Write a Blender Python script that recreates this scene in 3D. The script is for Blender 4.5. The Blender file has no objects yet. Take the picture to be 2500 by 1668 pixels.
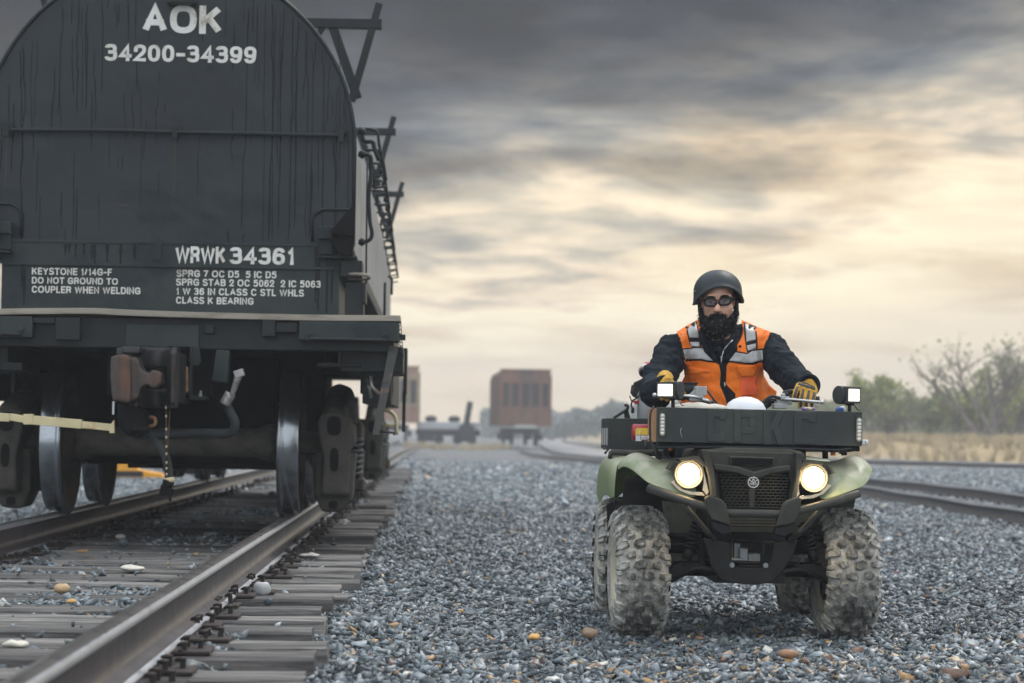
import bpy, bmesh, math, random
import numpy as np
from mathutils import Vector, Matrix, Euler
from mathutils.bvhtree import BVHTree
from mathutils import noise as mnoise
R = math.radians
SC = bpy.context.scene
COL = SC.collection

# ------------------------------------------------------------------ camera
cam_d = bpy.data.cameras.new("camera"); CAM = bpy.data.objects.new("camera", cam_d); COL.objects.link(CAM)
cam_d.sensor_width = 36.0; cam_d.lens = 82.08; cam_d.clip_start = 0.1; cam_d.clip_end = 5000
CAM.matrix_world = Matrix.Translation((0, 0, 0.92)) @ Matrix.Rotation(R(90 + 2.158), 4, 'X') @ Matrix.Rotation(0.014, 4, 'Z')
cam_d.dof.use_dof = True; cam_d.dof.focus_distance = 10.7; cam_d.dof.aperture_fstop = 3.6
SC.camera = CAM

# ------------------------------------------------------------------ exposure
SC.view_settings.view_transform = 'Standard'; SC.view_settings.look = 'None'
SC.view_settings.exposure = 0.3; SC.view_settings.gamma = 1.0
try:
    SC.cycles.use_denoising = True; SC.cycles.max_bounces = 7; SC.cycles.diffuse_bounces = 3
    SC.cycles.glossy_bounces = 3; SC.cycles.volume_bounces = 0; SC.cycles.transmission_bounces = 4
    SC.cycles.transparent_max_bounces = 6
    SC.cycles.sample_clamp_indirect = 6.0; SC.cycles.caustics_reflective = False; SC.cycles.caustics_refractive = False
except Exception:
    pass

def lin(c):
    f = lambda v: v / 12.92 if v <= 0.04045 else ((v + 0.055) / 1.055) ** 2.4
    return tuple(f(v / 255.0) for v in c[:3])

# ------------------------------------------------------------------ node helper
class NT:
    def __init__(s, tree): s.t = tree; s.n = tree.nodes; s.l = tree.links
    def add(s, typ, **kw):
        n = s.n.new(typ)
        for k, v in kw.items():
            if k.startswith('i_'):
                key = k[2:]; key = int(key) if key.isdigit() else key.replace('_', ' ')
                s.put(n.inputs[key], v)
            else: setattr(n, k, v)
        return n
    def put(s, sock, v):
        if isinstance(v, bpy.types.NodeSocket): s.l.new(v, sock)
        elif isinstance(v, (tuple, list)) and sock.type == 'RGBA' and len(v) == 3: sock.default_value = (*v, 1)
        else: sock.default_value = v
    def math(s, op, a, b=0.0, c=0.0, clamp=False):
        n = s.n.new('ShaderNodeMath'); n.operation = op; n.use_clamp = clamp
        s.put(n.inputs[0], a); s.put(n.inputs[1], b); s.put(n.inputs[2], c); return n.outputs[0]
    def mix(s, f, a, b, blend='MIX'):
        n = s.n.new('ShaderNodeMix'); n.data_type = 'RGBA'; n.blend_type = blend; n.clamp_factor = True
        s.put(n.inputs[0], f); s.put(n.inputs[6], a); s.put(n.inputs[7], b); return n.outputs[2]
    def ramp(s, f, stops, interp='LINEAR'):
        n = s.n.new('ShaderNodeValToRGB'); cr = n.color_ramp; cr.interpolation = interp
        while len(cr.elements) < len(stops): cr.elements.new(0.5)
        for e, (p, c) in zip(cr.elements, stops):
            e.position = p; e.color = (*c, 1) if isinstance(c, (tuple, list)) else (c, c, c, 1)
        s.put(n.inputs[0], f); return n.outputs[0]
    def noise(s, vec, scale, detail=4, rough=0.55, dist=0.0):
        n = s.n.new('ShaderNodeTexNoise'); s.put(n.inputs['Vector'], vec); n.inputs['Scale'].default_value = scale
        n.inputs['Detail'].default_value = detail; n.inputs['Roughness'].default_value = rough; n.inputs['Distortion'].default_value = dist
        return n.outputs['Fac']
    def mapping(s, vec, scale=(1, 1, 1), loc=(0, 0, 0), rot=(0, 0, 0)):
        n = s.n.new('ShaderNodeMapping'); s.put(n.inputs[0], vec); n.inputs['Scale'].default_value = scale
        n.inputs['Location'].default_value = loc; n.inputs['Rotation'].default_value = rot; return n.outputs[0]

# ------------------------------------------------------------------ sky (world) and sun
SUN_EL, SUN_AZ = R(48), R(28)          # azimuth measured from +Y towards +X
W = bpy.data.worlds.new("World"); SC.world = W; W.use_nodes = True
def build_world():
    t = NT(W.node_tree); t.n.clear()
    out = t.add('ShaderNodeOutputWorld')
    tc = t.add('ShaderNodeTexCoord').outputs['Generated']
    sp = t.add('ShaderNodeSeparateXYZ', i_0=tc); x, y, z = sp.outputs
    zc = t.math('MAXIMUM', z, 0.0); den = t.math('ADD', zc, 0.11)
    px = t.math('DIVIDE', x, den); py = t.math('DIVIDE', y, den)
    cv = t.add('ShaderNodeCombineXYZ', i_0=px, i_1=py, i_2=0.37).outputs[0]
    big = t.noise(t.mapping(cv, (0.75, 0.62, 1), (3.1, 1.7, 0), (0, 0, R(-9))), 1.0, 3, 0.5, 0.3)
    mid = t.noise(t.mapping(cv, (1.9, 1.75, 1), (7.3, 2.2, 0), (0, 0, R(-12))), 1.0, 6, 0.58, 0.5)
    fin = t.noise(t.mapping(cv, (5.0, 4.4, 1), (1.3, 5.2, 0), (0, 0, R(-14))), 1.0, 5, 0.55, 0.35)
    # apparent elevation bent by the cloud noise; the bright break lies low and to the right
    side = t.math('MULTIPLY', x, -0.17)
    el = t.math('ADD', zc, side)
    el = t.math('ADD', el, t.math('MULTIPLY', t.math('SUBTRACT', big, 0.5), 0.10))
    el = t.math('ADD', el, t.math('MULTIPLY', t.math('SUBTRACT', mid, 0.5), 0.125))
    el = t.math('ADD', el, t.math('MULTIPLY', t.math('SUBTRACT', fin, 0.5), 0.085))
    g = t.ramp(t.math('MULTIPLY', el, 4.0), [
        (0.00, lin((226, 212, 188))), (0.12, lin((236, 221, 194))), (0.24, lin((250, 238, 208))), (0.31, lin((232, 214, 188))),
        (0.38, lin((186, 178, 163))), (0.47, lin((140, 140, 138))), (0.57, lin((104, 109, 115))), (0.68, lin((76, 82, 91))),
        (1.00, lin((52, 57, 66)))])
    # soft darker bands within the bright break, and the glow where the sun stands behind thin cloud
    bd = t.noise(t.mapping(cv, (0.9, 1.15, 1), (12.3, 8.2, 0), (0, 0, R(-8))), 1.0, 5, 0.55, 0.4)
    g = t.mix(1.0, g, t.ramp(bd, [(0.36, lin((216, 204, 192))), (0.52, (1.0, 1.0, 1.0)), (0.70, (1.0, 1.0, 1.0))]), 'MULTIPLY')
    gx = t.math('SUBTRACT', x, 0.115); gz = t.math('SUBTRACT', z, 0.078)
    gl = t.math('EXPONENT', t.math('MULTIPLY', t.math('ADD', t.math('MULTIPLY', t.math('MULTIPLY', gx, gx), 90.0), t.math('MULTIPLY', t.math('MULTIPLY', gz, gz), 900.0)), -1.0))
    gl = t.math('MULTIPLY', gl, t.ramp(mid, [(0.38, 0.75), (0.62, 0.1)]))
    g = t.mix(gl, g, (1.05, 0.90, 0.62))
    # haze washes the cloud pattern out close to the horizon
    hz = t.math('SUBTRACT', 1.0, t.math('MULTIPLY', zc, 22.0), clamp=True)
    g = t.mix(t.math('MULTIPLY', hz, 0.75), g, lin((232, 214, 190)))
    # overhead and behind the viewer the sky is made brighter to light the near fronts
    up = t.math('MULTIPLY', t.math('SUBTRACT', zc, 0.27), 2.6, clamp=True)
    over = t.mix(t.math('MULTIPLY', mid, 1.0), (0.86, 0.96, 1.06), (1.20, 1.28, 1.36))
    g = t.mix(up, g, over)
    back = t.math('MULTIPLY', t.math('SUBTRACT', 0.35, y), 1.2, clamp=True)
    g = t.mix(back, g, (1.06, 1.13, 1.19))
    low = t.math('MULTIPLY', z, -8.0, clamp=True)
    g = t.mix(low, g, lin((120, 122, 124)))
    sky = t.add('ShaderNodeTexSky', sky_type='NISHITA', sun_disc=False, sun_elevation=SUN_EL, sun_rotation=SUN_AZ,
                air_density=1.0, dust_density=3.0).outputs[0]
    bg1 = t.add('ShaderNodeBackground', i_Color=sky, i_Strength=0.10)
    bg2 = t.add('ShaderNodeBackground', i_Color=g, i_Strength=1.0)
    thin = t.math('MULTIPLY', t.math('SUBTRACT', big, 0.45), 0.5, clamp=True)
    mixs = t.add('ShaderNodeMixShader', i_0=t.math('SUBTRACT', 1.0, t.math('MULTIPLY', thin, 0.25)))
    t.l.new(bg1.outputs[0], mixs.inputs[1]); t.l.new(bg2.outputs[0], mixs.inputs[2])
    t.l.new(mixs.outputs[0], out.inputs[0])
build_world()
sun_d = bpy.data.lights.new("sun", 'SUN'); SUN = bpy.data.objects.new("sun", sun_d); COL.objects.link(SUN)
sun_d.energy = 1.2; sun_d.angle = R(14); sun_d.color = (1.0, 0.93, 0.84)
_sd = Vector((math.sin(SUN_AZ) * math.cos(SUN_EL), math.cos(SUN_AZ) * math.cos(SUN_EL), math.sin(SUN_EL)))
SUN.rotation_euler = _sd.to_track_quat('Z', 'Y').to_euler()

# ------------------------------------------------------------------ measuring: a pixel of the photo + a real depth -> metres
def pixel_ray(px, py):
    o = CAM.matrix_world.translation.copy()
    d = CAM.matrix_world.to_3x3() @ Vector(((px - 1250) / 5700.0, -(py - 834) / 5700.0, -1.0))
    return o, d
class Frame:
    """a local frame (x right, y away, z up) standing somewhere in the yard"""
    def __init__(s, loc, rz):
        s.loc = Vector(loc); s.rz = rz; s.m = Matrix.Translation(loc) @ Matrix.Rotation(rz, 4, 'Z'); s.i = s.m.inverted()
    def at(s, px, py, ly):
        o, d = pixel_ray(px, py); o = s.i @ o; d = s.i.to_3x3() @ d
        return o + d * ((ly - o.y) / d.y)
WORLD = Frame((0, 0, 0), 0)
RAIL_Z = 0.352
TRK_A = math.atan(0.0328)
CARF = Frame((-2.172, 15.2, RAIL_Z), TRK_A)          # railcar: origin on the rail top under its front axle
ATVF = Frame((1.088, 10.75, 0.0), R(1.6))            # quad: origin on the ground under its front axle

# ------------------------------------------------------------------ mesh builder
def link(o, parent=None):
    COL.objects.link(o)
    if parent is not None: o.parent = parent
    return o
def tag(o, label=None, cat=None, group=None, kind=None):
    if label: o['label'] = label
    if cat: o['category'] = cat
    if group: o['group'] = group
    if kind: o['kind'] = kind
    return o
def empty(name, loc=(0, 0, 0), rz=0.0, parent=None):
    o = bpy.data.objects.new(name, None); o.empty_display_size = 0.1; link(o, parent)
    o.location = loc; o.rotation_euler = (0, 0, rz); return o
class MB:
    def __init__(s): s.b = bmesh.new(); s.mi = 0; s.sm = False
    def _done(s, faces):
        for f in faces: f.material_index = s.mi; f.smooth = s.sm
    def slot(s, i): s.mi = i; return s
    def smooth(s, v=True): s.sm = v; return s
    def box(s, c, size, rot=None, taper=None):
        hx, hy, hz = size[0] / 2, size[1] / 2, size[2] / 2
        m = Matrix.Translation(c)
        if rot is not None: m = m @ Euler(rot).to_matrix().to_4x4()
        vs = []
        for z in (-hz, hz):
            k = taper if (taper and z > 0) else (1, 1)
            for x, y in ((-hx, -hy), (hx, -hy), (hx, hy), (-hx, hy)):
                vs.append(s.b.verts.new(m @ Vector((x * k[0], y * k[1], z))))
        q = [(3, 2, 1, 0), (4, 5, 6, 7), (0, 1, 5, 4), (1, 2, 6, 5), (2, 3, 7, 6), (3, 0, 4, 7)]
        s._done([s.b.faces.new([vs[i] for i in f]) for f in q]); return s
    def span(s, a, b):
        a, b = Vector(a), Vector(b)
        return s.box((a + b) / 2, [abs(b[i] - a[i]) for i in range(3)])
    def prism(s, pts, d0, d1, axis='y'):
        """closed polygon pts (2D) pushed from d0 to d1 along an axis"""
        def P(p, d):
            return {'y': (p[0], d, p[1]), 'x': (d, p[0], p[1]), 'z': (p[0], p[1], d)}[axis]
        a = [s.b.verts.new(P(p, d0)) for p in pts]; c = [s.b.verts.new(P(p, d1)) for p in pts]
        n = len(pts); fs = [s.b.faces.new(a), s.b.faces.new(list(reversed(c)))]
        for i in range(n): fs.append(s.b.faces.new((a[(i + 1) % n], a[i], c[i], c[(i + 1) % n])))
        s._done(fs); return s
    def tube(s, path, r, n=8, cap=True, closed=False):
        P = [Vector(p) for p in path]; rs = r if isinstance(r, (list, tuple)) else [r] * len(P)
        m = len(P); rings = []; up = None
        for i, p in enumerate(P):
            if closed: t = (P[(i + 1) % m] - P[i - 1])
            else: t = (P[min(i + 1, m - 1)] - P[max(i - 1, 0)])
            if t.length < 1e-9: t = Vector((0, 0, 1))
            t.normalize()
            if up is None: up = t.orthogonal().normalized()
            else:
                up = (up - t * up.dot(t))
                up = up.normalized() if up.length > 1e-6 else t.orthogonal().normalized()
            w = t.cross(up)
            rings.append([s.b.verts.new(p + (up * math.cos(2 * math.pi * k / n) + w * math.sin(2 * math.pi * k / n)) * rs[i]) for k in range(n)])
        fs = []; sm0 = s.sm
        for i in range(m if closed else m - 1):
            A, B = rings[i], rings[(i + 1) % m]
            for k in range(n): fs.append(s.b.faces.new((A[k], A[(k + 1) % n], B[(k + 1) % n], B[k])))
        s.sm = True; s._done(fs); s.sm = sm0
        if cap and not closed:
            s._done([s.b.faces.new(list(reversed(rings[0]))), s.b.faces.new(rings[-1])])
        return s
    def cyl(s, a, b, r0, r1=None, n=20):
        return s.tube([a, b], [r0, r0 if r1 is None else r1], n)
    def lathe(s, prof, c=(0, 0, 0), axis='x', n=48, arc=None):
        """profile [(along axis, radius)] turned about an axis through c; closed into a solid when the profile ends on the axis"""
        c = Vector(c); rings = []; cnt = n if arc is None else n + 1
        for (d, r) in prof:
            ring = []
            if r < 1e-6:
                v = {'x': (d, 0, 0), 'y': (0, d, 0), 'z': (0, 0, d)}[axis]; ring = [s.b.verts.new(c + Vector(v))]
            else:
                for k in range(cnt):
                    a = 2 * math.pi * k / n if arc is None else arc[0] + (arc[1] - arc[0]) * k / n
                    u, w = r * math.cos(a), r * math.sin(a)
                    ring.append(s.b.verts.new(c + Vector({'x': (d, u, w), 'y': (u, d, w), 'z': (u, w, d)}[axis])))
            rings.append(ring)
        fs = []
        for A, B in zip(rings, rings[1:]):
            for k in range(n):
                j = (k + 1) % cnt if arc is None else k + 1
                if len(A) == 1 and len(B) == 1: continue
                if len(A) == 1: fs.append(s.b.faces.new((A[0], B[j], B[k])))
                elif len(B) == 1: fs.append(s.b.faces.new((A[k], A[j], B[0])))
                else: fs.append(s.b.faces.new((A[k], A[j], B[j], B[k])))
        s._done(fs); return s
    def ball(s, c, r, sub=2, rot=None):
        r = r if isinstance(r, (tuple, list)) else (r, r, r)
        m = Matrix.Translation(c)
        if rot is not None: m = m @ Euler(rot).to_matrix().to_4x4()
        m = m @ Matrix.Diagonal((*r, 1))
        g = bmesh.ops.create_icosphere(s.b, subdivisions=sub, radius=1.0, matrix=m)
        fs = set(f for v in g['verts'] for f in v.link_faces); sm0 = s.sm; s.sm = True; s._done(fs); s.sm = sm0; return s
    def grid(s, fn, nu, nv):
        """surface from fn(u, v) -> point, u and v in 0..1"""
        V = [[s.b.verts.new(fn(i / nu, j / nv)) for i in range(nu + 1)] for j in range(nv + 1)]
        s._done([s.b.faces.new((V[j][i], V[j][i + 1], V[j + 1][i + 1], V[j + 1][i])) for j in range(nv) for i in range(nu)]); return s
    def hexbolt(s, c, r=0.012, h=0.012, axis='y'):
        c = Vector(c); d = {'x': Vector((1, 0, 0)), 'y': Vector((0, -1, 0)), 'z': Vector((0, 0, 1))}[axis]
        return s.tube([c, c + d * h], r, 6)
    def build(s, name, mats, parent=None, bevel=0.0, seg=2, subsurf=0, solid=0.0, label=None, flat_normals=True):
        bmesh.ops.recalc_face_normals(s.b, faces=s.b.faces[:]) if flat_normals else None
        me = bpy.data.meshes.new(name); s.b.to_mesh(me); s.b.free()
        for m in (mats if isinstance(mats, (list, tuple)) else [mats]): me.materials.append(m)
        o = bpy.data.objects.new(name, me); link(o, parent)
        if solid: md = o.modifiers.new("solid", 'SOLIDIFY'); md.thickness = solid; md.offset = 0
        if subsurf: md = o.modifiers.new("sub", 'SUBSURF'); md.levels = md.render_levels = subsurf
        if bevel:
            md = o.modifiers.new("bevel", 'BEVEL'); md.width = bevel; md.segments = seg; md.limit_method = 'ANGLE'; md.angle_limit = R(35)
            md.harden_normals = False
        if label: o['label'] = label
        return o
    def remesh(s, voxel=0.01, smooth=4, noise=None):
        """fuse everything built so far into one continuous skin; noise(co) -> outward push in metres"""
        bmesh.ops.recalc_face_normals(s.b, faces=s.b.faces[:])
        me = bpy.data.meshes.new("tmp"); s.b.to_mesh(me); s.b.free()
        o = bpy.data.objects.new("tmp", me); COL.objects.link(o)
        md = o.modifiers.new("r", 'REMESH'); md.mode = 'VOXEL'; md.voxel_size = voxel
        if smooth: m2 = o.modifiers.new("s", 'SMOOTH'); m2.iterations = smooth; m2.factor = 0.5
        dg = bpy.context.evaluated_depsgraph_get(); dg.update()
        ev = bpy.data.meshes.new_from_object(o.evaluated_get(dg))
        bpy.data.objects.remove(o); bpy.data.meshes.remove(me)
        s.b = bmesh.new(); s.b.from_mesh(ev); bpy.data.meshes.remove(ev)
        s.b.normal_update()
        if noise:
            mv = [(v, v.normal * noise(v.co.copy())) for v in s.b.verts]
            for v, d in mv: v.co += d
        for f in s.b.faces: f.smooth = True; f.material_index = s.mi
        return s
def fill_curve(a, b, n):
    return [Vector(a).lerp(Vector(b), i / n) for i in range(n + 1)]
def spline(pts, n=8):
    """Catmull-Rom through the points"""
    P = [Vector(p) for p in pts]; P = [P[0] * 2 - P[1]] + P + [P[-1] * 2 - P[-2]]; out = []
    for i in range(1, len(P) - 2):
        a, b, c, d = P[i - 1:i + 3]
        for k in range(n):
            t = k / n
            out.append(0.5 * ((2 * b) + (c - a) * t + (2 * a - 5 * b + 4 * c - d) * t * t + (3 * b - a - 3 * c + d) * t ** 3))
    out.append(P[-2]); return out
def copy_tree(o, parent=None):
    c = o.copy(); COL.objects.link(c)
    if parent is not None: c.parent = parent
    for ch in list(o.children): copy_tree(ch, c)
    return c

# ------------------------------------------------------------------ materials
MATS = {}
def mat(name, col, rough=0.6, metal=0.0, var=0.25, vscale=6.0, col2=None, c2amt=0.5, c2scale=3.0, bump=0.0, bscale=40.0,
        stretch=(1, 1, 1), dust=None, dustamt=0.0, spec=0.5, emit=None, estr=0.0, coat=0.0, rvar=0.12, trans=0.0, alpha=1.0):
    """a worn surface: base colour with mottling, a second colour in patches, dust lying on what faces up, fine bump"""
    m = bpy.data.materials.new(name); m.use_nodes = True; t = NT(m.node_tree); b = t.n['Principled BSDF']
    if max(col) < 0.06 and metal < 0.3: spec *= 0.45
    tc = t.add('ShaderNodeTexCoord').outputs['Object']; v = t.mapping(tc, stretch)
    n1 = t.noise(v, vscale, 6, 0.6)
    c = t.mix(1.0, col, t.ramp(n1, [(0.25, 1.0 - var), (0.75, 1.0 + var)]), 'MULTIPLY') if var else None
    if c is None: c = t.mix(0.0, col, col)
    if col2 is not None:
        n2 = t.noise(t.mapping(v, (1, 1, 1), (5.3, 2.1, 8.8)), c2scale, 7, 0.65)
        lo = 0.62 - 0.28 * c2amt
        c = t.mix(t.math('MULTIPLY', t.ramp(n2, [(lo, 0.0), (lo + 0.14, 1.0)]), min(1, 0.35 + c2amt)), c, col2)
    if dust is not None:
        nz = t.add('ShaderNodeSeparateXYZ', i_0=t.add('ShaderNodeNewGeometry').outputs['Normal']).outputs[2]
        n3 = t.noise(v, 14.0, 6, 0.65)
        k = t.math('MULTIPLY', t.math('MULTIPLY', t.math('ADD', t.math('MULTIPLY', nz, 0.7), 0.5), dustamt, clamp=True), t.ramp(n3, [(0.3, 0.35), (0.65, 1.0)]))
        c = t.mix(k, c, dust)
    t.put(b.inputs['Base Color'], c)
    rn = t.noise(v, vscale * 2.3, 4, 0.6)
    t.put(b.inputs['Roughness'], t.math('ADD', t.math('MULTIPLY', t.math('SUBTRACT', rn, 0.5), rvar * 2), rough, clamp=True))
    b.inputs['Metallic'].default_value = metal; b.inputs['Specular IOR Level'].default_value = spec
    b.inputs['Coat Weight'].default_value = coat
    if trans: b.inputs['Transmission Weight'].default_value = trans
    if alpha < 1: b.inputs['Alpha'].default_value = alpha
    if bump:
        bn = t.add('ShaderNodeBump', i_Strength=1.0, i_Distance=bump, i_Height=t.noise(v, bscale, 6, 0.65))
        t.l.new(bn.outputs[0], b.inputs['Normal'])
    if emit is not None:
        b.inputs['Emission Color'].default_value = (*emit, 1); b.inputs['Emission Strength'].default_value = estr
    MATS[name] = m; return m
# ================================================================== GROUND, BALLAST, TRACKS
rng = np.random.default_rng(7); random.seed(7)
def ss(a, b, x):
    t = np.clip((x - a) / (b - a), 0, 1); return t * t * (3 - 2 * t)
def trk_off(X, Y):                       # metres to the right of the left track's centre line
    c, s_ = math.cos(TRK_A), math.sin(TRK_A)
    return (X - CARF.loc.x) * c + (Y - CARF.loc.y) * s_
def ground_z(X, Y):
    X = np.asarray(X, float); Y = np.asarray(Y, float)
    o = np.abs(trk_off(X, Y))
    bed = 0.105 * (1 - ss(1.22, 2.0, o)) + 0.022 * (1 - ss(0.75, 1.2, o))
    z = bed + 0.012 * np.sin(X * 1.7 + Y * 0.6) * np.cos(Y * 0.9 - X * 0.4)
    z = z - 0.27 * ss(42, 125, Y) + 0.85 * ss(0, 26, X * 0.8 + Y - 101) * ss(5, 14, X)
    return z
# the right track's centre line, measured on its rails
RT = [(6.35, 4.0), (6.30, 14.0), (6.16, 24.0), (5.95, 35.0), (5.35, 45.0), (4.2, 57.0), (2.95, 72.0), (1.9, 92.0), (1.35, 120.0), (1.3, 150.0), (1.5, 185.0), (1.7, 230)]
RTP = [Vector((a, b, 0)) for a, b in RT]; RTC = spline(RTP, 14)
FT = [(27.0, 46.0), (20.8, 62.0), (16.6, 75.5), (13.4, 86.0), (10.6, 97.0), (8.6, 112.0), (7.0, 140.0), (6.2, 190.0), (6.0, 240)]
FTC = spline([Vector((a, b, 0)) for a, b in FT], 12)

def gravel_mat():
    m = bpy.data.materials.new("crushed_stone"); m.use_nodes = True; t = NT(m.node_tree); b = t.n['Principled BSDF']
    at = t.add('ShaderNodeAttribute', attribute_name='col').outputs['Color']
    tc = t.add('ShaderNodeTexCoord').outputs['Object']
    n = t.noise(tc, 55, 5, 0.65); n2 = t.noise(tc, 0.55, 3, 0.5)
    c = t.mix(1.0, at, t.ramp(n, [(0.25, 0.62), (0.75, 1.35)]), 'MULTIPLY')
    c = t.mix(1.0, c, t.ramp(n2, [(0.3, 0.82), (0.7, 1.18)]), 'MULTIPLY')
    t.put(b.inputs['Base Color'], c)
    t.put(b.inputs['Roughness'], t.ramp(n, [(0.3, 0.38), (0.8, 0.66)])); b.inputs['Specular IOR Level'].default_value = 0.5
    bp = t.add('ShaderNodeBump', i_Strength=0.6, i_Distance=0.004, i_Height=t.noise(tc, 120, 4, 0.6)); t.l.new(bp.outputs[0], b.inputs['Normal'])
    return m
M_GRAVEL = gravel_mat()
def ground_mat():
    m = bpy.data.materials.new("ballast_ground"); m.use_nodes = True; t = NT(m.node_tree); b = t.n['Principled BSDF']
    geo = t.add('ShaderNodeNewGeometry').outputs['Position']
    sp = t.add('ShaderNodeSeparateXYZ', i_0=geo)
    v1 = t.add('ShaderNodeTexVoronoi', i_Vector=geo, i_Scale=17.0); v2 = t.add('ShaderNodeTexVoronoi', i_Vector=geo, i_Scale=7.5)
    hue = t.add('ShaderNodeSeparateXYZ', i_0=v1.outputs['Color']).outputs
    c = t.ramp(hue[0], [(0.0, lin((80, 87, 93))), (0.45, lin((112, 120, 126))), (0.8, lin((142, 148, 153))), (0.93, lin((190, 190, 190))), (0.965, lin((172, 150, 126))), (1.0, lin((196, 170, 134)))])
    c = t.mix(t.ramp(v1.outputs['Distance'], [(0.25, 0.0), (0.75, 0.85)]), c, lin((50, 55, 61)))
    big = t.noise(geo, 0.12, 4, 0.55)
    c = t.mix(1.0, c, t.ramp(big, [(0.3, 0.8), (0.7, 1.25)]), 'MULTIPLY')
    # paler, dustier stone towards the far right of the yard, dry grass beyond it
    edge = t.math('ADD', sp.outputs[1], t.math('MULTIPLY', t.math('SUBTRACT', big, 0.5), 60.0))
    pale = t.math('MULTIPLY', t.ramp(t.math('MULTIPLY', edge, 0.01), [(0.45, 0.0), (0.95, 0.8)]), t.ramp(t.math('MULTIPLY', sp.outputs[0], 0.1), [(0.1, 0.15), (0.6, 1.0)]))
    c = t.mix(pale, c, t.mix(hue[1], lin((158, 156, 156)), lin((192, 187, 184))))
    dry = t.ramp(t.math('MULTIPLY', t.math('ADD', edge, t.math('MULTIPLY', sp.outputs[0], 1.6)), 0.005), [(0.54, 0.0), (0.62, 1.0)])
    dry = t.math('MULTIPLY', dry, t.ramp(t.math('MULTIPLY', sp.outputs[0], 0.1), [(0.5, 0.0), (0.95, 1.0)]))
    gn = t.noise(geo, 0.8, 5, 0.6)
    c = t.mix(dry, c, t.mix(gn, lin((150, 128, 88)), lin((196, 172, 128))))
    t.put(b.inputs['Base Color'], c); b.inputs['Roughness'].default_value = 0.8
    bp = t.add('ShaderNodeBump', i_Strength=1.0, i_Distance=0.05, i_Height=t.math('SUBTRACT', 1.0, v1.outputs['Distance'])); t.l.new(bp.outputs[0], b.inputs['Normal'])
    return m
def build_ground():
    ys = np.unique(np.concatenate([np.linspace(-6, 50, 150), np.linspace(50, 130, 60), np.geomspace(130, 3000, 30)]))
    us = np.unique(np.concatenate([np.linspace(-9, 9, 120), -np.geomspace(9, 2500, 30), np.geomspace(9, 2500, 30)]))
    # columns follow the left track so the bed's shoulder stays crisp
    X, Y = np.meshgrid(us, ys)
    X = X + np.where(np.abs(X) < 60, -0.0328 * (np.clip(Y, -6, 130) - 15.2), 0)
    Z = ground_z(X, Y) - 0.03
    co = np.stack([X, Y, Z], -1).reshape(-1, 3); nu = len(us)
    idx = np.arange(len(co)).reshape(len(ys), nu)
    q = np.stack([idx[:-1, :-1], idx[:-1, 1:], idx[1:, 1:], idx[1:, :-1]], -1).reshape(-1, 4)
    me = bpy.data.meshes.new("ground"); me.from_pydata(co.tolist(), [], q.tolist()); me.materials.append(ground_mat())
    for p in me.polygons: p.use_smooth = True
    o = link(bpy.data.objects.new("ground", me)); o['kind'] = 'structure'; return o
GROUND = build_ground()

def rock_variant(n, flat):
    b = bmesh.new(); pts = []
    for i in range(n):
        v = Vector((random.gauss(0, 1), random.gauss(0, 1), random.gauss(0, 1))).normalized() * random.uniform(0.8, 1.05)
        pts.append(b.verts.new((v.x, v.y * random.uniform(0.7, 0.9), v.z * flat)))
    r = bmesh.ops.convex_hull(b, input=b.verts[:]); 
    bmesh.ops.delete(b, geom=[v for v in b.verts if not v.link_faces], context='VERTS')
    bmesh.ops.triangulate(b, faces=b.faces[:]); bmesh.ops.recalc_face_normals(b, faces=b.faces[:])
    b.verts.ensure_lookup_table(); b.verts.index_update()
    V = np.array([v.co[:] for v in b.verts]); F = np.array([[v.index for v in f.verts] for f in b.faces]); b.free(); return V, F
GREYS = np.array([lin(c) for c in ((78, 86, 91), (98, 107, 113), (112, 120, 126), (126, 134, 140), (140, 146, 151), (62, 69, 74), (160, 164, 168), (108, 115, 117), (92, 102, 107))])
WARMS = np.array([lin(c) for c in ((186, 148, 102), (162, 140, 120), (196, 178, 152), (140, 112, 98), (182, 160, 144), (208, 205, 198), (152, 132, 104))])
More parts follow.
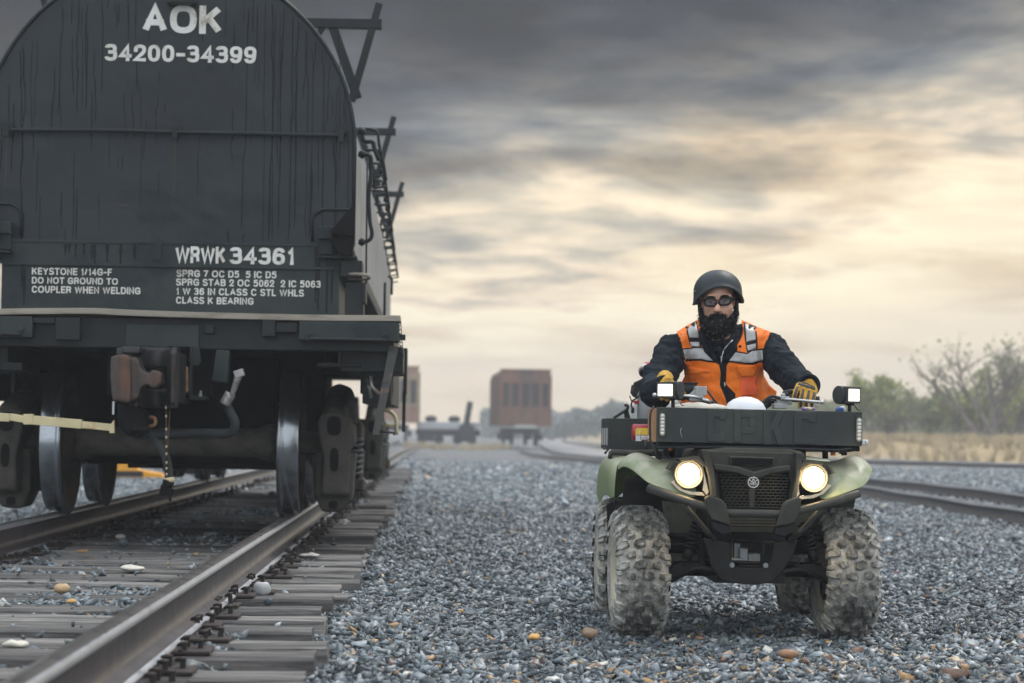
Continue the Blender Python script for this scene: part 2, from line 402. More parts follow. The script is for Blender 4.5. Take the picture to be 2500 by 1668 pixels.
def scatter(name, X, Y, Z, size, variants, warm=0.05, wet=None):
    n = len(X); which = rng.integers(0, len(variants), n); vs = []; fs = []; cs = []; base = 0
    c = GREYS[rng.integers(0, len(GREYS), n)] * rng.uniform(0.75, 1.28, (n, 1)) * np.array([[0.97, 1.0, 1.02]]) * np.where(Y > 30, 1.18, 1.0)[:, None]
    w = rng.random(n) < (warm if np.isscalar(warm) else warm); c[w] = WARMS[rng.integers(0, len(WARMS), w.sum())]
    if wet is not None: c = c * wet[:, None]
    for k, (V, F) in enumerate(variants):
        i = np.where(which == k)[0]; m = len(i)
        if not m: continue
        a = rng.uniform(0, 2 * np.pi, m); tx = rng.normal(0, 0.40, m); ty = rng.normal(0, 0.40, m)
        ca, sa, cx, sx, cy, sy = np.cos(a), np.sin(a), np.cos(tx), np.sin(tx), np.cos(ty), np.sin(ty)
        one, zero = np.ones(m), np.zeros(m)
        Rz = np.stack([np.stack([ca, -sa, zero], -1), np.stack([sa, ca, zero], -1), np.stack([zero, zero, one], -1)], 1)
        Rx = np.stack([np.stack([one, zero, zero], -1), np.stack([zero, cx, -sx], -1), np.stack([zero, sx, cx], -1)], 1)
        Ry = np.stack([np.stack([cy, zero, sy], -1), np.stack([zero, one, zero], -1), np.stack([-sy, zero, cy], -1)], 1)
        M = Rx @ Ry @ Rz
        sc = size[i][:, None] * rng.uniform(0.75, 1.25, (m, 3))
        P = np.einsum('mij,mvj->mvi', M, V[None] * sc[:, None, :]) + np.stack([X[i], Y[i], Z[i]], -1)[:, None, :]
        vs.append(P.reshape(-1, 3)); fs.append((F[None] + (base + np.arange(m) * len(V))[:, None, None]).reshape(-1, 3))
        cs.append(np.repeat(c[i], len(V), 0)); base += m * len(V)
    v = np.concatenate(vs).astype(np.float32); f = np.concatenate(fs).astype(np.int32); cc = np.concatenate(cs)
    me = bpy.data.meshes.new(name); me.vertices.add(len(v)); me.vertices.foreach_set('co', v.ravel())
    me.loops.add(f.size); me.loops.foreach_set('vertex_index', f.ravel()); me.polygons.add(len(f))
    me.polygons.foreach_set('loop_start', np.arange(0, f.size, 3, dtype=np.int32))
    at = me.attributes.new('col', 'FLOAT_COLOR', 'POINT')
    at.data.foreach_set('color', np.concatenate([cc, np.ones((len(cc), 1))], 1).astype(np.float32).ravel())
    me.update(calc_edges=True); me.materials.append(M_GRAVEL)
    return link(bpy.data.objects.new(name, me))
TIE_SP = 0.5; TIE_W = 0.23; TIE_TOP = RAIL_Z - 0.19
def on_tie(X, Y):
    """True over the left track's ties"""
    o = trk_off(X, Y); s_ = -(X - CARF.loc.x) * math.sin(TRK_A) + (Y - CARF.loc.y) * math.cos(TRK_A)
    k = np.abs((s_ / TIE_SP) - np.round(s_ / TIE_SP)) * TIE_SP
    return (np.abs(o) < 1.27) & (k < TIE_W / 2 + 0.008)
def build_gravel():
    fine = [rock_variant(random.choice((6, 7, 8)), random.uniform(0.28, 0.62)) for _ in range(14)]; coarse = [rock_variant(7, random.uniform(0.35, 0.55)) for _ in range(8)]
    def field(y0, y1, dens, marg):
        a = 0.228
        area = a * (y1 * y1 - y0 * y0) + 2 * marg * (y1 - y0); n = int(area * dens)
        Y = np.sqrt(rng.uniform(y0 * y0, y1 * y1, int(n * 1.0))); X = rng.uniform(-1, 1, len(Y)) * (a * Y + marg)
        return X, Y
    A = []
    for (y0, y1, dens, sz, var) in ((4.6, 12.0, 1700, 0.0258, fine), (12.0, 23, 900, 0.029, coarse), (23, 42, 400, 0.038, coarse), (42, 72, 110, 0.055, coarse)):
        X, Y = field(y0, y1, dens, 0.8); t = on_tie(X, Y)
        X, Y = X[~t], Y[~t]
        o = np.abs(trk_off(X, Y)); inbed = o < 1.25
        s = np.exp(rng.normal(0, 0.30, len(X))) * sz
        s = np.where(rng.random(len(X)) < 0.02, s * 1.7, s)
        s = np.where(o < 0.8, s * 1.15, s)
        Z = ground_z(X, Y) + rng.uniform(-0.03, 0.004, len(X)) - s * 0.1 + np.where(o < 1.0, 0.004 + 0.022 * np.clip(np.sin(X * 3.1 + Y * 1.3) + np.sin(Y * 2.3 - X * 1.7), -0.6, 1.6), 0.0)
        # browner, pebbly patch in front of the quad and on to the right
        w = 0.018 + 0.16 * np.exp(-((X - 1.6) / 1.6) ** 2 - ((Y - 9.0) / 1.6) ** 2) + 0.03 * np.exp(-((X - 1.9) / 0.8) ** 2 - ((Y - 17) / 4.0) ** 2)
        A.append((X, Y, Z, s, var, np.where(inbed, 0.03, w)))
    for i, (X, Y, Z, s, var, w) in enumerate(A):
        o = scatter("gravel", X, Y, Z, s, var, w)
        tag(o, None, None, None, 'stuff')
    # loose stones lying on the ties
    Y = rng.uniform(5.2, 20, 1300); off = rng.uniform(-1.2, 1.2, 1300); X = CARF.loc.x - (Y - 15.2) * 0.0328 + off
    t = on_tie(X, Y) & (np.abs(np.abs(off) - 0.7525) > 0.14) & ((np.abs(off) < 0.7) | (rng.random(1300) < 0.2))
    X, Y = X[t], Y[t]; s = np.exp(rng.normal(0, 0.45, len(X))) * 0.020
    o = scatter("gravel", X, Y, np.full(len(X), TIE_TOP) + s * 0.35, s, fine, 0.09); tag(o, None, None, None, 'stuff')
build_gravel()

# ------------------------------------------------------------------ rails and ties
M_RAILSIDE = mat("rail_steel_brown", lin((86, 82, 84)), 0.38, 0.5, 0.2, 3, lin((98, 86, 80)), 0.3, 2.2, 0.0008, 90, spec=0.5)
M_RAILTOP = mat("rail_worn_glint", lin((196, 200, 206)), 0.36, 0.85, 0.12, 5, lin((136, 132, 130)), 0.25, 4.0, stretch=(1, 1, 1))
M_RAILCROWN = mat("rail_crown_worn", lin((118, 113, 111)), 0.3, 0.8, 0.2, 4, lin((92, 84, 80)), 0.45, 3.0)
M_SPIKE = mat("spike_iron", lin((58, 52, 50)), 0.6, 0.5, 0.3, 20, lin((84, 64, 52)), 0.4, 14)
def wood_mat(name, c1, c2, c3):
    m = bpy.data.materials.new(name); m.use_nodes = True; t = NT(m.node_tree); b = t.n['Principled BSDF']
    oi = t.add('ShaderNodeObjectInfo'); tc = t.add('ShaderNodeTexCoord').outputs['Object']
    off = t.add('ShaderNodeVectorMath', operation='SCALE', i_0=(31.0, 17.0, 11.0)); t.put(off.inputs['Scale'], oi.outputs['Random'])
    v = t.add('ShaderNodeVectorMath', operation='ADD', i_0=tc, i_1=off.outputs[0]).outputs[0]
    g = t.noise(t.mapping(v, (1.3, 30, 30)), 1.0, 7, 0.7, 0.6); g2 = t.noise(t.mapping(v, (0.8, 9, 9)), 1.0, 5, 0.6)
    c = t.ramp(g, [(0.30, tuple(q * .35 for q in c1)), (0.38, c1), (0.52, c2), (0.72, c3)])
    c = t.mix(1.0, c, t.ramp(g2, [(0.3, 0.62), (0.7, 1.3)]), 'MULTIPLY')
    c = t.mix(1.0, c, t.ramp(oi.outputs['Random'], [(0, 0.75), (1, 1.25)]), 'MULTIPLY')
    t.put(b.inputs['Base Color'], c); b.inputs['Roughness'].default_value = 0.72
    bp = t.add('ShaderNodeBump', i_Strength=0.9, i_Distance=0.014, i_Height=g); t.l.new(bp.outputs[0], b.inputs['Normal'])
    return m
M_TIE = wood_mat("weathered_tie_wood", lin((54, 53, 54)), lin((112, 109, 107)), lin((160, 155, 150)))
M_TIED = wood_mat("dark_tie_wood", lin((40, 39, 40)), lin((84, 81, 80)), lin((126, 121, 118)))
RAIL_PROF = [(-0.076, 0), (0.076, 0), (0.076, 0.009), (0.055, 0.016), (0.026, 0.027), (0.0115, 0.042), (0.0085, 0.075), (0.0105, 0.115), (0.017, 0.132), (0.035, 0.141),
             (0.0378, 0.149), (0.0368, 0.161), (0.0290, 0.1725), (0.0, 0.178), (-0.0290, 0.1725), (-0.0368, 0.161), (-0.0378, 0.149), (-0.035, 0.141), (-0.017, 0.132), (-0.0105, 0.115), (-0.0085, 0.075), (-0.0115, 0.042),
             (-0.026, 0.027), (-0.055, 0.016), (-0.076, 0.009)]
def sweep_rail(name, path, label, group):
    mb = MB(); b = mb.b; rings = []
    P = [Vector(p) for p in path]
    for i, p in enumerate(P):
        t = P[min(i + 1, len(P) - 1)] - P[max(i - 1, 0)]; t.z = 0; t.normalize(); r = Vector((t.y, -t.x, 0))
        rings.append([b.verts.new(p + r * u + Vector((0, 0, w - 0.178))) for u, w in RAIL_PROF])
    n = len(RAIL_PROF)
    for A, B in zip(rings, rings[1:]):
        for k in range(n):
            f = b.faces.new((A[k], A[(k + 1) % n], B[(k + 1) % n], B[k])); f.material_index = 1 if (k in (10, 11, 14, 15, 2, 23)) else 2 if k in (12, 13) else 0  # head corners and flange edges get bright colour as painted glint lines
            f.smooth = k not in (0, 1, n - 1)
    b.faces.new(rings[0]); b.faces.new(list(reversed(rings[-1])))
    o = mb.build(name, [M_RAILSIDE, M_RAILTOP, M_RAILCROWN]); tag(o, label, "rail", group); return o
def trk_pt(off, s_, z): return CARF.m @ Vector((off, s_, z))
def rail_line(off):
    return [trk_pt(off, s_, -0.27 * float(ss(42, 125, np.array(s_ + 15.2)))) for s_ in list(np.linspace(-13.5, 28, 30)) + list(np.linspace(32, 150, 30))]
sweep_rail("rail", rail_line(0.7525), "brown steel rail running from the bottom left corner under the railcar's right wheels", None)
sweep_rail("rail", rail_line(-0.7525), "steel rail under the dark railcar's left wheels", None)
# one tie with its two plates and their spikes
def make_tie(mt, half=1.27, w=TIE_W, h=0.18):
    mb = MB()
    nx, nr = 26, [(-w / 2, -h), (-w / 2, -h * 0.35), (-w / 2 + 0.002, -0.012), (-w / 2 + 0.014, 0), (-w * 0.2, 0), (0.0, 0.0), (w * 0.22, 0), (w / 2 - 0.014, 0), (w / 2 - 0.002, -0.012), (w / 2, -h * 0.35), (w / 2, -h)]
    rings = []
    sd = random.random() * 100
    for i in range(nx + 1):
        x = -half + 2 * half * i / nx; ring = []
        for (y, z) in nr:
            k = mnoise.noise(Vector((x * 2.2 + sd, y * 30, z * 30))) * 0.010 + mnoise.noise(Vector((x * 9 + sd, y * 60, z * 50))) * 0.004
            ring.append(mb.b.verts.new((x + (mnoise.noise(Vector((y * 20, z * 20, sd))) * 0.012 if i in (0, nx) else 0), y + k, z + (k * 0.8 - 0.003 if z > -0.1 else 0))))
        rings.append(ring)
    m = len(nr)
    for A, B in zip(rings, rings[1:]):
        for k in range(m - 1): mb.b.faces.new((A[k], A[k + 1], B[k + 1], B[k]))
    mb.b.faces.new(rings[0]); mb.b.faces.new(list(reversed(rings[-1])))
    return mb.build("railroad_tie", mt)
def tie_plate(parent, off, sgn):
    mb = MB(); mb.box((off, 0, 0.006), (0.36, 0.19, 0.014)); mb.box((off + 0.084, 0, 0.016), (0.012, 0.19, 0.010)); mb.box((off - 0.084, 0, 0.016), (0.012, 0.19, 0.010))
    p = mb.build("tie_plate", M_SPIKE, parent, 0.003, 1)
    for (dx, dy, h) in ((0.093, -0.055, 0.028), (0.093, 0.055, 0.03), (-0.093, 0.05, 0.028), (-0.093, -0.05, 0.026), (0.14, 0.02, 0.036)):
        h += random.uniform(-0.004, 0.012); tl = random.uniform(-0.12, 0.12); s_ = -1 if dx > 0 else 1
        q = MB(); q.box((off + dx, dy, h * 0.5), (0.018, 0.018, h), (0, tl, 0))
        q.ball((off + dx + s_ * 0.007, dy, h + 0.003), (0.023, 0.017, 0.0085), 1, (0, tl * 2 + s_ * 0.25, 0))
        q.build("spike", M_SPIKE, p)
    # rail anchor clipped under the rail beside the tie
def tie_proto(mt):
    t = make_tie(mt); tie_plate(t, 0.7525, 1); tie_plate(t, -0.7525, -1); return t
PROTO = [tie_proto(M_TIE) for _ in range(3)] + [tie_proto(M_TIED) for _ in range(2)]
used = set()
def place_tie(loc, rz, label, group, kinds=range(5)):
    k = random.choice(list(kinds))
    if k in used: o = copy_tree(PROTO[k])
    else: o = PROTO[k]; used.add(k)
    o.location = loc; o.rotation_euler = (random.gauss(0, 0.008), random.gauss(0, 0.008), rz + random.gauss(0, 0.008) + (math.pi if random.random() < 0.0 else 0)); tag(o, label, "tie", group); return o
for k in range(-20, 60):
    s_ = k * TIE_SP
    p = trk_pt(random.gauss(0, 0.03), s_ + random.gauss(0, 0.012), TIE_TOP - RAIL_Z + random.gauss(-0.002, 0.004))
    place_tie(p, TRK_A, "weathered grey wooden tie with spiked plates crossing under the railcar's track", "ties of the track under the railcar")
def track_on(curve, ymax_ties, group, tielabel, raill, railr, rz0, ties=True):
    L, Rr = [], []
    for i, p in enumerate(curve):
        t = (curve[min(i + 1, len(curve) - 1)] - curve[max(i - 1, 0)]).normalized(); r = Vector((t.y, -t.x, 0))
        z = float(ground_z(p.x, p.y)) + rz0
        L.append(Vector((p.x, p.y, z)) - r * 0.7525); Rr.append(Vector((p.x, p.y, z)) + r * 0.7525)
    sweep_rail("rail", L, raill, None); sweep_rail("rail", Rr, railr, None)
    if not ties: return
    acc = 0.0
    for a, b in zip(curve, curve[1:]):
        d = (b - a); ln = d.length; t = d.normalized()
        while acc < ln:
            p = a + t * acc
            if 20 < p.y < ymax_ties:
                z = float(ground_z(p.x, p.y)) + rz0 - 0.19
                place_tie((p.x, p.y, z), math.atan2(-t.x, t.y), tielabel, group)
            acc += 0.52
        acc -= ln
track_on(RTC, 58, "ties of the curving track behind the quad", "dark weathered tie under the curving track on the right",
         "nearer rail of the curving track on the right behind the quad's tyre", "farther rail of the curving track on the right", 0.165)
track_on(FTC, 0, "", "", "left rail of the far track along the dry grass", "right rail of the far track along the dry grass", 0.15, False)
# ================================================================== STROKE LETTERS (a plain grotesque, drawn here)
GLY = {  # width, strokes of (x, y[, corner radius]); first item 'c' closes the stroke
 'A': (.80, [[(0, 0), (.5, 1), (1, 0)], [(.2, .34), (.8, .34)]]), 'O': (.86, [['c', (0, 0, .5), (1, 0, .5), (1, 1, .5), (0, 1, .5)]]),
 'K': (.74, [[(0, 0), (0, 1)], [(.97, 1), (0, .36)], [(.36, .60), (1, 0)]]), '-': (.46, [[(0, .42), (1, .42)]]),
 '0': (.64, [['c', (0, 0, .5), (1, 0, .5), (1, 1, .5), (0, 1, .5)]]), '1': (.40, [[(0, .72), (.5, .80, .2), (.85, 1), (.85, 0)]]),
 '2': (.64, [[(.02, .70), (.02, 1, .5), (1, 1, .5), (1, .58, .3), (0, 0), (1, 0)]]), '3': (.64, [[(.0, .84), (.06, 1, .45), (.94, 1, .45), (.94, .53, .3), (.40, .53)], [(.56, .53), (1, .53, .3), (1, 0, .5), (.03, 0, .5), (-.03, .19)]]),
 '4': (.66, [[(.76, 0), (.76, 1), (0, .27), (1, .27)]]), '5': (.64, [[(.92, 1), (.12, 1), (.05, .50)], [(.05, .52), (.22, .66, .3), (1, .66, .45), (1, 0, .5), (.03, 0, .5), (-.03, .18)]]),
 '6': (.64, [['c', (0, 0, .5), (1, 0, .5), (1, .60, .5), (0, .60, .5)], [(.97, .78), (.93, 1, .45), (0, 1, .5), (0, .3)]]), '7': (.62, [[(0, 1), (1, 1), (.55, .5, .3), (.32, 0)]]),
 '9': (.64, [['c', (0, .40, .5), (1, .40, .5), (1, 1, .5), (0, 1, .5)], [(.03, .22), (.07, 0, .45), (1, 0, .5), (1, .7)]]),
 'W': (1.08, [[(0, 1), (.25, 0), (.5, 1), (.75, 0), (1, 1)]]), 'R': (.70, [[(0, 0), (0, 1), (.96, 1, .4), (.96, .47, .4), (0, .47)], [(.55, .47), (.85, .47, .25), (.95, 0)]]),
 'E': (.62, [[(1, 1), (0, 1), (0, 0), (1, 0)], [(0, .52), (.9, .52)]]), 'Y': (.76, [[(0, 1), (.5, .42), (1, 1)], [(.5, .42), (.5, 0)]]), 'S': (.70, [[(.97, .80), (.90, 1, .4), (.03, 1, .45), (.03, .54, .45), (1, .47, .45), (1, 0, .45), (.05, 0, .4), (-.02, .20)]]),
 'T': (.68, [[(0, 1), (1, 1)], [(.5, 1), (.5, 0)]]), 'N': (.72, [[(0, 0), (0, 1), (1, 0), (1, 1)]]), '/': (.42, [[(0, 0), (1, 1)]]),
 'G': (.80, [[(.97, .72), (.92, 1, .5), (0, 1, .5), (0, 0, .5), (1, 0, .5), (1, .46), (.58, .46)]]), 'F': (.58, [[(1, 1), (0, 1), (0, 0)], [(0, .50), (.88, .50)]]), 'D': (.74, [['c', (0, 0), (1, 0, .5), (1, 1, .5), (0, 1)]]),
 'U': (.72, [[(0, 1), (0, 0, .5), (1, 0, .5), (1, 1)]]), 'P': (.68, [[(0, 0), (0, 1), (1, 1, .4), (1, .45, .4), (0, .45)]]), 'L': (.56, [[(0, 1), (0, 0), (1, 0)]]), 'H': (.72, [[(0, 0), (0, 1)], [(1, 0), (1, 1)], [(0, .52), (1, .52)]]),
 'I': (.02, [[(0, 0), (0, 1)]]), 'C': (.76, [[(.97, .72), (.92, 1, .5), (0, 1, .5), (0, 0, .5), (.94, 0, .5), (1, .28)]]), 'B': (.70, [['c', (0, 0), (1, 0, .4), (1, .53, .4), (0, .53)], ['c', (0, .53), (.94, .53, .36), (.94, 1, .36), (0, 1)]])}
def _round(pts, closed, sx, sz):
    out = []; n = len(pts); P = [Vector((p[0] * sx, p[1] * sz)) for p in pts]
    for i, p in enumerate(pts):
        r = p[2] if len(p) > 2 else 0
        if not r or (not closed and i in (0, n - 1)): out.append(P[i]); continue
        a, b = P[i - 1] - P[i], P[(i + 1) % n] - P[i]
        la, lb = min(r * 2, 1) * a.length * 0.5, min(r * 2, 1) * b.length * 0.5
        if not closed and i == 1: la = min(r * 2, 1) * a.length * 0.95
        if not closed and i == n - 2: lb = min(r * 2, 1) * b.length * 0.95
        A, B = P[i] + a.normalized() * la, P[i] + b.normalized() * lb
        for k in range(9):
            t = k / 8; w = 2 * t * (1 - t) * 0.9; q = A * (1 - t) ** 2 + B * t * t + P[i] * 2 * t * (1 - t); out.append(q.lerp(P[i], 0.10 * w))
    res = []
    for q in out:
        if not res or (q - res[-1]).length > 1e-5: res.append(q)
    if closed and (res[0] - res[-1]).length < 1e-5: res.pop()
    return res
def stroke_text(body, cap, weight, gap=0.20, word=0.45):
    """list of (closed, polyline) in metres for letters of height cap and stroke width weight*cap; returns strokes, width"""
    t = weight * cap; x = 0.0; out = []
    for ch in body:
        if ch == ' ': x += word * cap; continue
        w, strokes = GLY[ch]; w *= cap
        for s_ in strokes:
            closed = s_[0] == 'c'; pts = s_[1:] if closed else s_
            P = _round(pts, closed, max(w - t, 1e-4), cap - t)
            out.append((closed, [Vector((q.x + x + t / 2, q.y + t / 2)) for q in P]))
        x += max(w, t) + gap * cap
    return out, x - gap * cap
def lettering(name, body, box, y, parent, m, weight=0.19, thick=0.0015, gap=0.17, word=0.40):
    """letters filling box (x0, z0, x1, z1) on the plane y, facing -y"""
    cap = box[3] - box[1]; S, wd = stroke_text(body, cap, weight, gap, word); k = (box[2] - box[0]) / wd; t = weight * cap / 2; mb = MB(); j = 0
    for closed, P in S:
        n = len(P); V = []; j += 1; yy = y - 0.00015 * (j % 4)
        for i, p in enumerate(P):
            if closed: a, b = (p - P[i - 1]), (P[(i + 1) % n] - p)
            else: a = p - P[i - 1] if i else P[1] - p; b = P[i + 1] - p if i < n - 1 else p - P[i - 1]
            a, b = a.normalized(), b.normalized(); m_ = (a + b)
            m_ = m_.normalized() if m_.length > 1e-4 else a
            nrm = Vector((-m_.y, m_.x)); c = max(0.55, nrm.dot(Vector((-a.y, a.x)))); e = Vector((0, 0))
            if not closed and i == 0 and abs(a.x * a.y) < 1e-3: e = -a * t
            if not closed and i == n - 1 and abs(a.x * a.y) < 1e-3: e = a * t
            q1, q2 = p + nrm * t / c + e, p - nrm * t / c + e
            f = lambda q: (box[0] + q.x * k, box[1] + q.y)
            (x1, z1), (x2, z2) = f(q1), f(q2)
            V.append([mb.b.verts.new(v) for v in ((x1, yy, z1), (x2, yy, z2), (x2, yy - thick, z2), (x1, yy - thick, z1))])
        for i in range(n if closed else n - 1):
            A, B = V[i], V[(i + 1) % n]
            for q in range(4): mb.b.faces.new((A[q], A[(q + 1) % 4], B[(q + 1) % 4], B[q]))
        if not closed: mb.b.faces.new(V[0]); mb.b.faces.new(list(reversed(V[-1])))
    return mb.build(name, m, parent)
# ================================================================== RAILCAR ON THE LEFT
random.seed(21)
M_WALL = mat("car_end_paint", lin((27, 35, 40)), 0.34, 0.0, 0.25, 1.6, lin((20, 27, 33)), 0.5, 0.9, 0.0008, 45, spec=0.7)
M_WALLLOW = mat("car_sill_paint", lin((52, 59, 58)), 0.45, 0.0, 0.2, 3.0, lin((34, 42, 47)), 0.55, 2.2, 0.0008, 60, spec=0.4)
M_DRIP = mat("wet_streaks", lin((7, 11, 15)), 0.22, 0.0, 0.2, 8, spec=0.4)
M_VOIDC = mat("pocket_shadow_black", (0.006, 0.006, 0.007), 0.95, var=0.0)
M_RUSTRUN = mat("rust_run", lin((58, 52, 47)), 0.5, 0.0, 0.3, 12)
M_PATCH = mat("damp_patch", lin((24, 32, 39)), 0.34, 0.0, 0.25, 5, spec=0.8)
def dent(m):
    """shallow oil-canning and a weld line in the sheet"""
    t = NT(m.node_tree); b = t.n['Principled BSDF']; tc = t.add('ShaderNodeTexCoord').outputs['Object']; z = t.add('ShaderNodeSeparateXYZ', i_0=tc).outputs[2]
    hgt = t.math('ADD', t.noise(t.mapping(tc, (1, 1, .8)), 2.6, 3, .5), t.math('MULTIPLY', t.noise(tc, 70, 4, .6), .03))
    weld = t.math('EXPONENT', t.math('MULTIPLY', t.math('POWER', t.math('MULTIPLY', t.math('SUBTRACT', z, 2.02), 80.0), 2.0), -1.0))
    bp = t.add('ShaderNodeBump', i_Strength=1.0, i_Distance=0.035, i_Height=t.math('ADD', hgt, t.math('MULTIPLY', weld, 0.012))); t.l.new(bp.outputs[0], b.inputs['Normal'])
dent(M_WALL)
M_SIDE = mat("hood_side_sky_sheen", lin((128, 132, 135)), 0.5, 0.0, 0.15, 2.0, lin((98, 100, 102)), 0.4, 1.5, 0.0008, 50)  # pale grey carries the sky's reflection along the hood side
M_DARK = mat("car_black_paint", lin((24, 30, 33)), 0.5, 0.0, 0.22, 5, lin((38, 41, 40)), 0.3, 4, 0.0008, 70, dust=lin((96, 96, 90)), dustamt=0.2)
M_BLACK = mat("underframe_grime", lin((12, 13, 14)), 0.85, 0.0, 0.3, 6, lin((46, 44, 40)), 0.3, 4, 0.002, 50)
M_DECK = mat("deck_edge", lin((150, 142, 130)), 0.7, 0.0, 0.2, 7, lin((112, 102, 92)), 0.5, 5, 0.001, 60, stretch=(0.4, 1, 3))
M_CAST = mat("cast_truck_steel", lin((60, 58, 53)), 0.7, 0.15, 0.22, 7, lin((40, 40, 38)), 0.45, 4, 0.003, 70, dust=lin((130, 126, 116)), dustamt=0.3)
M_COUP = mat("coupler_steel", lin((54, 54, 55)), 0.40, 0.5, 0.4, 9, lin((80, 62, 54)), 0.3, 5, 0.002, 50, stretch=(1, 1, 0.4))
M_RUSTK = mat("knuckle_rust", lin((70, 61, 57)), 0.48, 0.35, 0.4, 14, lin((104, 68, 50)), 0.42, 9, 0.0015, 60, stretch=(1, 1, 0.35))
M_WHEELT = mat("wheel_tread_steel", lin((154, 160, 166)), 0.22, 0.92, 0.15, 6, lin((84, 88, 92)), 0.35, 5, 0.0005, 60, stretch=(0.6, 1, 1))
M_WHEELP = mat("wheel_plate_grime", lin((66, 60, 54)), 0.75, 0.2, 0.3, 7, lin((90, 74, 60)), 0.4, 6, 0.002, 60)
M_AXLE = mat("axle_dusty", lin((84, 80, 72)), 0.75, 0.1, 0.25, 12, lin((56, 53, 48)), 0.5, 9, 0.002, 80)
M_YEL = mat("cream_lever_paint", lin((204, 190, 150)), 0.5, 0.0, 0.15, 10, lin((168, 120, 76)), 0.3, 12)
M_RUBBER = mat("hose_rubber", lin((52, 55, 57)), 0.6, 0.0, 0.2, 12)
M_ALU = mat("gladhand_metal", lin((150, 148, 146)), 0.4, 0.6, 0.3, 20, lin((92, 86, 80)), 0.4, 20)
M_RUSTY = mat("rusted_bracket", lin((150, 112, 82)), 0.8, 0.0, 0.25, 15, lin((96, 66, 48)), 0.5, 14, 0.002, 60)
M_BRACE = mat("rust_flecked_bar", lin((72, 72, 70)), 0.6, 0.2, 0.2, 20, lin((138, 112, 92)), 0.45, 11, 0.001, 70)
M_LET = None
def letter_mat():
    m = bpy.data.materials.new("stencil_white"); m.use_nodes = True; t = NT(m.node_tree); b = t.n['Principled BSDF']
    tc = t.add('ShaderNodeTexCoord').outputs['Object']; n = t.noise(tc, 7, 6, 0.7); n2 = t.noise(t.mapping(tc, (5, 1, 1.2)), 5, 5, 0.6)
    c = t.ramp(n, [(0.30, lin((150, 140, 126))), (0.42, lin((206, 203, 196))), (0.75, lin((226, 226, 224)))])
    c = t.mix(t.ramp(n2, [(0.64, 0.0), (0.72, 0.45)]), c, lin((120, 104, 88)))
    t.put(b.inputs['Base Color'], c); b.inputs['Roughness'].default_value = 0.6; return m
M_LET = letter_mat()
CAR = empty("railcar", CARF.loc, CARF.rz)
tag(CAR, "dark steel railcar with rounded end wall, white stencilled numbers and rusty coupler", "railcar")
YW, YP = -0.75, -1.20
cp = CARF.at
def pbox(mb, x0, y0, x1, y1, l0, l1):
    xm, ym = (x0 + x1) / 2, (y0 + y1) / 2
    return mb.span((cp(x0, ym, l0).x, l0, cp(xm, y0, l0).z), (cp(x1, ym, l0).x, l1, cp(xm, y1, l0).z))
def poly(pts, l): return [(lambda q: (q.x, q.z))(cp(a, b, l)) for a, b in pts]
_c = cp(427, 355, YW); RAD = cp(880, 355, YW).x - _c.x; CZ = _c.z; ZB = cp(430, 594, YW).z; CX = 0.0
def arch(r, zb, n=48):
    return [(CX + r, zb)] + [(CX + r * math.cos(math.pi * i / n), CZ + r * math.sin(math.pi * i / n)) for i in range(n + 1)] + [(CX - r, zb)]
BODY_END = 12.2
# hood shell, its rim and the end wall with its run marks
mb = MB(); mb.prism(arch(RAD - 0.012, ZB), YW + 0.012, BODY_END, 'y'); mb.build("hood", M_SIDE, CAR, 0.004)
mb = MB(); mb.prism(arch(RAD, ZB), YW, YW + 0.012, 'y')
def streak(mb, x0, ztop, zbot, w):
    """a run mark: a thin wandering film a millimetre proud of the wall"""
    n = max(4, int((ztop - zbot) / 0.05)); V = []; x = x0; dx = 0.0
    for i in range(n + 1):
        f = i / n; z = ztop + (zbot - ztop) * f
        if random.random() < 0.22: dx = random.uniform(-0.010, 0.010)
        else: dx *= 0.35
        x += dx; ww = w * (0.55 + 0.6 * random.random()) * (0.4 if i in (0, n) else 1.0)
        V.append((mb.b.verts.new((x - ww, YW - 0.0012, z)), mb.b.verts.new((x + ww, YW - 0.0012, z))))
    for a, b in zip(V, V[1:]):
        f = mb.b.faces.new((a[0], a[1], b[1], b[0])); f.material_index = 1
def roof_z(x): return CZ + math.sqrt(max(0.0, (RAD - 0.03) ** 2 - x * x)) if abs(x) < RAD - 0.03 else CZ
def st(px, ptop, pbot, w=0.004):
    q = cp(px, ptop, YW); z1 = cp(px, pbot, YW).z; streak(mb, q.x, min(q.z, roof_z(q.x)), z1, w)
for (a, b, c) in ((50, 120, 400), (56, 110, 640), (78, 100, 330), (90, 90, 380), (92, 370, 520), (152, 10, 280), (176, 0, 60), (192, 0, 280), (200, 20, 260), (216, 10, 270), (232, 120, 300),
                  (245, 0, 230), (262, 0, 20), (284, 0, 70), (290, 10, 60), (312, 0, 60), (316, 20, 100), (332, 0, 95), (370, 20, 100), (326, 220, 340), (494, 60, 100), (553, 0, 90),
                  (572, 60, 180), (596, 0, 60), (604, 20, 560), (618, 0, 80), (630, 10, 210), (648, 0, 590), (664, 10, 590), (672, 20, 590), (686, 30, 420), (694, 20, 560), (715, 20, 590), (730, 40, 560),
                  (752, 50, 590), (770, 60, 560), (786, 80, 590), (806, 100, 330), (812, 340, 590), (830, 140, 590), (852, 230, 560), (240, 470, 560), (186, 460, 590), (98, 480, 590), (152, 470, 560),
                  (402, 250, 280), (378, 270, 285), (488, 330, 480), (570, 260, 400), (160, 560, 594), (556, 560, 594), (598, 570, 594), (1, 300, 420), (22, 200, 310), (34, 250, 420)):
    st(a + random.uniform(-2, 2), b, c, random.uniform(0.0022, 0.0048))
for i in range(46):
    px = random.uniform(590, 860) if i < 26 else random.uniform(40, 420); t0 = random.uniform(0, 420); st(px, t0, t0 + random.uniform(30, 220), random.uniform(0.0015, 0.0036))
mb.slot(3)
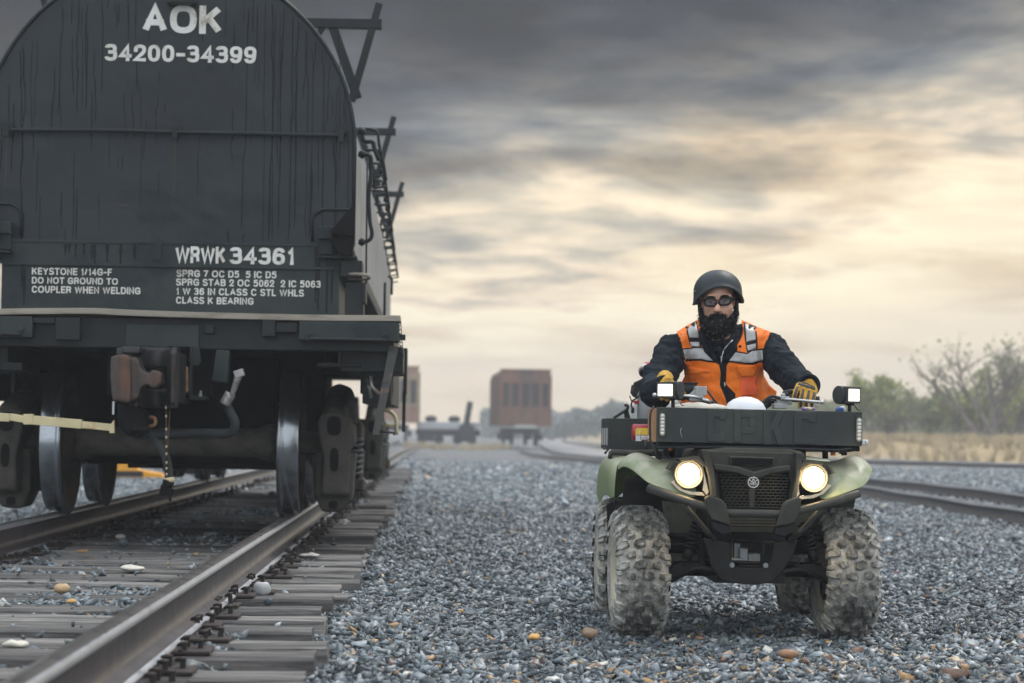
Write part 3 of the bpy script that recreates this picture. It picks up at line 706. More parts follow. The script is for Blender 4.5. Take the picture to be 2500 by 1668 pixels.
for (a, b_, c_) in ((427, 336, 482), (833, 340, 470), (16, 330, 460), (300, 498, 503)):
    q = cp(a, b_, YW); z1 = cp(a, c_, YW).z; w = 0.008 if c_ - b_ > 10 else 0.05
    mb._done([mb.b.faces.new([mb.b.verts.new((q.x + s_ * w * k, YW - 0.0006, z)) for s_, z, k in ((-1, q.z, 1), (-1, z1, .3), (1, z1, .3), (1, q.z, 1))])])
mb.slot(2)
pp = [(142, 596), (146, 520), (158, 512), (200, 514), (250, 510), (300, 511), (332, 516), (338, 540), (356, 560), (372, 578), (378, 596)]
vs = [mb.b.verts.new((q[0] , YW - 0.0009, q[1])) for q in poly(pp, YW)]; mb._done([mb.b.faces.new(vs)])
mb.build("end_wall", [M_WALL, M_DRIP, M_PATCH, M_RUSTRUN], CAR, 0.0, flat_normals=False)
mb = MB(); mb.tube([(p[0], YW - 0.006, p[1]) for p in arch(RAD + 0.001, ZB)], 0.013, 6); mb.build("end_rim", M_DARK, CAR)
# grab rail across the wall
mb = MB(); L = YW - 0.085
mb.tube(spline([cp(16, 318, L), cp(150, 318, L), cp(280, 319, L), cp(427, 323, L), cp(640, 327, L), cp(833, 331, L)], 5), 0.0135, 8)
for (x, y) in ((16, 318), (427, 323), (833, 331)):
    q = cp(x, y, L); mb.tube([q, (q.x, YW - 0.02, q.z + 0.03)], 0.013, 8); mb.tube([(q.x, YW - 0.03, q.z + 0.035), (q.x, YW, q.z + 0.035)], 0.032, 12)
    mb.box((q.x, L, q.z - 0.012), (0.03, 0.035, 0.055))
mb.build("grab_rail", M_DARK, CAR)
mb = MB(); pbox(mb, 413, -26, 468, 5, YW - 0.09, YW); pbox(mb, 405, 2, 476, 7, YW - 0.1, YW); mb.build("roof_bracket", M_DARK, CAR, 0.004)
# lower end: sill wall below the hood
mb = MB(); l = YW - 0.05
pbox(mb, 4, 594, 828, 770, l, l + 0.06); pbox(mb, 6, 646, 822, 652, l - 0.018, l); pbox(mb, 4, 590, 828, 596, l - 0.008, l + 0.05)
pbox(mb, 373, 582, 394, 634, l - 0.012, l)
mb.slot(1)
for (a, b, c) in ((60, 655, 745), (55, 640, 700), (225, 596, 636), (232, 596, 650), (262, 596, 640), (295, 596, 650), (328, 596, 628), (330, 600, 632), (772, 600, 740), (778, 640, 760), (800, 596, 765), (812, 596, 740), (700, 596, 610), (160, 596, 625), (170, 596, 618), (185, 596, 630), (205, 596, 622)):
    q = cp(a, b, l); z1 = cp(a, c, l).z; V = []; n = 6
    for i in range(n + 1):
        z = q.z + (z1 - q.z) * i / n; w = random.uniform(0.006, 0.014) * (1 - 0.6 * i / n); V.append((mb.b.verts.new((q.x - w, l - 0.0015, z)), mb.b.verts.new((q.x + w, l - 0.0015, z))))
    mb._done([mb.b.faces.new((u[0], u[1], v[1], v[0])) for u, v in zip(V, V[1:])])
mb.build("sill_wall", [M_WALLLOW, M_DRIP], CAR)
# trough body behind the sill wall, centre sill and side sills
mb = MB(); mb.span((-1.0, l + 0.05, ZB), (1.0, BODY_END, cp(430, 770, l).z - 0.02)); mb.span((-RAD, YW + 0.3, ZB - 0.10), (RAD, BODY_END, ZB)); mb.build("trough", M_DARK, CAR, 0.01)
zdk = cp(430, 765, YP).z
mb = MB(); mb.span((-0.32, -1.0, zdk - 0.50), (0.32, BODY_END, zdk - 0.02)); mb.span((-1.25, -0.75, zdk - 0.12), (1.25, BODY_END, zdk - 0.03))
mb.span((-1.15, 0.75, zdk - 0.32), (1.15, 1.05, zdk - 0.02)); mb.span((-1.30, 2.6, zdk - 0.42), (-1.18, 8.6, zdk)); mb.span((1.18, 2.6, zdk - 0.42), (1.30, 8.6, zdk))
mb.span((-0.92, 0.72, 0.60), (0.92, 1.05, zdk - 0.1)); mb.span((-0.62, 2.35, 0.24), (0.62, 8.8, zdk - 0.1)); mb.span((-0.60, 0.62, 0.50), (0.60, 0.70, zdk - 0.1)); mb.span((-0.645, -0.30, zdk - 0.22), (0.645, 2.2, zdk - 0.05))
mb.build("underframe", M_BLACK, CAR, 0.008)
# corner columns, shelves and the triangular fins
for sgn in (1, -1):
    mb = MB()
    def P2(px, py, ly):
        q = cp(px, py, ly); return Vector((q.x * sgn, q.y, q.z))
    def B2(m_, x0, y0, x1, y1, l0, l1):
        xm, ym = (x0 + x1) / 2, (y0 + y1) / 2; m_.span((P2(x0, ym, l0).x, l0, P2(xm, y0, l0).z), (P2(x1, ym, l0).x, l1, P2(xm, y1, l0).z))
    B2(mb, 842, 690, 888, 770, l, l + 0.25); B2(mb, 884, 690, 893, 740, l - 0.03, l + 0.25); B2(mb, 775, 625, 872, 631, l - 0.10, l + 0.05)
    B2(mb, 832, 636, 884, 676, l - 0.06, l + 0.3)
    mb.build("corner_column", M_DARK, CAR, 0.004)
    mb = MB(); t = l - 0.02
    mb.prism([(P2(a, b, t).x, P2(a, b, t).z) for a, b in ((866, 503), (870, 512), (868, 582), (812, 578), (808, 570))], t - 0.16, t - 0.10)
    mb.prism([(P2(a, b, t).x, P2(a, b, t).z) for a, b in ((812, 580), (868, 580), (862, 624), (848, 630), (824, 618), (808, 590))], t - 0.14, t)
    mb.build("corner_fin", M_BLACK, CAR, 0.004)
    mb = MB(); B2(mb, 777, 553, 814, 583, t - 0.07, t + 0.02); B2(mb, 780, 583, 812, 622, t - 0.02, t + 0.02); mb.build("stake_pocket", M_WALLLOW, CAR, 0.004)
    mb = MB(); y = YW - 0.03
    mb.tube([P2(762, 590, y), P2(763, 535, y), P2(770, 522, y), P2(788, 511, y), P2(858, 512, y), P2(866, 516, y)], 0.008, 6); mb.build("guide_loop", M_DARK, CAR)
mb = MB(); mb.tube(spline([cp(832, 668, l - 0.04), cp(870, 669, l - 0.06), cp(894, 671, l - 0.06), cp(901, 676, l - 0.03), cp(896, 681, l + 0.05), cp(850, 680, l + 0.05)], 4), 0.010, 6); mb.build("sill_loop", M_DECK, CAR)
# deck board across the end (a little bowed) and the end sill with its boxes
mb = MB(); n = 16
top = [cp(x, y, YP) for x, y in ((-60, 755), (60, 753), (180, 752), (250, 753), (330, 757), (480, 762), (640, 766), (800, 769), (977, 770))]
sp_ = spline(top, 3)
V = []
for q in sp_:
    V.append([mb.b.verts.new((q.x, yy, q.z + dz)) for yy, dz in ((YP, 0), (YW - 0.04, 0.004), (YW - 0.04, -0.034), (YP, -0.036))])
x_left = -cp(977, 770, YP).x
for A, B in zip(V, V[1:]):
    for k in range(4): mb.b.faces.new((A[k], A[(k + 1) % 4], B[(k + 1) % 4], B[k]))
mb.b.faces.new(V[0]); mb.b.faces.new(list(reversed(V[-1]))); mb.build("deck_board", M_DECK, CAR, 0.003)
mb = MB(); pbox(mb, -60, 778, 962, 852, YP + 0.07, YP + 0.13); pbox(mb, 500, 795, 522, 815, YP + 0.02, YP + 0.07); pbox(mb, 640, 782, 672, 822, YP, YP + 0.07); pbox(mb, 672, 788, 728, 812, YP + 0.02, YP + 0.07); pbox(mb, 80, 776, 135, 790, YP + 0.01, YP + 0.07); pbox(mb, 135, 776, 195, 830, YP + 0.0, YP + 0.07)
mb.build("end_sill", M_DARK, CAR, 0.005)
mb = MB(); pbox(mb, 308, 793, 485, 846, YP + 0.055, YP + 0.07); mb.build("sill_plate", M_WALLLOW, CAR, 0.002)
for (x0, x1, y0, y1) in ((730, 974, 786, 832), (-60, 79, 772, 823)):
    mb = MB(); pbox(mb, x0, y0, x1, y1, YP - 0.01, YP + 0.3)
    for bx in ((x0 + 27, x1 - 33) if x0 > 0 else (x1 - 27,)):
        q = cp(bx, y0 + 30, YP - 0.01); mb.hexbolt(q, 0.020, 0.014)
    mb.build("foot_board", M_WALLLOW, CAR, 0.004)
    mb = MB(); L2 = YP - 0.08
    if x0 > 0:
        mb.tube([cp(757, 815, YP), cp(757, 827, L2), cp(940, 831, L2), cp(940, 818, YP)], 0.010, 8)
    else:
        mb.tube([cp(-50, 814, L2), cp(52, 818, L2), cp(54, 806, YP)], 0.010, 8)
    mb.build("grab_iron", M_DARK, CAR)
# coupler
mb = MB(); mb.slot(0)
zc_ = lambda y_: cp(380, y_, -1.5).z
px_ = lambda x_: cp(x_, 920, -1.55).x
# pocket walls: two bands of a concave curve, then the guard arm on the right and the head behind
C0 = Vector((px_(378), -1.56, 0)); RR = px_(412) - px_(344)
for (ya, yb) in ((848, 898), (949, 996)):
    za, zb_ = zc_(ya), zc_(yb)
    for i in range(14):
        a0, a1 = math.pi * (-0.10 + 1.05 * i / 14), math.pi * (-0.10 + 1.05 * (i + 1) / 14)
        pts = [(C0.x + r * 0.62 * math.cos(a), C0.y + r * math.sin(a)) for r, a in ((RR, a0), (RR, a1), (RR + 0.06, a1), (RR + 0.06, a0))]
        mb.prism(pts, zb_, za, 'z')
mb.prism([(px_(408), -1.58), (px_(424), -1.66), (px_(440), -1.58), (px_(442), -1.25), (px_(412), -1.25)], zc_(985), zc_(862), 'z')
mb.prism(poly(((283, 850), (300, 847), (405, 845), (425, 860), (438, 890), (441, 962), (425, 978), (395, 990), (345, 995), (300, 985), (290, 980)), -1.36), -1.36, -1.10)
mb.span((px_(300), -1.64, zc_(866)), (px_(345), -1.40, zc_(848)))
mb.span((-0.14, -1.2, zc_(985)), (0.14, -0.5, zc_(860)))
mb.remesh(0.009, 2, lambda c: 0.002 * mnoise.noise(c * 20)).build("coupler", M_COUP, CAR)
COUP = [c for c in CAR.children if c.name.startswith("coupler")][0]
mb = MB(); mb.span((px_(342), -1.392, zc_(952)), (px_(412), -1.37, zc_(895))); mb.build("coupler_pocket", M_VOIDC, COUP)  # near-black plate paints the shade in the gap between the bands
mb = MB(); mb.prism(poly(((271, 872), (282, 868), (308, 866), (319, 872), (320, 978), (312, 985), (276, 978), (270, 930)), -1.8), -1.82, -1.5)
mb.prism(poly(((318, 872), (333, 873), (340, 885), (344, 900), (356, 910), (366, 911), (371, 903), (388, 906), (394, 914), (393, 936), (378, 948), (368, 946), (360, 938), (346, 945), (341, 955), (339, 970), (330, 976), (318, 977)), -1.76), -1.77, -1.58)
mb.remesh(0.008, 3, lambda c: 0.002 * mnoise.noise(c * 22)).build("knuckle", M_RUSTK, COUP)
mb = MB(); mb.prism(poly(((286, 985), (330, 992), (352, 1000), (360, 1050), (350, 1062), (330, 1070), (306, 1062), (288, 1040)), -1.55), -1.56, -1.35); mb.prism(poly(((322, 1045), (362, 1045), (362, 1056), (322, 1056)), -1.6), -1.62, -1.5)
mb.remesh(0.012, 3).build("lock_lifter", M_BLACK, COUP)
mb = MB(); pbox(mb, 291, 990, 307, 1018, -1.50, -1.47); pbox(mb, 274, 980, 279, 1012, -1.5, -1.46); mb.build("tag_plate", mat("white_tag", lin((224, 228, 230)), 0.5, var=0.05), COUP)
mb = MB(); mb.tube(spline([cp(366, 1018, -1.5), cp(378, 1022, -1.52), cp(378, 1036, -1.52), cp(364, 1042, -1.5)], 4), 0.011, 6); mb.build("lift_hook", M_RUSTY, COUP)
mb = MB(); mb.prism(poly(((440, 897), (458, 895), (459, 955), (450, 962), (438, 975), (441, 940)), -1.25), -1.27, -1.20); mb.build("carrier_wear_plate", M_RUSTY, CAR, 0.004)
mb = MB(); pbox(mb, 462, 846, 468, 970, -1.22, -1.1); pbox(mb, 462, 968, 502, 976, -1.22, -1.0); mb.prism(poly(((466, 846), (486, 846), (492, 885), (484, 893), (466, 893)), -1.2), -1.21, -1.19); mb.build("striker_bracket", M_DARK, CAR, 0.003)
q = cp(490, 965, -1.15); mb = MB(); mb.hexbolt(q, 0.011, 0.02); mb.box((q.x, q.y, q.z + 0.012), (0.012, 0.012, 0.03)); mb.build("bracket_bolt", M_ALU, CAR)
mb = MB(); mb.prism(poly(((530, 854), (562, 856), (556, 935), (518, 930)), -1.1), -1.14, -1.02); mb.build("hose_bracket", M_WALLLOW, CAR, 0.004)
# yellow-cream uncoupling lever reaching out to the left side
mb = MB(); lv = -1.72
for (a, b, h) in (((-70, 1014), (24, 1020), 20), ((24, 1018), (60, 1024), 17), ((58, 1024), (82, 1024), 25), ((82, 1026), (200, 1036), 22), ((200, 1037), (272, 1044), 17)):
    A, B = cp(*a, lv), cp(*b, lv); ang = math.atan2(-(B.z - A.z), B.x - A.x)
    mb.box((A + B) / 2, ((B - A).length, 0.028 if h < 20 else 0.036, h * 0.0024), (0, ang, 0))
mb.prism(poly(((268, 1042), (279, 1025), (280, 1058), (268, 1058)), lv), lv - 0.02, lv + 0.02)
mb.build("uncoupling_lever", M_YEL, CAR, 0.003)
# air hoses
mb = MB(); mb.tube(spline([cp(330, 1064, -1.05), cp(400, 1063, -1.1), cp(500, 1058, -1.2), cp(545, 1060, -1.25), cp(568, 1052, -1.28), cp(573, 1030, -1.3), cp(560, 1003, -1.3), cp(552, 985, -1.32), cp(560, 962, -1.33)], 5), 0.028, 10); mb.build("train_line_hose", M_RUBBER, CAR); HS = [c for c in CAR.children if c.name.startswith("train_line_hose")][0]
mb = MB(); mb.tube([cp(548, 988, -1.33), cp(563, 960, -1.33)], 0.034, 10); g0, g1 = cp(566, 965, -1.36), cp(584, 912, -1.36); mb.tube([g0, g0.lerp(g1, 0.7), g1], [0.016, 0.022, 0.026], 8); mb.box(g1, (0.06, 0.05, 0.045), (0, R(-18), 0)); mb.build("glad_hand", M_ALU, HS, 0.004)
mb = MB(); mb.tube(spline([cp(365, 1070, -1.45), cp(385, 1085, -1.5), cp(402, 1110, -1.52), cp(410, 1140, -1.52), cp(413, 1168, -1.52)], 5), 0.026, 10); mb.build("brake_hose", M_RUBBER, CAR); HB = [c for c in CAR.children if c.name.startswith("brake_hose")][0]
mb = MB(); q = cp(411, 1178, -1.53); mb.ball(q, (0.035, 0.035, 0.04), 2); mb.box((q.x - 0.01, q.y, q.z - 0.05), (0.07, 0.05, 0.05), (0, 0.4, 0)); mb.box((q.x + 0.012, q.y, q.z - 0.085), (0.016, 0.02, 0.05)); mb.box((q.x - 0.03, q.y, q.z - 0.04), (0.03, 0.05, 0.06), (0.2, 0.2, 0)); mb.build("hose_coupling", M_BLACK, HB, 0.004)
mb = MB(); q = cp(412, 1166, -1.53); mb.cyl(q, q + Vector((0.004, 0, -0.03)), 0.032, 0.032, 14); mb.build("hose_clamp", M_YEL, HB)
mb = MB(); a, b = cp(405, 985, -1.58), cp(407, 1162, -1.56)
mb.tube([a, b], 0.0045, 5); mb.tube([cp(416, 982, -1.58), cp(410, 1080, -1.57), cp(409, 1160, -1.56)], 0.0035, 5)
mb.slot(1)
for f in (0.04, 0.16, 0.34, 0.45, 0.58, 0.68, 0.80, 0.88, 0.96): q = a.lerp(b, f); mb.tube([q, q + (b - a) * 0.035], 0.0062, 6)
mb.build("hose_chain", [M_RUSTK, M_YEL], CAR)
# ---- trucks: wheels, axles, side frames, springs
def wheel_mesh(sgn):
    xb, xo = 0.6765, 0.8165; mb = MB(); mb.smooth()
    prof = [(xb, 0.12), (xb + 0.055, 0.16), (xb + 0.075, 0.30), (xb + 0.02, 0.375), (xb, 0.385), (xb, 0.468), (xb + 0.008, 0.481), (xb + 0.018, 0.483), (xb + 0.028, 0.474), (xb + 0.036, 0.460), (xb + 0.05, 0.4585), (xo - 0.008, 0.454), (xo, 0.446), (xo, 0.385), (xo - 0.02, 0.372), (xb + 0.088, 0.30), (xb + 0.075, 0.16), (xb + 0.13, 0.13), (xb + 0.13, 0.0)]
    prof = [(xb - 0.03, 0.0), (xb - 0.03, 0.12)] + prof
    mb.lathe([(sgn * d, r) for d, r in prof], (0, 0, 0.457), 'x', 72)
    for f in mb.b.faces:
        rr = max(math.hypot(v.co.y, v.co.z - 0.457) for v in f.verts); ri = min(math.hypot(v.co.y, v.co.z - 0.457) for v in f.verts)
        f.material_index = 0 if ri > 0.43 else 1
    return mb
SPR = None
def side_frame(sgn):
    mb = MB(); x0 = sgn * 1.03
    def sx(d): return x0 + sgn * d
    # lengthwise truss, seen from the side: top chord, bottom chord, columns
    for (a, b, r) in (((-0.30, 0.62), (0.55, 0.78), 0.085), ((0.55, 0.78), (1.23, 0.78), 0.085), ((1.23, 0.78), (2.08, 0.62), 0.085), ((0.05, 0.42), (0.55, 0.18), 0.075), ((0.55, 0.18), (1.23, 0.18), 0.085), ((1.23, 0.18), (1.73, 0.42), 0.075), ((0.52, 0.18), (0.52, 0.78), 0.07), ((1.26, 0.18), (1.26, 0.78), 0.07)):
        mb.tube([(x0, a[0], a[1]), (x0, b[0], b[1])], r, 8)
    for yc in (0.0, 1.78):
        e = -1 if yc == 0 else 1
        # pedestal jaw: rounded block over the bearing with a tall slot, tapering down at the very end
        pts = [(-0.125, 0.60), (-0.10, 0.645), (-0.03, 0.665), (0.06, 0.66), (0.125, 0.625), (0.15, 0.55), (0.13, 0.40), (0.115, 0.13), (-0.085, 0.13), (-0.07, 0.35), (-0.11, 0.50)]
        ya, yb = (yc - 0.36, yc - 0.20) if e < 0 else (yc + 0.20, yc + 0.36)
        mb.prism([(x0 + sgn * u * 0.82, w) for u, w in pts], ya, yb)
        mb.prism([(sx(-0.10), 0.61), (sx(0.13), 0.59), (sx(0.135), 0.45), (sx(-0.10), 0.45)], yc - 0.25, yc + 0.25)
        mb.prism([(sx(-0.12), 0.40), (sx(0.14), 0.40), (sx(0.12), 0.10), (sx(0.05), 0.02), (sx(-0.07), 0.02), (sx(-0.12), 0.12)], yc - 0.18, yc + 0.20)
    mb.remesh(0.016, 4, lambda c: 0.003 * mnoise.noise(c * 14))
    return mb
def hole(mb, x, y, z, rx, rz):
    """a dark oval socket sunk into a casting's end"""
    mb.prism([(x + rx * math.copysign(abs(math.cos(a)) ** 0.7, math.cos(a)), z + rz * math.copysign(abs(math.sin(a)) ** 0.7, math.sin(a))) for a in [2 * math.pi * i / 20 for i in range(20)]], y, y + 0.06)
M_VOID = mat("hole_shade_black", (0.004, 0.004, 0.005), 0.9, var=0.0)  # near-black colour paints the shade inside sockets, vent slot and grille
def make_truck():
    tr = empty("truck", (0, 0, 0), 0, CAR)
    for yc in (0.0, 1.78):
        for sgn in (-1, 1):
            mb = wheel_mesh(sgn)
            for v in mb.b.verts: v.co.y += yc
            mb.build("wheel", [M_WHEELT, M_WHEELP], tr)
        mb = MB(); mb.smooth(); mb.lathe([(-1.08, 0), (-1.08, 0.075), (-0.66, 0.078), (-0.64, 0.125), (-0.60, 0.125), (-0.52, 0.094), (0.52, 0.094), (0.60, 0.125), (0.64, 0.125), (0.66, 0.078), (1.08, 0.075), (1.08, 0)], (0, yc, 0.457), 'x', 28); mb.build("axle", M_AXLE, tr)
    for sgn in (-1, 1):
        sf = side_frame(sgn).build("side_frame", M_CAST, tr)
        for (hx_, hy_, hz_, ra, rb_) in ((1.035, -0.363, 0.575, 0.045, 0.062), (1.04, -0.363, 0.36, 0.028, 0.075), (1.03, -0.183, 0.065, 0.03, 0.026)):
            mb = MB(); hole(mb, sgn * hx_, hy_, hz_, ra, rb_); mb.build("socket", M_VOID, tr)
        mb = MB()
        for (dx, dy) in ((0.11, -0.16), (0.11, 0.0), (0.11, 0.16), (-0.05, -0.16), (-0.05, 0.16)):
            cx_, cy_ = sgn * (1.0 + dx), 0.89 + dy; pts = []
            for i in range(7 * 14 + 1): a = 2 * math.pi * i / 14; pts.append((cx_ + 0.062 * math.cos(a), cy_ + 0.062 * math.sin(a), 0.22 + 0.27 * i / (7 * 14)))
            mb.tube(pts, 0.0135, 6)
        mb.build("spring", mat("spring_steel", lin((70, 74, 78)), 0.4, 0.6, 0.2, 12) if 'spring_steel' not in MATS else MATS['spring_steel'], tr)
        mb = MB(); mb.span((sgn * 0.9, 0.70, 0.13), (sgn * 1.20, 1.08, 0.22)); mb.build("spring_seat", M_CAST, tr, 0.015); mb = MB(); mb.span((sgn * 0.9, 0.70, 0.49), (sgn * 1.18, 1.08, 0.60)); mb.build("spring_seat", M_CAST, tr, 0.015)
    mb = MB(); mb.span((-1.05, 0.74, 0.42), (1.05, 1.04, 0.66)); mb.span((-0.66, 0.50, 0.30), (0.66, 0.56, 0.42)); mb.span((-0.62, 1.2, 0.30), (0.62, 1.27, 0.42)); mb.build("bolster", M_BLACK, tr, 0.02)
    mb = MB()
    for sgn in (-1, 1):
        mb.span((sgn * 0.69, 0.48, 0.28), (sgn * 0.80, 0.54, 0.62))
    mb.build("brake_shoe", M_BLACK, tr, 0.01)
    return tr
TR = make_truck()
T2 = copy_tree(TR, CAR); T2.location = (0, 9.3, 0)
# ---- right and left side gear: step box, brace, chain, ladder posts
mb = MB(); pbox(mb, 832, 846, 984, 908, -0.98, 0.2); pbox(mb, 880, 872, 950, 962, -0.5, 0.6); pbox(mb, 775, 886, 882, 896, -1.0, -0.7); pbox(mb, 825, 835, 832, 890, -1.05, -1.0); mb.span((1.22, -0.6, zdk - 0.52), (1.40, 2.6, zdk - 0.04))
mb.build("side_step_box", M_DARK, CAR, 0.006)
mb = MB(); a, b = cp(962, 845, -1.12), cp(917, 1062, -1.12); d = (b - a).normalized(); w = Vector((d.z, 0, -d.x)) * 0.028
mb.prism([((a + w).x, (a + w).z), ((b + w * 0.75).x, (b + w * 0.75).z), ((b - w * 0.75).x, (b - w * 0.75).z), ((a - w).x, (a - w).z)], -1.13, -1.10)
mb.hexbolt(cp(938, 932, -1.13), 0.012, 0.012); mb.build("sill_step_bar", M_BRACE, CAR, 0.002)
mb = MB(); mb.tube([cp(905, 918, -0.9), cp(908, 945, -0.9), cp(925, 962, -0.9)], 0.012, 6); mb.tube([cp(895, 925, -0.7), cp(906, 972, -0.7)], 0.010, 6); mb.build("pipe_end", M_ALU, CAR)
mb = MB(); pbox(mb, 982, 955, 990, 1055, -0.2, -0.17); pbox(mb, 985, 850, 993, 960, -0.25, 0.2); mb.tube([cp(925, 1053, -1.1), cp(962, 1057, -1.1), cp(962, 1063, -1.1)], 0.008, 6); mb.build("sill_step", M_DARK, CAR)
mb = MB()
for i in range(9):
    q = cp(976 + i * 0.7, 790 + i * 10, -1.1); mb.tube([q + Vector((0.008 * math.cos(t), 0.008 * math.sin(t) * (i % 2), 0.014 * math.sin(t))) for t in [2 * math.pi * k / 10 for k in range(10)]], 0.003, 5, closed=True)
q = cp(983, 824, -1.1); mb.box(q, (0.035, 0.03, 0.035)); mb.build("step_chain", M_DARK, CAR)
mb = MB(); mb.tube(spline([cp(938, 1000, 0.6), cp(952, 1005, 0.6), cp(966, 1020, 0.6), cp(968, 1062, 0.6)], 4), 0.014, 6); mb.tube([cp(935, 1042, 0.6), cp(966, 1035, 0.6)], 0.012, 6); mb.build("release_rod", M_YEL, CAR)
# left side: posts and boxes against the pale sky under the deck
mb = MB(); pbox(mb, -60, 840, 20, 905, -0.98, 0.2); pbox(mb, 26, 890, 38, 960, -0.4, -0.36); mb.span((-1.40, -0.6, zdk - 0.52), (-1.22, 2.6, zdk - 0.04)); pbox(mb, 0, 885, 55, 905, -1.0, -0.7); mb.build("side_step_box", M_DARK, CAR, 0.006)
# hood guide brackets standing off the roof on both sides
def guide(sgn, ly):
    mb = MB(); K = 0.3
    def V3(px, py):
        q = cp(px, py, K); return Vector((q.x * sgn, ly, q.z))
    def bar(a, b, w, dy=0.06):
        A, B = V3(*a), V3(*b); d = (B - A).normalized(); n_ = Vector((d.z, 0, -d.x)) * w * 0.0026 / 2
        mb.prism([((A + n_).x, (A + n_).z), ((B + n_).x, (B + n_).z), ((B - n_).x, (B - n_).z), ((A - n_).x, (A - n_).z)], ly - dy / 2, ly + dy / 2)
    bar((735, 54), (932, 57), 24, 0.08); bar((810, 58), (872, 238), 24, 0.064); bar((926, 6), (858, 245), 19, 0.072); bar((792, 58), (770, 92), 14, 0.056)
    mb.build("hood_guide", M_DARK, CAR, 0.003)
for k in range(3): guide(1, 0.35 + 5.7 * k)
for k in range(2):
    mb = MB(); L0 = 0.35 + 5.7 * k; a, b = cp(92, -60, 0.35), cp(118, 44, 0.35); mb.tube([(a.x, L0, a.z), (b.x, L0, b.z)], 0.028, 4); mb.box((b.x + 0.01, L0, b.z), (0.10, 0.07, 0.03)); mb.build("hood_guide", M_DARK, CAR, 0.003)
# latches along the hood's side
for i in range(11):
    mb = MB(); y = 0.1 + 1.0 * i; x = RAD - 0.045 + 0.075 * (1 - i / 10); z = cp(905, 352, 0.1).z - 0.02 * (i % 2)
    mb.tube(spline([(x - 0.03, y, z + 0.1), (x + 0.08, y, z + 0.09), (x + 0.10, y, z), (x + 0.13, y, z - 0.12), (x + 0.15, y, z - 0.24)], 3), 0.010, 6)
    mb.ball((x + 0.105, y, z - 0.05), (0.022, 0.022, 0.03), 1); mb.tube([(x + 0.145, y, z - 0.20), (x + 0.07, y, z - 0.22), (x + 0.075, y, z - 0.29), (x + 0.15, y, z - 0.28)], 0.009, 6)
    mb.build("hood_latch", M_DARK, CAR)
mb = MB(); mb.tube(spline([cp(884, 318, -0.5), cp(886, 340, -0.5), cp(896, 346, -0.5), cp(910, 347, -0.5), cp(914, 362, -0.5), cp(925, 392, -0.5)], 4), 0.014, 7); mb.tube(spline([cp(882, 377, -0.5), cp(898, 378, -0.5), cp(906, 388, -0.5), cp(905, 430, -0.5), cp(900, 480, -0.5), cp(903, 540, -0.5), cp(908, 570, -0.5), cp(902, 586, -0.5), cp(884, 591, -0.5)], 4), 0.013, 7)
mb.ball(cp(884, 377, -0.5), 0.03, 1); mb.ball(cp(884, 591, -0.5), 0.028, 1); mb.ball(cp(884, 322, -0.5), 0.03, 1); mb.build("side_pipe", M_DARK, CAR)
mb = MB(); mb.tube([cp(956, 720, 6), cp(957, 680, 6), cp(948, 674, 6)], 0.012, 6); mb.build("side_ladder_rail", M_DARK, CAR); mb = MB(); mb.tube([cp(938, 800, 2.0), cp(940, 690, 2.0)], 0.01, 6); mb.build("side_ladder_rail", M_DARK, CAR); mb = MB(); mb.tube([cp(893, 760, 0.0), cp(897, 380, 0.0)], 0.006, 5)
mb.build("side_ladder_rail", M_DARK, CAR)
# lettering
def L(body, x0, y0, x1, y1, y, bold, gap=0.12, parent=CAR):
    a = cp((x0 + x1) / 2, (y0 + y1) / 2, y); A, B = cp(x0, (y0 + y1) / 2, y), cp(x1, (y0 + y1) / 2, y); h = (cp((x0 + x1) / 2, y0, y).z - cp((x0 + x1) / 2, y1, y).z)
    lettering("stencil_text", body, (A.x, a.z - h / 2, B.x, a.z + h / 2), y - 0.002, parent, M_LET, bold, gap=gap)
L("AOK", 348, 13, 543, 82, YW, 0.215, 0.08); L("34200-34399", 256, 111, 626, 152, YW, 0.20, 0.10)
yl = l - 0.0
L("WRWK", 428, 602, 551, 643, yl, 0.21, 0.05); L("34361", 561, 605, 719, 646, yl, 0.20, 0.09)
for (s_, x0, y0, x1, y1) in (("KEYSTONE 1/14G-F", 78, 655, 273, 672), ("DO NOT GROUND TO", 78, 678, 288, 694), ("COUPLER WHEN WELDING", 78, 700, 343, 717),
                             ("SPRG 7 OC D5  5 IC D5", 431, 661, 675, 678), ("SPRG STAB 2 OC 5062  2 IC 5063", 430, 683, 783, 700), ("1 W 36 IN CLASS C STL WHLS", 430, 705, 742, 722), ("CLASS K BEARING", 430, 726, 619, 743)):
    L(s_, x0, y0, x1, y1, yl, 0.19)
# ================================================================== QUAD BIKE
random.seed(31)
M_GREEN = mat("sage_green_plastic", lin((116, 138, 88)), 0.5, 0.0, 0.08, 5, lin((150, 148, 130)), 0.22, 20, 0.0008, 60, dust=lin((178, 176, 158)), dustamt=0.85)
M_PLAS = mat("dusty_black_plastic", lin((42, 43, 41)), 0.6, 0.0, 0.15, 9, lin((66, 66, 60)), 0.35, 6, 0.0006, 110, dust=lin((122, 118, 104)), dustamt=0.3)
M_STEELBLK = mat("black_rack_steel", lin((46, 51, 52)), 0.48, 0.0, 0.14, 6, lin((60, 65, 63)), 0.4, 3.2, 0.0005, 90, dust=lin((120, 118, 108)), dustamt=0.15)
M_TUBE = mat("bumper_tube_paint", lin((66, 66, 62)), 0.42, 0.1, 0.12, 10, lin((92, 90, 82)), 0.3, 8)
M_CHASSIS = mat("chassis_black", lin((15, 18, 22)), 0.5, 0.1, 0.3, 12, lin((44, 45, 46)), 0.3, 9, dust=lin((90, 88, 82)), dustamt=0.15)
M_MUDPAN = mat("mud_splashed_panel", lin((128, 128, 114)), 0.75, 0.0, 0.15, 14, lin((92, 94, 86)), 0.5, 11, 0.001, 80)
M_GEAR = mat("gearbox_alloy", lin((128, 134, 138)), 0.45, 0.6, 0.2, 12, lin((80, 82, 82)), 0.35, 9)
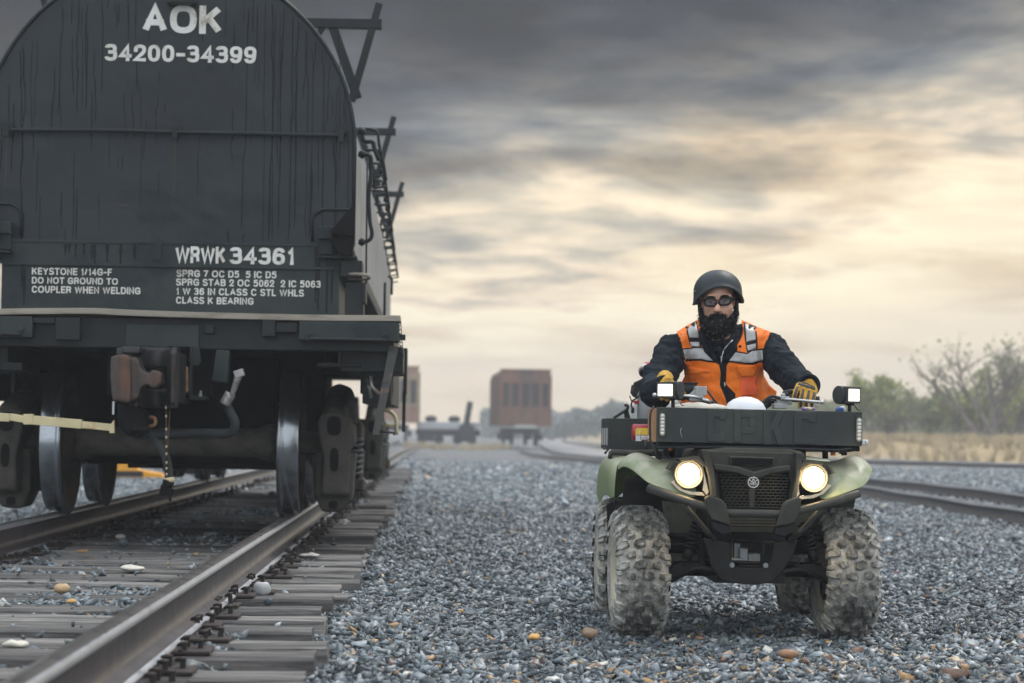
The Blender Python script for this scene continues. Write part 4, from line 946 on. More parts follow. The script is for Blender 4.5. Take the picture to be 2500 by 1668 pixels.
M_RIM = mat("beige_rim", lin((186, 178, 160)), 0.6, 0.1, 0.15, 14)
M_CHROME = mat("lever_alloy", lin((190, 190, 190)), 0.28, 0.85, 0.08, 20)
M_GREYPL = mat("grey_master_cylinder", lin((158, 160, 160)), 0.5, 0.2, 0.1, 20, lin((120, 120, 118)), 0.3, 20)
M_GRIP = mat("grip_rubber", lin((48, 50, 54)), 0.65, 0.0, 0.1, 30)
M_SEAT = mat("seat_vinyl", lin((36, 37, 38)), 0.5, 0.0, 0.1, 20)
M_PLY = mat("tan_box_side", lin((176, 132, 92)), 0.7, 0.0, 0.12, 6, stretch=(1, 1, 5))
M_LEDW = mat("led_lens", lin((216, 214, 200)), 0.2, 0.0, 0.05, 30, coat=0.6)
M_CLRLENS = mat("led_housing_clear", lin((128, 130, 126)), 0.25, 0.0, 0.2, 40, coat=0.5)
M_BADGE = mat("badge_silver", lin((214, 212, 208)), 0.3, 0.6, 0.05, 20)
M_LAMPON = mat("headlight_glow", (1, 0.9, 0.7), 0.3, var=0.0, emit=(1.0, 0.80, 0.50), estr=7.0)
M_WORKDIM = mat("work_light_lens", lin((200, 198, 186)), 0.2, var=0.0, emit=(1.0, 0.95, 0.80), estr=1.0, coat=0.5)
M_LAMPRIM = mat("headlight_warm_rim", (1, 0.8, 0.5), 0.3, var=0.0, emit=(1.0, 0.56, 0.20), estr=1.15)
M_WORKON = mat("work_light_glow", (1, 1, 0.95), 0.3, var=0.0, emit=(1.0, 0.97, 0.84), estr=3.0)
M_REFL = mat("lamp_reflector", lin((210, 196, 170)), 0.25, 0.9, 0.05, 20)
M_TAPE = mat("reflective_tape", lin((196, 198, 198)), 0.35, 0.2, 0.15, 30)
def tyre_mat():
    m = bpy.data.materials.new("muddy_tyre"); m.use_nodes = True; t = NT(m.node_tree); b = t.n['Principled BSDF']
    tc = t.add('ShaderNodeTexCoord').outputs['Object']; sp = t.add('ShaderNodeSeparateXYZ', i_0=tc).outputs
    r = t.math('SQRT', t.math('ADD', t.math('MULTIPLY', sp[1], sp[1]), t.math('MULTIPLY', sp[2], sp[2])))
    n1 = t.noise(tc, 24, 7, 0.7, 0.6); n2 = t.noise(tc, 7, 5, 0.6); n3 = t.noise(tc, 90, 4, 0.6)
    worn = t.math('MULTIPLY', t.math('SUBTRACT', r, 0.272), 34.0, clamp=True)      # lug tops rubbed darker
    k = t.math('ADD', t.math('ADD', t.math('MULTIPLY', worn, 0.12), t.math('MULTIPLY', n2, 0.35)), t.math('MULTIPLY', n1, 0.65))
    c = t.ramp(k, [(0.40, lin((190, 188, 180))), (0.52, lin((152, 151, 146))), (0.60, lin((100, 100, 97))), (0.70, lin((46, 46, 46)))])
    c = t.mix(1.0, c, t.ramp(n3, [(0.3, 0.78), (0.7, 1.2)]), 'MULTIPLY')
    t.put(b.inputs['Base Color'], c); b.inputs['Roughness'].default_value = 0.8
    bp = t.add('ShaderNodeBump', i_Strength=1.0, i_Distance=0.004, i_Height=t.noise(tc, 60, 6, 0.7)); t.l.new(bp.outputs[0], b.inputs['Normal']); return m
M_TYRE = tyre_mat()
QUAD = empty("quad_bike", ATVF.loc, ATVF.rz)
tag(QUAD, "sage green quad bike with mud caked tyres, lit headlights and black cargo boxes", "quad bike")
ap = ATVF.at
def ax(pts, l): return [(lambda q: (q.x, q.z))(ap(a, b, l)) for a, b in pts]
def mir(pts): return [(-x, z) for x, z in reversed(pts)]
def abox(mb, x0, y0, x1, y1, l0, l1):
    xm, ym = (x0 + x1) / 2, (y0 + y1) / 2
    return mb.span((ap(x0, ym, l0).x, l0, ap(xm, y0, l0).z), (ap(x1, ym, l0).x, l1, ap(xm, y1, l0).z))
# ---- wheels
TR_R, TR_W = 0.302, 0.235
def tyre_mesh():
    mb = MB(); h = TR_W / 2
    prof = [(-h * 0.55, 0.165), (-h * 0.92, 0.185), (-h * 1.0, 0.225), (-h * 0.93, 0.254), (-h * 0.62, 0.268), (0, 0.272), (h * 0.62, 0.268), (h * 0.93, 0.254), (h * 1.0, 0.225), (h * 0.92, 0.185), (h * 0.55, 0.165), (-h * 0.55, 0.165)]
    mb.lathe(prof, (0, 0, 0), 'x', 56)
    N = 18
    def lug(side, a, pts, r0, r1):
        """a tread block: outline pts (x, arc length) standing from radius r0(x) to r1(x)"""
        lo, hi = [], []; cx = sum(p[0] for p in pts) / len(pts); cs = sum(p[1] for p in pts) / len(pts)
        for (x, s_) in pts:
            for (lst, rr, k) in ((lo, r0, 1.06), (hi, r1, 0.86)):
                xx, ss_ = cx + (x - cx) * k, cs + (s_ - cs) * k; aa = a + ss_ * 0.86 / 0.29; r = rr(abs(xx)) + random.uniform(-0.0025, 0.0025)
                lst.append(mb.b.verts.new((side * xx, r * math.sin(aa), r * math.cos(aa))))
        n = len(pts); mb.b.faces.new(hi); 
        for i in range(n): mb.b.faces.new((lo[i], lo[(i + 1) % n], hi[(i + 1) % n], hi[i]))
    base = lambda x: float(np.interp(x, [0, 0.073, 0.109, 0.1175], [0.268, 0.264, 0.248, 0.225]))
    top = lambda x: float(np.interp(x, [0, 0.05, 0.085, 0.11, 0.126], [0.303, 0.301, 0.294, 0.274, 0.250]))
    for i in range(N):
        for side in (-1, 1):
            a = 2 * math.pi * (i + (0.5 if side > 0 else 0)) / N
            lug(side, a, [(-0.008, -0.022), (0.030, -0.034), (0.048, -0.018), (0.044, 0.010), (0.012, 0.024), (-0.008, 0.016)], base, top)
            lug(side, a + 0.16, [(0.036, -0.020), (0.070, -0.030), (0.084, -0.006), (0.066, 0.022), (0.040, 0.014)], base, top)
            lug(side, a - 0.03, [(0.064, -0.012), (0.100, -0.028), (0.126, -0.024), (0.126, 0.012), (0.098, 0.018), (0.070, 0.018)], base, top)
            lug(side, a + 0.19, [(0.096, -0.014), (0.125, -0.012), (0.125, 0.014), (0.100, 0.016)], base, top)
    return mb
def wheel_proto():
    w = empty("wheel", (0, 0, 0), 0, QUAD)
    tyre_mesh().build("tyre", M_TYRE, w, 0.004, 2)
    mb = MB(); mb.smooth()
    mb.lathe([(-0.075, 0.0), (-0.07, 0.05), (-0.04, 0.075), (-0.045, 0.125), (-0.09, 0.150), (-0.108, 0.168), (-0.108, 0.176), (-0.098, 0.178), (-0.06, 0.160), (0.06, 0.160), (0.098, 0.178), (0.108, 0.172), (0.09, 0.150), (0.05, 0.145), (-0.02, 0.12), (-0.02, 0.0)], (0, 0, 0), 'x', 40)
    mb.build("rim", M_RIM, w); return w
WF = wheel_proto()
FRX = (ap(1625, 1400, -0.1).x + ap(1497, 1400, -0.1).x) / 2; FRX2 = (ap(2003, 1400, -0.1).x + ap(2137, 1400, -0.1).x) / 2
for i, (x, y, k, rot) in enumerate(((FRX, 0, 1.0, 0.03), (FRX2, 0, 1.0, math.pi + 0.03), (-0.475, 1.22, 1.12, 0), (0.475, 1.22, 1.12, math.pi))):
    o = WF if i == 0 else copy_tree(WF, QUAD)
    o.location = (x, y, TR_R - 0.022); o.rotation_euler = (0.7 * i, 0, rot); o.scale = (k, 1, 1)
# ---- fenders (surface through measured front-view rows, mirrored)
cols = [((1509, 1150), (1507, 1146), (1510, 1134), (0.06, 0.10, 0.14)), ((1520, 1137), (1518, 1129), (1520, 1122), (-0.04, 0.02, 0.10)), ((1539, 1145), (1537, 1130), (1536, 1107), (-0.16, -0.10, 0.04)),
        ((1556, 1158), (1562, 1132), (1562, 1100), (-0.26, -0.20, -0.02)), ((1576, 1178), (1582, 1142), (1586, 1108), (-0.32, -0.27, -0.10)), ((1596, 1187), (1602, 1160), (1608, 1116), (-0.35, -0.31, -0.14)),
        ((1630, 1198), (1634, 1168), (1640, 1118), (-0.38, -0.35, -0.18)), ((1672, 1213), (1668, 1180), (1662, 1116), (-0.40, -0.38, -0.20)), ((1704, 1222), (1700, 1180), (1694, 1112), (-0.38, -0.36, -0.20))]
for sgn in (1, -1):
    mb = MB(); mb.smooth(); rows = [[], [], [], [], []]
    for (a, b, c, ls) in cols:
        for k, (p, l_) in enumerate(zip((a, b, c), ls)):
            q = ap(*p, l_); rows[k].append(Vector((q.x * sgn, q.y, q.z)))
        q = rows[2][-1]; rows[3].append(Vector((q.x, 0.30, q.z - 0.015))); rows[4].append(Vector((q.x * 1.0, 0.46, q.z - 0.20)))
    grid = [[mb.b.verts.new(p) for p in r] for r in rows]
    for A, B in zip(grid, grid[1:]):
        for k in range(len(A) - 1): mb.b.faces.new((A[k], A[k + 1], B[k + 1], B[k]))
    cl = mb.b.edges.layers.float.new('crease_edge')
    for k in range(len(cols) - 1):
        e = mb.b.edges.get((grid[1][k], grid[1][k + 1]));  e[cl] = 0.85 if e else 0
    for j in (2, 3, 4):
        for r in range(2):
            e = mb.b.edges.get((grid[r][j], grid[r + 1][j]))
            if e: e[cl] = 0.75
    mb._done(mb.b.faces[:]); mb.build("fender", M_GREEN, QUAD, subsurf=2, solid=0.006)
    # black wheel-arch liner behind the tyre and the splashed panel beside the engine
    mb = MB(); mb.smooth(); mb.lathe([(sgn * 0.21, 0.40), (sgn * 0.40, 0.42), (sgn * 0.55, 0.415)], (0, 0, 0.30), 'x', 30, (math.radians(6), math.radians(84))); mb.build("arch_liner", M_PLAS, QUAD, solid=0.004)
    mb = MB(); mb.prism([(sgn * abs(x), z) for x, z in ax(((1612, 1195), (1700, 1222), (1712, 1300), (1690, 1304), (1626, 1302)), 0.30)], 0.29, 0.30); mb.build("inner_panel", M_MUDPAN, QUAD, 0.003)
    mb = MB(); mb.prism([(sgn * abs(x), z) for x, z in ax(((1630, 1310), (1705, 1310), (1705, 1380), (1640, 1380)), 0.42)], 0.41, 0.42); mb.build("lower_panel", M_MUDPAN, QUAD, 0.003)
    # rear fender with its mud guard
    mb = MB(); mb.smooth()
    rr = [[(1505, 1217, .72), (1505, 1168, .72), (1507, 1146, .74), (1528, 1130, .76), (1580, 1124, .78)], [(1497, 1218, .76), (1492, 1166, .76), (1495, 1134, .78), (1528, 1120, .80), (1590, 1118, .82)], [(1490, 1219, .84), (1479, 1160, .84), (1482, 1130, .86), (1500, 1116, .90), (1590, 1112, .9)]]
    G = [[mb.b.verts.new((lambda q: (q.x * sgn, q.y, q.z))(ap(*p))) for p in r] for r in rr]
    G.append([mb.b.verts.new((v.co.x, v.co.y + 0.55, v.co.z + 0.02)) for v in G[2]]); G.append([mb.b.verts.new((v.co.x, v.co.y + 0.75, v.co.z - 0.10)) for v in G[2]])
    for A, B in zip(G, G[1:]):
        for k in range(4): mb.b.faces.new((A[k], A[k + 1], B[k + 1], B[k]))
    mb._done(mb.b.faces[:]); mb.build("rear_fender", M_GREEN, QUAD, subsurf=2, solid=0.006)
    mb = MB(); mb.prism([(sgn * abs(x), z) for x, z in ax(((1481, 1232), (1499, 1222), (1501, 1300), (1499, 1352), (1492, 1345), (1483, 1290)), 0.80)], 0.80, 0.815); mb.prism([(sgn * abs(x), z) for x, z in ax(((1500, 1222), (1512, 1222), (1507, 1260), (1502, 1330)), 0.78)], 0.78, 0.79)
    q = ap(1485, 1233, 0.80); mb.hexbolt((q.x * sgn, 0.80, q.z), 0.010, 0.008); mb.build("mud_guard", M_CHASSIS, QUAD, 0.002)
# ---- nose: black front cover, slot, V ridge, mesh grille, badge, stem
NL = -0.44
mb = MB(); mb.prism(ax(((1713, 1099), (1760, 1101), (1945, 1106), (1952, 1118), (1955, 1170), (1944, 1216), (1925, 1246), (1770, 1246), (1745, 1216), (1728, 1165), (1712, 1112)), NL + 0.05), NL + 0.05, -0.05)
mb.prism(ax(((1741, 1132), (1800, 1139), (1842, 1153), (1885, 1142), (1930, 1136), (1928, 1150), (1880, 1158), (1858, 1168), (1826, 1166), (1800, 1156), (1745, 1148)), NL), NL - 0.005, NL + 0.06)
for pts in (((1712, 1098), (1728, 1098), (1745, 1150), (1752, 1216), (1738, 1214), (1730, 1165)), ((1943, 1104), (1960, 1106), (1956, 1160), (1944, 1222), (1930, 1222), (1942, 1165))):
    mb.prism(ax(pts, NL - 0.01), NL - 0.01, NL + 0.10)
mb.prism(ax(((1780, 1113), (1892, 1117), (1888, 1136), (1842, 1140), (1782, 1134)), NL + 0.03), NL + 0.03, NL + 0.06)
mb.build("front_cover", M_PLAS, QUAD, 0.006)
FC = [c for c in QUAD.children if c.name.startswith("front_cover")][0]
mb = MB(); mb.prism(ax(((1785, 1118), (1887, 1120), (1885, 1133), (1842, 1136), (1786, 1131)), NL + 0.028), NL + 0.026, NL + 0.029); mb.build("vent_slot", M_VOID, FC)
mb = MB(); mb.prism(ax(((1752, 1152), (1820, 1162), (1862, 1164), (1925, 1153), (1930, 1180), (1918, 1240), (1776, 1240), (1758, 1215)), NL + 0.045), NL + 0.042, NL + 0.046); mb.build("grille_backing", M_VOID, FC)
mb = MB(); q0, q1 = ap(1756, 1158, NL + 0.03), ap(1926, 1240, NL + 0.03); nz = 11; dz = (q0.z - q1.z) / nz
for j in range(nz + 1):
    z = q1.z + j * dz; f = j / nz; xa, xb = q0.x + 0.03 * (1 - f), q1.x - 0.012 * (1 - f)
    mb.tube([(xa, NL + 0.032, z), (xb, NL + 0.032, z)], 0.0026, 5)
    n = 13
    for i in range(n):
        x = xa + (xb - xa) * (i + (0.5 if j % 2 else 0)) / n
        if j < nz: mb.tube([(x, NL + 0.032, z), (x + 0.004, NL + 0.032, z + dz)], 0.0022, 4)
mb.build("grille_mesh", M_PLAS, FC)
mb = MB(); mb.prism(ax(((1829, 1194), (1843, 1194), (1842, 1240), (1830, 1240)), NL), NL, NL + 0.03); q = ap(1839, 1178, NL - 0.004); mb.cyl((q.x, NL + 0.03, q.z), (q.x, NL - 0.004, q.z), 0.030, 0.030, 32); mb.build("badge_stem", M_PLAS, FC, 0.002)
mb = MB(); bq = Vector((q.x, NL - 0.008, q.z)); rb = 0.0225
mb.tube([bq + Vector((rb * math.cos(a), 0, rb * math.sin(a))) for a in [2 * math.pi * i / 36 for i in range(36)]], 0.0026, 6, closed=True)
for k in range(3):           # three tuning forks crossing at the centre
    a = math.pi / 2 + k * 2 * math.pi / 3; d = Vector((math.cos(a), 0, math.sin(a))); n_ = Vector((-d.z, 0, d.x))
    mb.tube([bq - d * 0.021, bq], 0.0019, 5)
    for s_ in (-1, 0, 1): mb.tube([bq + d * 0.002 + n_ * 0.0042 * s_, bq + d * (0.0195 if s_ == 0 else 0.0165) + n_ * 0.0042 * s_], 0.0013, 5)
    mb.tube([bq - d * 0.008 - n_ * 0.0045, bq - d * 0.008 + n_ * 0.0045], 0.0014, 5)
mb.build("badge", M_BADGE, FC)
# hood under the rack and its lighter panels
mb = MB(); mb.prism(ax(((1706, 1100), (1770, 1092), (1930, 1096), (1965, 1106), (1960, 1160), (1700, 1160)), -0.30), -0.34, 0.42); mb.build("hood", M_PLAS, QUAD, 0.02, 3)
mb = MB(); mb.prism(ax(((1755, 1088), (1905, 1091), (1912, 1106), (1770, 1102)), -0.24), -0.24, -0.10); mb.build("hood_panel", mat("pale_hood_panel", lin((168, 170, 166)), 0.5, var=0.15), QUAD, 0.006)
# ---- headlights
for (hx, hy) in ((1681, 1158), (1986, 1167)):
    c = ap(hx, hy, -0.42); r = 0.049
    h = empty("headlight", (0, 0, 0), 0, QUAD)
    mb = MB(); mb.smooth(); mb.lathe([(0.10, 0.055), (0.0, 0.066), (-0.012, 0.066), (-0.014, 0.060), (-0.004, 0.054), (0.02, 0.053), (0.06, 0.02), (0.06, 0.0)], c, 'y', 40); mb.build("lamp_housing", M_PLAS, h)
    mb = MB(); mb.smooth(); mb.lathe([(0.004, r), (-0.006, r * 0.85), (-0.012, r * 0.5), (-0.014, 0.0)], c, 'y', 40); mb.build("lamp_lens", M_LAMPON, h)
    mb = MB(); mb.smooth(); mb.lathe([(-0.002, r * 0.93), (-0.0055, r * 0.97), (-0.002, r * 1.02), (0.004, r * 1.04)], c, 'y', 40); mb.build("lamp_glow_ring", M_LAMPRIM, h)
    ld = bpy.data.lights.new("lamp_light", 'SPOT'); ld.energy = 5; ld.color = (1.0, 0.74, 0.42); ld.shadow_soft_size = 0.03; ld.spot_size = R(165); ld.spot_blend = 0.6
    lo_ = bpy.data.objects.new("lamp_light", ld); link(lo_, h); lo_.location = c + Vector((0, -0.05, 0)); lo_.rotation_euler = (R(76), 0, 0)
    s_ = 1 if hx < 1800 else -1
    # brow over the lamp and reflector wedge beside it
    mb = MB(); P = lambda dx, dy, l: (lambda q: (q.x, q.z))(ap(hx + s_ * dx, hy + dy, l))
    mb.prism([P(-26, -38, -.42), (P(24, -44, -.42)), P(44, -20, -.42), P(36, -18, -.42), P(18, -34, -.42), P(-22, -31, -.42)], -0.45, -0.28)
    mb.prism([P(-52, -12, -.4), P(-40, -32, -.4), P(-24, -26, -.4), P(-30, -6, -.4)], -0.41, -0.30)
    mb.build("lamp_brow", M_PLAS, h, 0.003)
    mb = MB(); mb.prism([P(30, -24, -.40), P(36, -16, -.40), P(50, 44, -.40), P(44, 52, -.40), P(34, 40, -.40), P(36, 10, -.40)], -0.405, -0.34); mb.prism([P(-34, 14, -.40), P(-14, 36, -.40), P(10, 42, -.40), P(34, 44, -.40), P(42, 54, -.40), P(0, 50, -.40), P(-24, 40, -.40), P(-44, 20, -.40)], -0.405, -0.36); mb.build("lamp_reflector", M_REFL, h, 0.002)
# ---- bumper
BL = -0.52
bt = empty("bumper", (0, 0, 0), 0, QUAD)
mb = MB(); A = [ap(1583, 1192, -0.36), ap(1660, 1218, -0.46), ap(1728, 1240, BL + 0.02), ap(1762, 1250, BL + 0.01), ap(1778, 1253, BL + 0.01), ap(1903, 1255, BL + 0.01), ap(1920, 1253, BL + 0.01), ap(1955, 1247, BL + 0.02), ap(2020, 1229, -0.46), ap(2095, 1206, -0.36)]
mb.tube(A, 0.0185, 16); mb.build("bumper_tube", M_TUBE, bt)
for pts in ([(1668, 1232), (1690, 1256), (1718, 1288), (1744, 1316)], [(2008, 1240), (1986, 1264), (1958, 1294), (1930, 1320)]):
    mb = MB(); mb.tube([ap(*p, -0.45 + 0.03 * i) for i, p in enumerate(pts)], 0.0125, 10); mb.build("bumper_brace", M_TUBE, bt)
for pts, low in ((((1722, 1216), (1733, 1209), (1762, 1220), (1773, 1232), (1784, 1284), (1757, 1276), (1736, 1268), (1724, 1244)), ((1734, 1268), (1757, 1276), (1785, 1284), (1786, 1304), (1762, 1306), (1744, 1294))), (((1958, 1218), (1950, 1213), (1920, 1224), (1911, 1234), (1895, 1286), (1918, 1284), (1941, 1276), (1950, 1256)), ((1943, 1276), (1918, 1284), (1895, 1287), (1890, 1306), (1915, 1312), (1935, 1300)))):
    mb = MB(); mb.prism(ax(pts, BL - 0.03), BL - 0.035, BL + 0.03); mb.build("bumper_plate", M_PLAS, bt, 0.008, 3)
    mb = MB(); mb.prism(ax(low, BL - 0.02), BL - 0.02, BL + 0.06); mb.build("bumper_foot", M_CHASSIS, bt, 0.006)
mb = MB()
for y in (1268, 1276, 1283): mb.tube([ap(1782, y, -0.42), ap(1892, y + 1, -0.42)], 0.004, 5)
abox(mb, 1778, 1262, 1894, 1300, -0.40, -0.2); mb.build("lower_grille", M_PLAS, QUAD, 0.003)
# ---- underside: skid plate, gearbox, arms, shocks
mb = MB(); mb.prism(ax(((1717, 1313), (1780, 1327), (1786, 1372), (1790, 1385), (1868, 1387), (1880, 1372), (1890, 1328), (1946, 1318), (1937, 1352), (1905, 1402), (1884, 1420), (1848, 1428), (1790, 1424), (1760, 1416), (1735, 1380)), -0.34), -0.35, -0.33)
mb.prism(ax(((1760, 1415), (1790, 1424), (1848, 1428), (1884, 1420), (1878, 1400), (1770, 1398)), -0.34), -0.33, 0.9); mb.build("skid_plate", M_CHASSIS, QUAD, 0.004)
SK = [c for c in QUAD.children if c.name.startswith("skid_plate")][0]
for (x, y) in ((1787, 1380), (1869, 1381)):
    mb = MB(); mb.hexbolt(ap(x, y, -0.35), 0.009, 0.012); mb.hexbolt(ap(x, y, -0.35), 0.013, 0.004); mb.build("bolt", M_GEAR, SK)
mb = MB(); abox(mb, 1786, 1326, 1808, 1372, -0.2, 0.1); abox(mb, 1806, 1338, 1826, 1370, -0.24, 0.1); abox(mb, 1826, 1352, 1856, 1371, -0.22, 0.1); mb.cyl(ap(1786, 1366, -0.27), ap(1812, 1366, -0.27), 0.008, 0.008, 10); mb.build("gearbox", M_GEAR, QUAD, 0.006)
mb = MB(); mb.tube([ap(1800, 1374, -0.30), ap(1856, 1375, -0.30)], 0.008, 8); mb.tube([ap(1801, 1382, -0.30), ap(1852, 1383, -0.30)], 0.006, 8); mb.tube([ap(1864, 1328, -0.3), ap(1862, 1374, -0.3)], 0.009, 8); mb.tube([ap(1786, 1318, -0.25), ap(1890, 1326, -0.25)], 0.009, 8); mb.tube([ap(1789, 1300, -0.2), ap(1788, 1380, -0.28)], 0.009, 8); mb.span((-0.16, -0.15, 0.24), (0.16, 0.9, 0.62)); mb.build("frame", M_CHASSIS, QUAD, 0.006)
for sgn in (-1, 1):
    P = lambda x, y, l: (lambda q: Vector((q.x * -sgn, q.y, q.z)))(ap(x, y, l))
    mb = MB(); mb.tube([P(1620, 1424, -0.12), P(1660, 1404, -0.13), P(1694, 1390, -0.14), P(1716, 1388, -0.15), P(1752, 1396, -0.15)], 0.015, 8)
    pl = [(1630, 1398), (1640, 1384), (1672, 1371), (1716, 1376), (1722, 1386), (1694, 1388), (1660, 1403), (1632, 1416)]
    mb.prism([((P(a, b, -0.14)).x, (P(a, b, -0.14)).z) for a, b in pl], -0.15, -0.10); mb.tube([P(1630, 1380, 0.05), P(1750, 1376, 0.05)], 0.018, 8)
    for (x, y) in ((1638, 1374), (1669, 1378), (1714, 1372)): mb.hexbolt(P(x, y, -0.15), 0.009, 0.012)
    mb.build("suspension_arm", M_CHASSIS, QUAD, 0.003)
    mb = MB(); mb.tube([P(1628, 1310, -0.1), P(1740, 1308, -0.1)], 0.016, 8); mb.build("upper_arm", M_CHASSIS, QUAD)
    mb = MB(); mb.tube([P(1628, 1332, -0.16), P(1690, 1326, -0.16)], 0.006, 6); mb.build("tie_rod", M_CHASSIS, QUAD)
    mb = MB(); mb.cyl(P(1676, 1366, -0.16), P(1686, 1338, -0.165), 0.024, 0.022, 14); mb.cyl(P(1686, 1338, -0.165), P(1687, 1333, -0.165), 0.034, 0.034, 16)
    t0, t1 = P(1688, 1332, -0.165), P(1706, 1272, -0.17); dv = (t1 - t0); w = dv.normalized(); u = w.orthogonal().normalized(); v_ = w.cross(u)
    mb.tube([t0 + dv * i / 72 + (u * math.cos(2 * math.pi * i / 12) + v_ * math.sin(2 * math.pi * i / 12)) * 0.026 for i in range(73)], 0.0065, 6); mb.cyl(t0, t1, 0.014, 0.014, 8); mb.build("shock_absorber", M_CHASSIS, QUAD)
    if sgn > 0 or True:
        mb = MB(); mb.smooth(); q = P(1640, 1388, 0); prof = []
        for i in range(7): prof += [(-0.05 + 0.014 * i, 0.05 + 0.004 * i), (-0.043 + 0.014 * i, 0.062 + 0.005 * i)]
        mb.lathe([((d if sgn > 0 else -d), r) for d, r in prof], (sgn * 0.40, 0, 0.22), 'x', 20); mb.build("axle_boot", M_GRIP, QUAD)
mb = MB(); mb.cyl((-0.46, 0, 0.28), (0.46, 0, 0.28), 0.02, 0.02, 10); mb.cyl((-0.46, 1.22, 0.28), (0.46, 1.22, 0.28), 0.03, 0.03, 10); mb.span((-0.12, 0.9, 0.24), (0.12, 1.4, 0.5)); mb.build("axle", M_CHASSIS, QUAD)
mb = MB(); mb.span((-0.20, -0.05, 0.34), (0.20, 1.5, 0.72)); mb.prism([(0.35, 0.80), (0.55, 0.86), (0.85, 0.80), (1.0, 0.78), (1.45, 0.84), (1.5, 0.70), (0.35, 0.66)], -0.15, 0.15, 'x'); mb.build("seat", M_SEAT, QUAD, 0.03, 3)
for sgn in (-1, 1):
    mb = MB(); mb.span((sgn * 0.22, 0.46, 0.375), (sgn * 0.50, 0.86, 0.40)); mb.build("footwell", M_PLAS, QUAD, 0.01)
# ---- front cargo box with raised letters
F0 = -0.30
bx = empty("front_box", (0, 0, 0), 0, QUAD)
tl, tr_, br, bl_ = ap(1603, 994, F0), ap(2105, 1006, F0), ap(2104, 1090, F0), ap(1602, 1079, F0)
mb = MB(); mb.prism([(tl.x, tl.z), (tr_.x, tr_.z), (br.x, br.z), (bl_.x, bl_.z)], F0, F0 + 0.008)
tilt = (tl.z - tr_.z) / (tl.x - tr_.x)
mb.prism([(bl_.x + 0.004, bl_.z), (br.x - 0.004, br.z), (br.x - 0.004, br.z + 0.006), (bl_.x + 0.004, bl_.z + 0.006)], F0 + 0.008, F0 + 0.44)
mb.prism([(tl.x, tl.z - 0.008), (tr_.x, tr_.z - 0.008), (br.x, br.z), (bl_.x, bl_.z)], F0 + 0.44, F0 + 0.447)
mb.prism([(tr_.x - 0.006, tr_.z - 0.006), (tr_.x, tr_.z - 0.006), (br.x, br.z), (br.x - 0.006, br.z)], F0 + 0.008, F0 + 0.44); mb.build("box_panel", M_STEELBLK, bx, 0.0025)
mb = MB(); mb.prism([(tl.x, tl.z - 0.004), (tl.x + 0.008, tl.z - 0.004), (bl_.x + 0.008, bl_.z), (bl_.x, bl_.z)], F0 + 0.008, F0 + 0.44); mb.build("box_side", M_PLY, bx, 0.001)
M_LETT = mat("dusty_raised_steel", lin((48, 53, 54)), 0.45, 0.0, 0.14, 6, lin((62, 67, 65)), 0.4, 3.2, dust=lin((120, 118, 108)), dustamt=0.15)
for ch, x0, x1, y0, y1 in (("C", 1726, 1772, 999, 1079), ("P", 1791, 1845, 1001, 1080), ("K", 1863, 1918, 1002, 1086), ("C", 1937, 1992, 1006, 1084)):
    a, b = ap(x0, y1, F0), ap(x1, y0, F0)
    lt = {'C': [(0.08, 0), (0.92, 0), (1, 0.08), (1, 0.30), (0.66, 0.30), (0.66, 0.24), (0.36, 0.24), (0.36, 0.76), (0.66, 0.76), (0.66, 0.68), (1, 0.66), (1, 0.92), (0.92, 1), (0.08, 1), (0, 0.92), (0, 0.08)],
          'K': [(0, 0), (0.36, 0), (0.36, 0.36), (0.42, 0.42), (0.66, 0), (1, 0), (0.66, 0.56), (0.98, 1), (0.62, 1), (0.36, 0.64), (0.36, 1), (0, 1)]}
    mb = MB()
    if ch == 'P':
        for pts in ([(0, 0), (0.34, 0), (0.34, 1), (0, 1)], [(0.34, 0.76), (1, 0.76), (1, 0.92), (0.92, 1), (0.34, 1)], [(0.34, 0.26), (0.92, 0.26), (1, 0.34), (1, 0.48), (0.34, 0.48)], [(0.70, 0.48), (1, 0.48), (1, 0.76), (0.70, 0.76)]):
            mb.prism([(a.x + (b.x - a.x) * u, a.z + (b.z - a.z) * v) for u, v in pts], F0 - 0.006, F0 + 0.001)
    else:
        mb.prism([(a.x + (b.x - a.x) * u, a.z + (b.z - a.z) * v) for u, v in lt[ch]], F0 - 0.006, F0 + 0.001)
    mb.build("raised_letter", M_LETT, bx, 0.0022, 2)
mb = MB(); mb.tube([ap(1664, 1045, F0 - 0.001), ap(1661, 1052, F0 - 0.001), ap(1663, 1062, F0 - 0.001), ap(1666, 1068, F0 - 0.001)], 0.0012, 4); mb.build("scratch_mark", M_TAPE, bx)
for (x0, y0, x1, y1) in ((1608, 1007, 1625, 1066), (2088, 1018, 2105, 1080)):
    ms = empty("marker_light", (0, 0, 0), 0, bx)
    a, b = ap(x0, y1, F0), ap(x1, y0, F0); w, h = (b.x - a.x), (b.z - a.z); cx, cz = (a.x + b.x) / 2, (a.z + b.z) / 2
    def stad(k, dh): r = w / 2 * k; H = h / 2 * dh - r; return [(cx + r * math.cos(t), cz + H + r * math.sin(t)) for t in [math.pi * i / 10 for i in range(11)]] + [(cx + r * math.cos(t), cz - H + r * math.sin(t)) for t in [math.pi + math.pi * i / 10 for i in range(11)]]
    mb = MB(); mb.prism(stad(1.0, 1.12), F0 - 0.008, F0); mb.build("light_base", M_STEELBLK, ms, 0.001)
    mb = MB(); mb.prism(stad(0.82, 0.95), F0 - 0.016, F0 - 0.006); mb.build("light_cover", M_CLRLENS, ms, 0.002)
    mb = MB()
    for i in range(6): mb.ball((cx, F0 - 0.016, cz + h * 0.36 * (1 - 2 * i / 5)), (0.0085, 0.004, 0.0075), 2)
    mb.build("led", M_LEDW, ms)
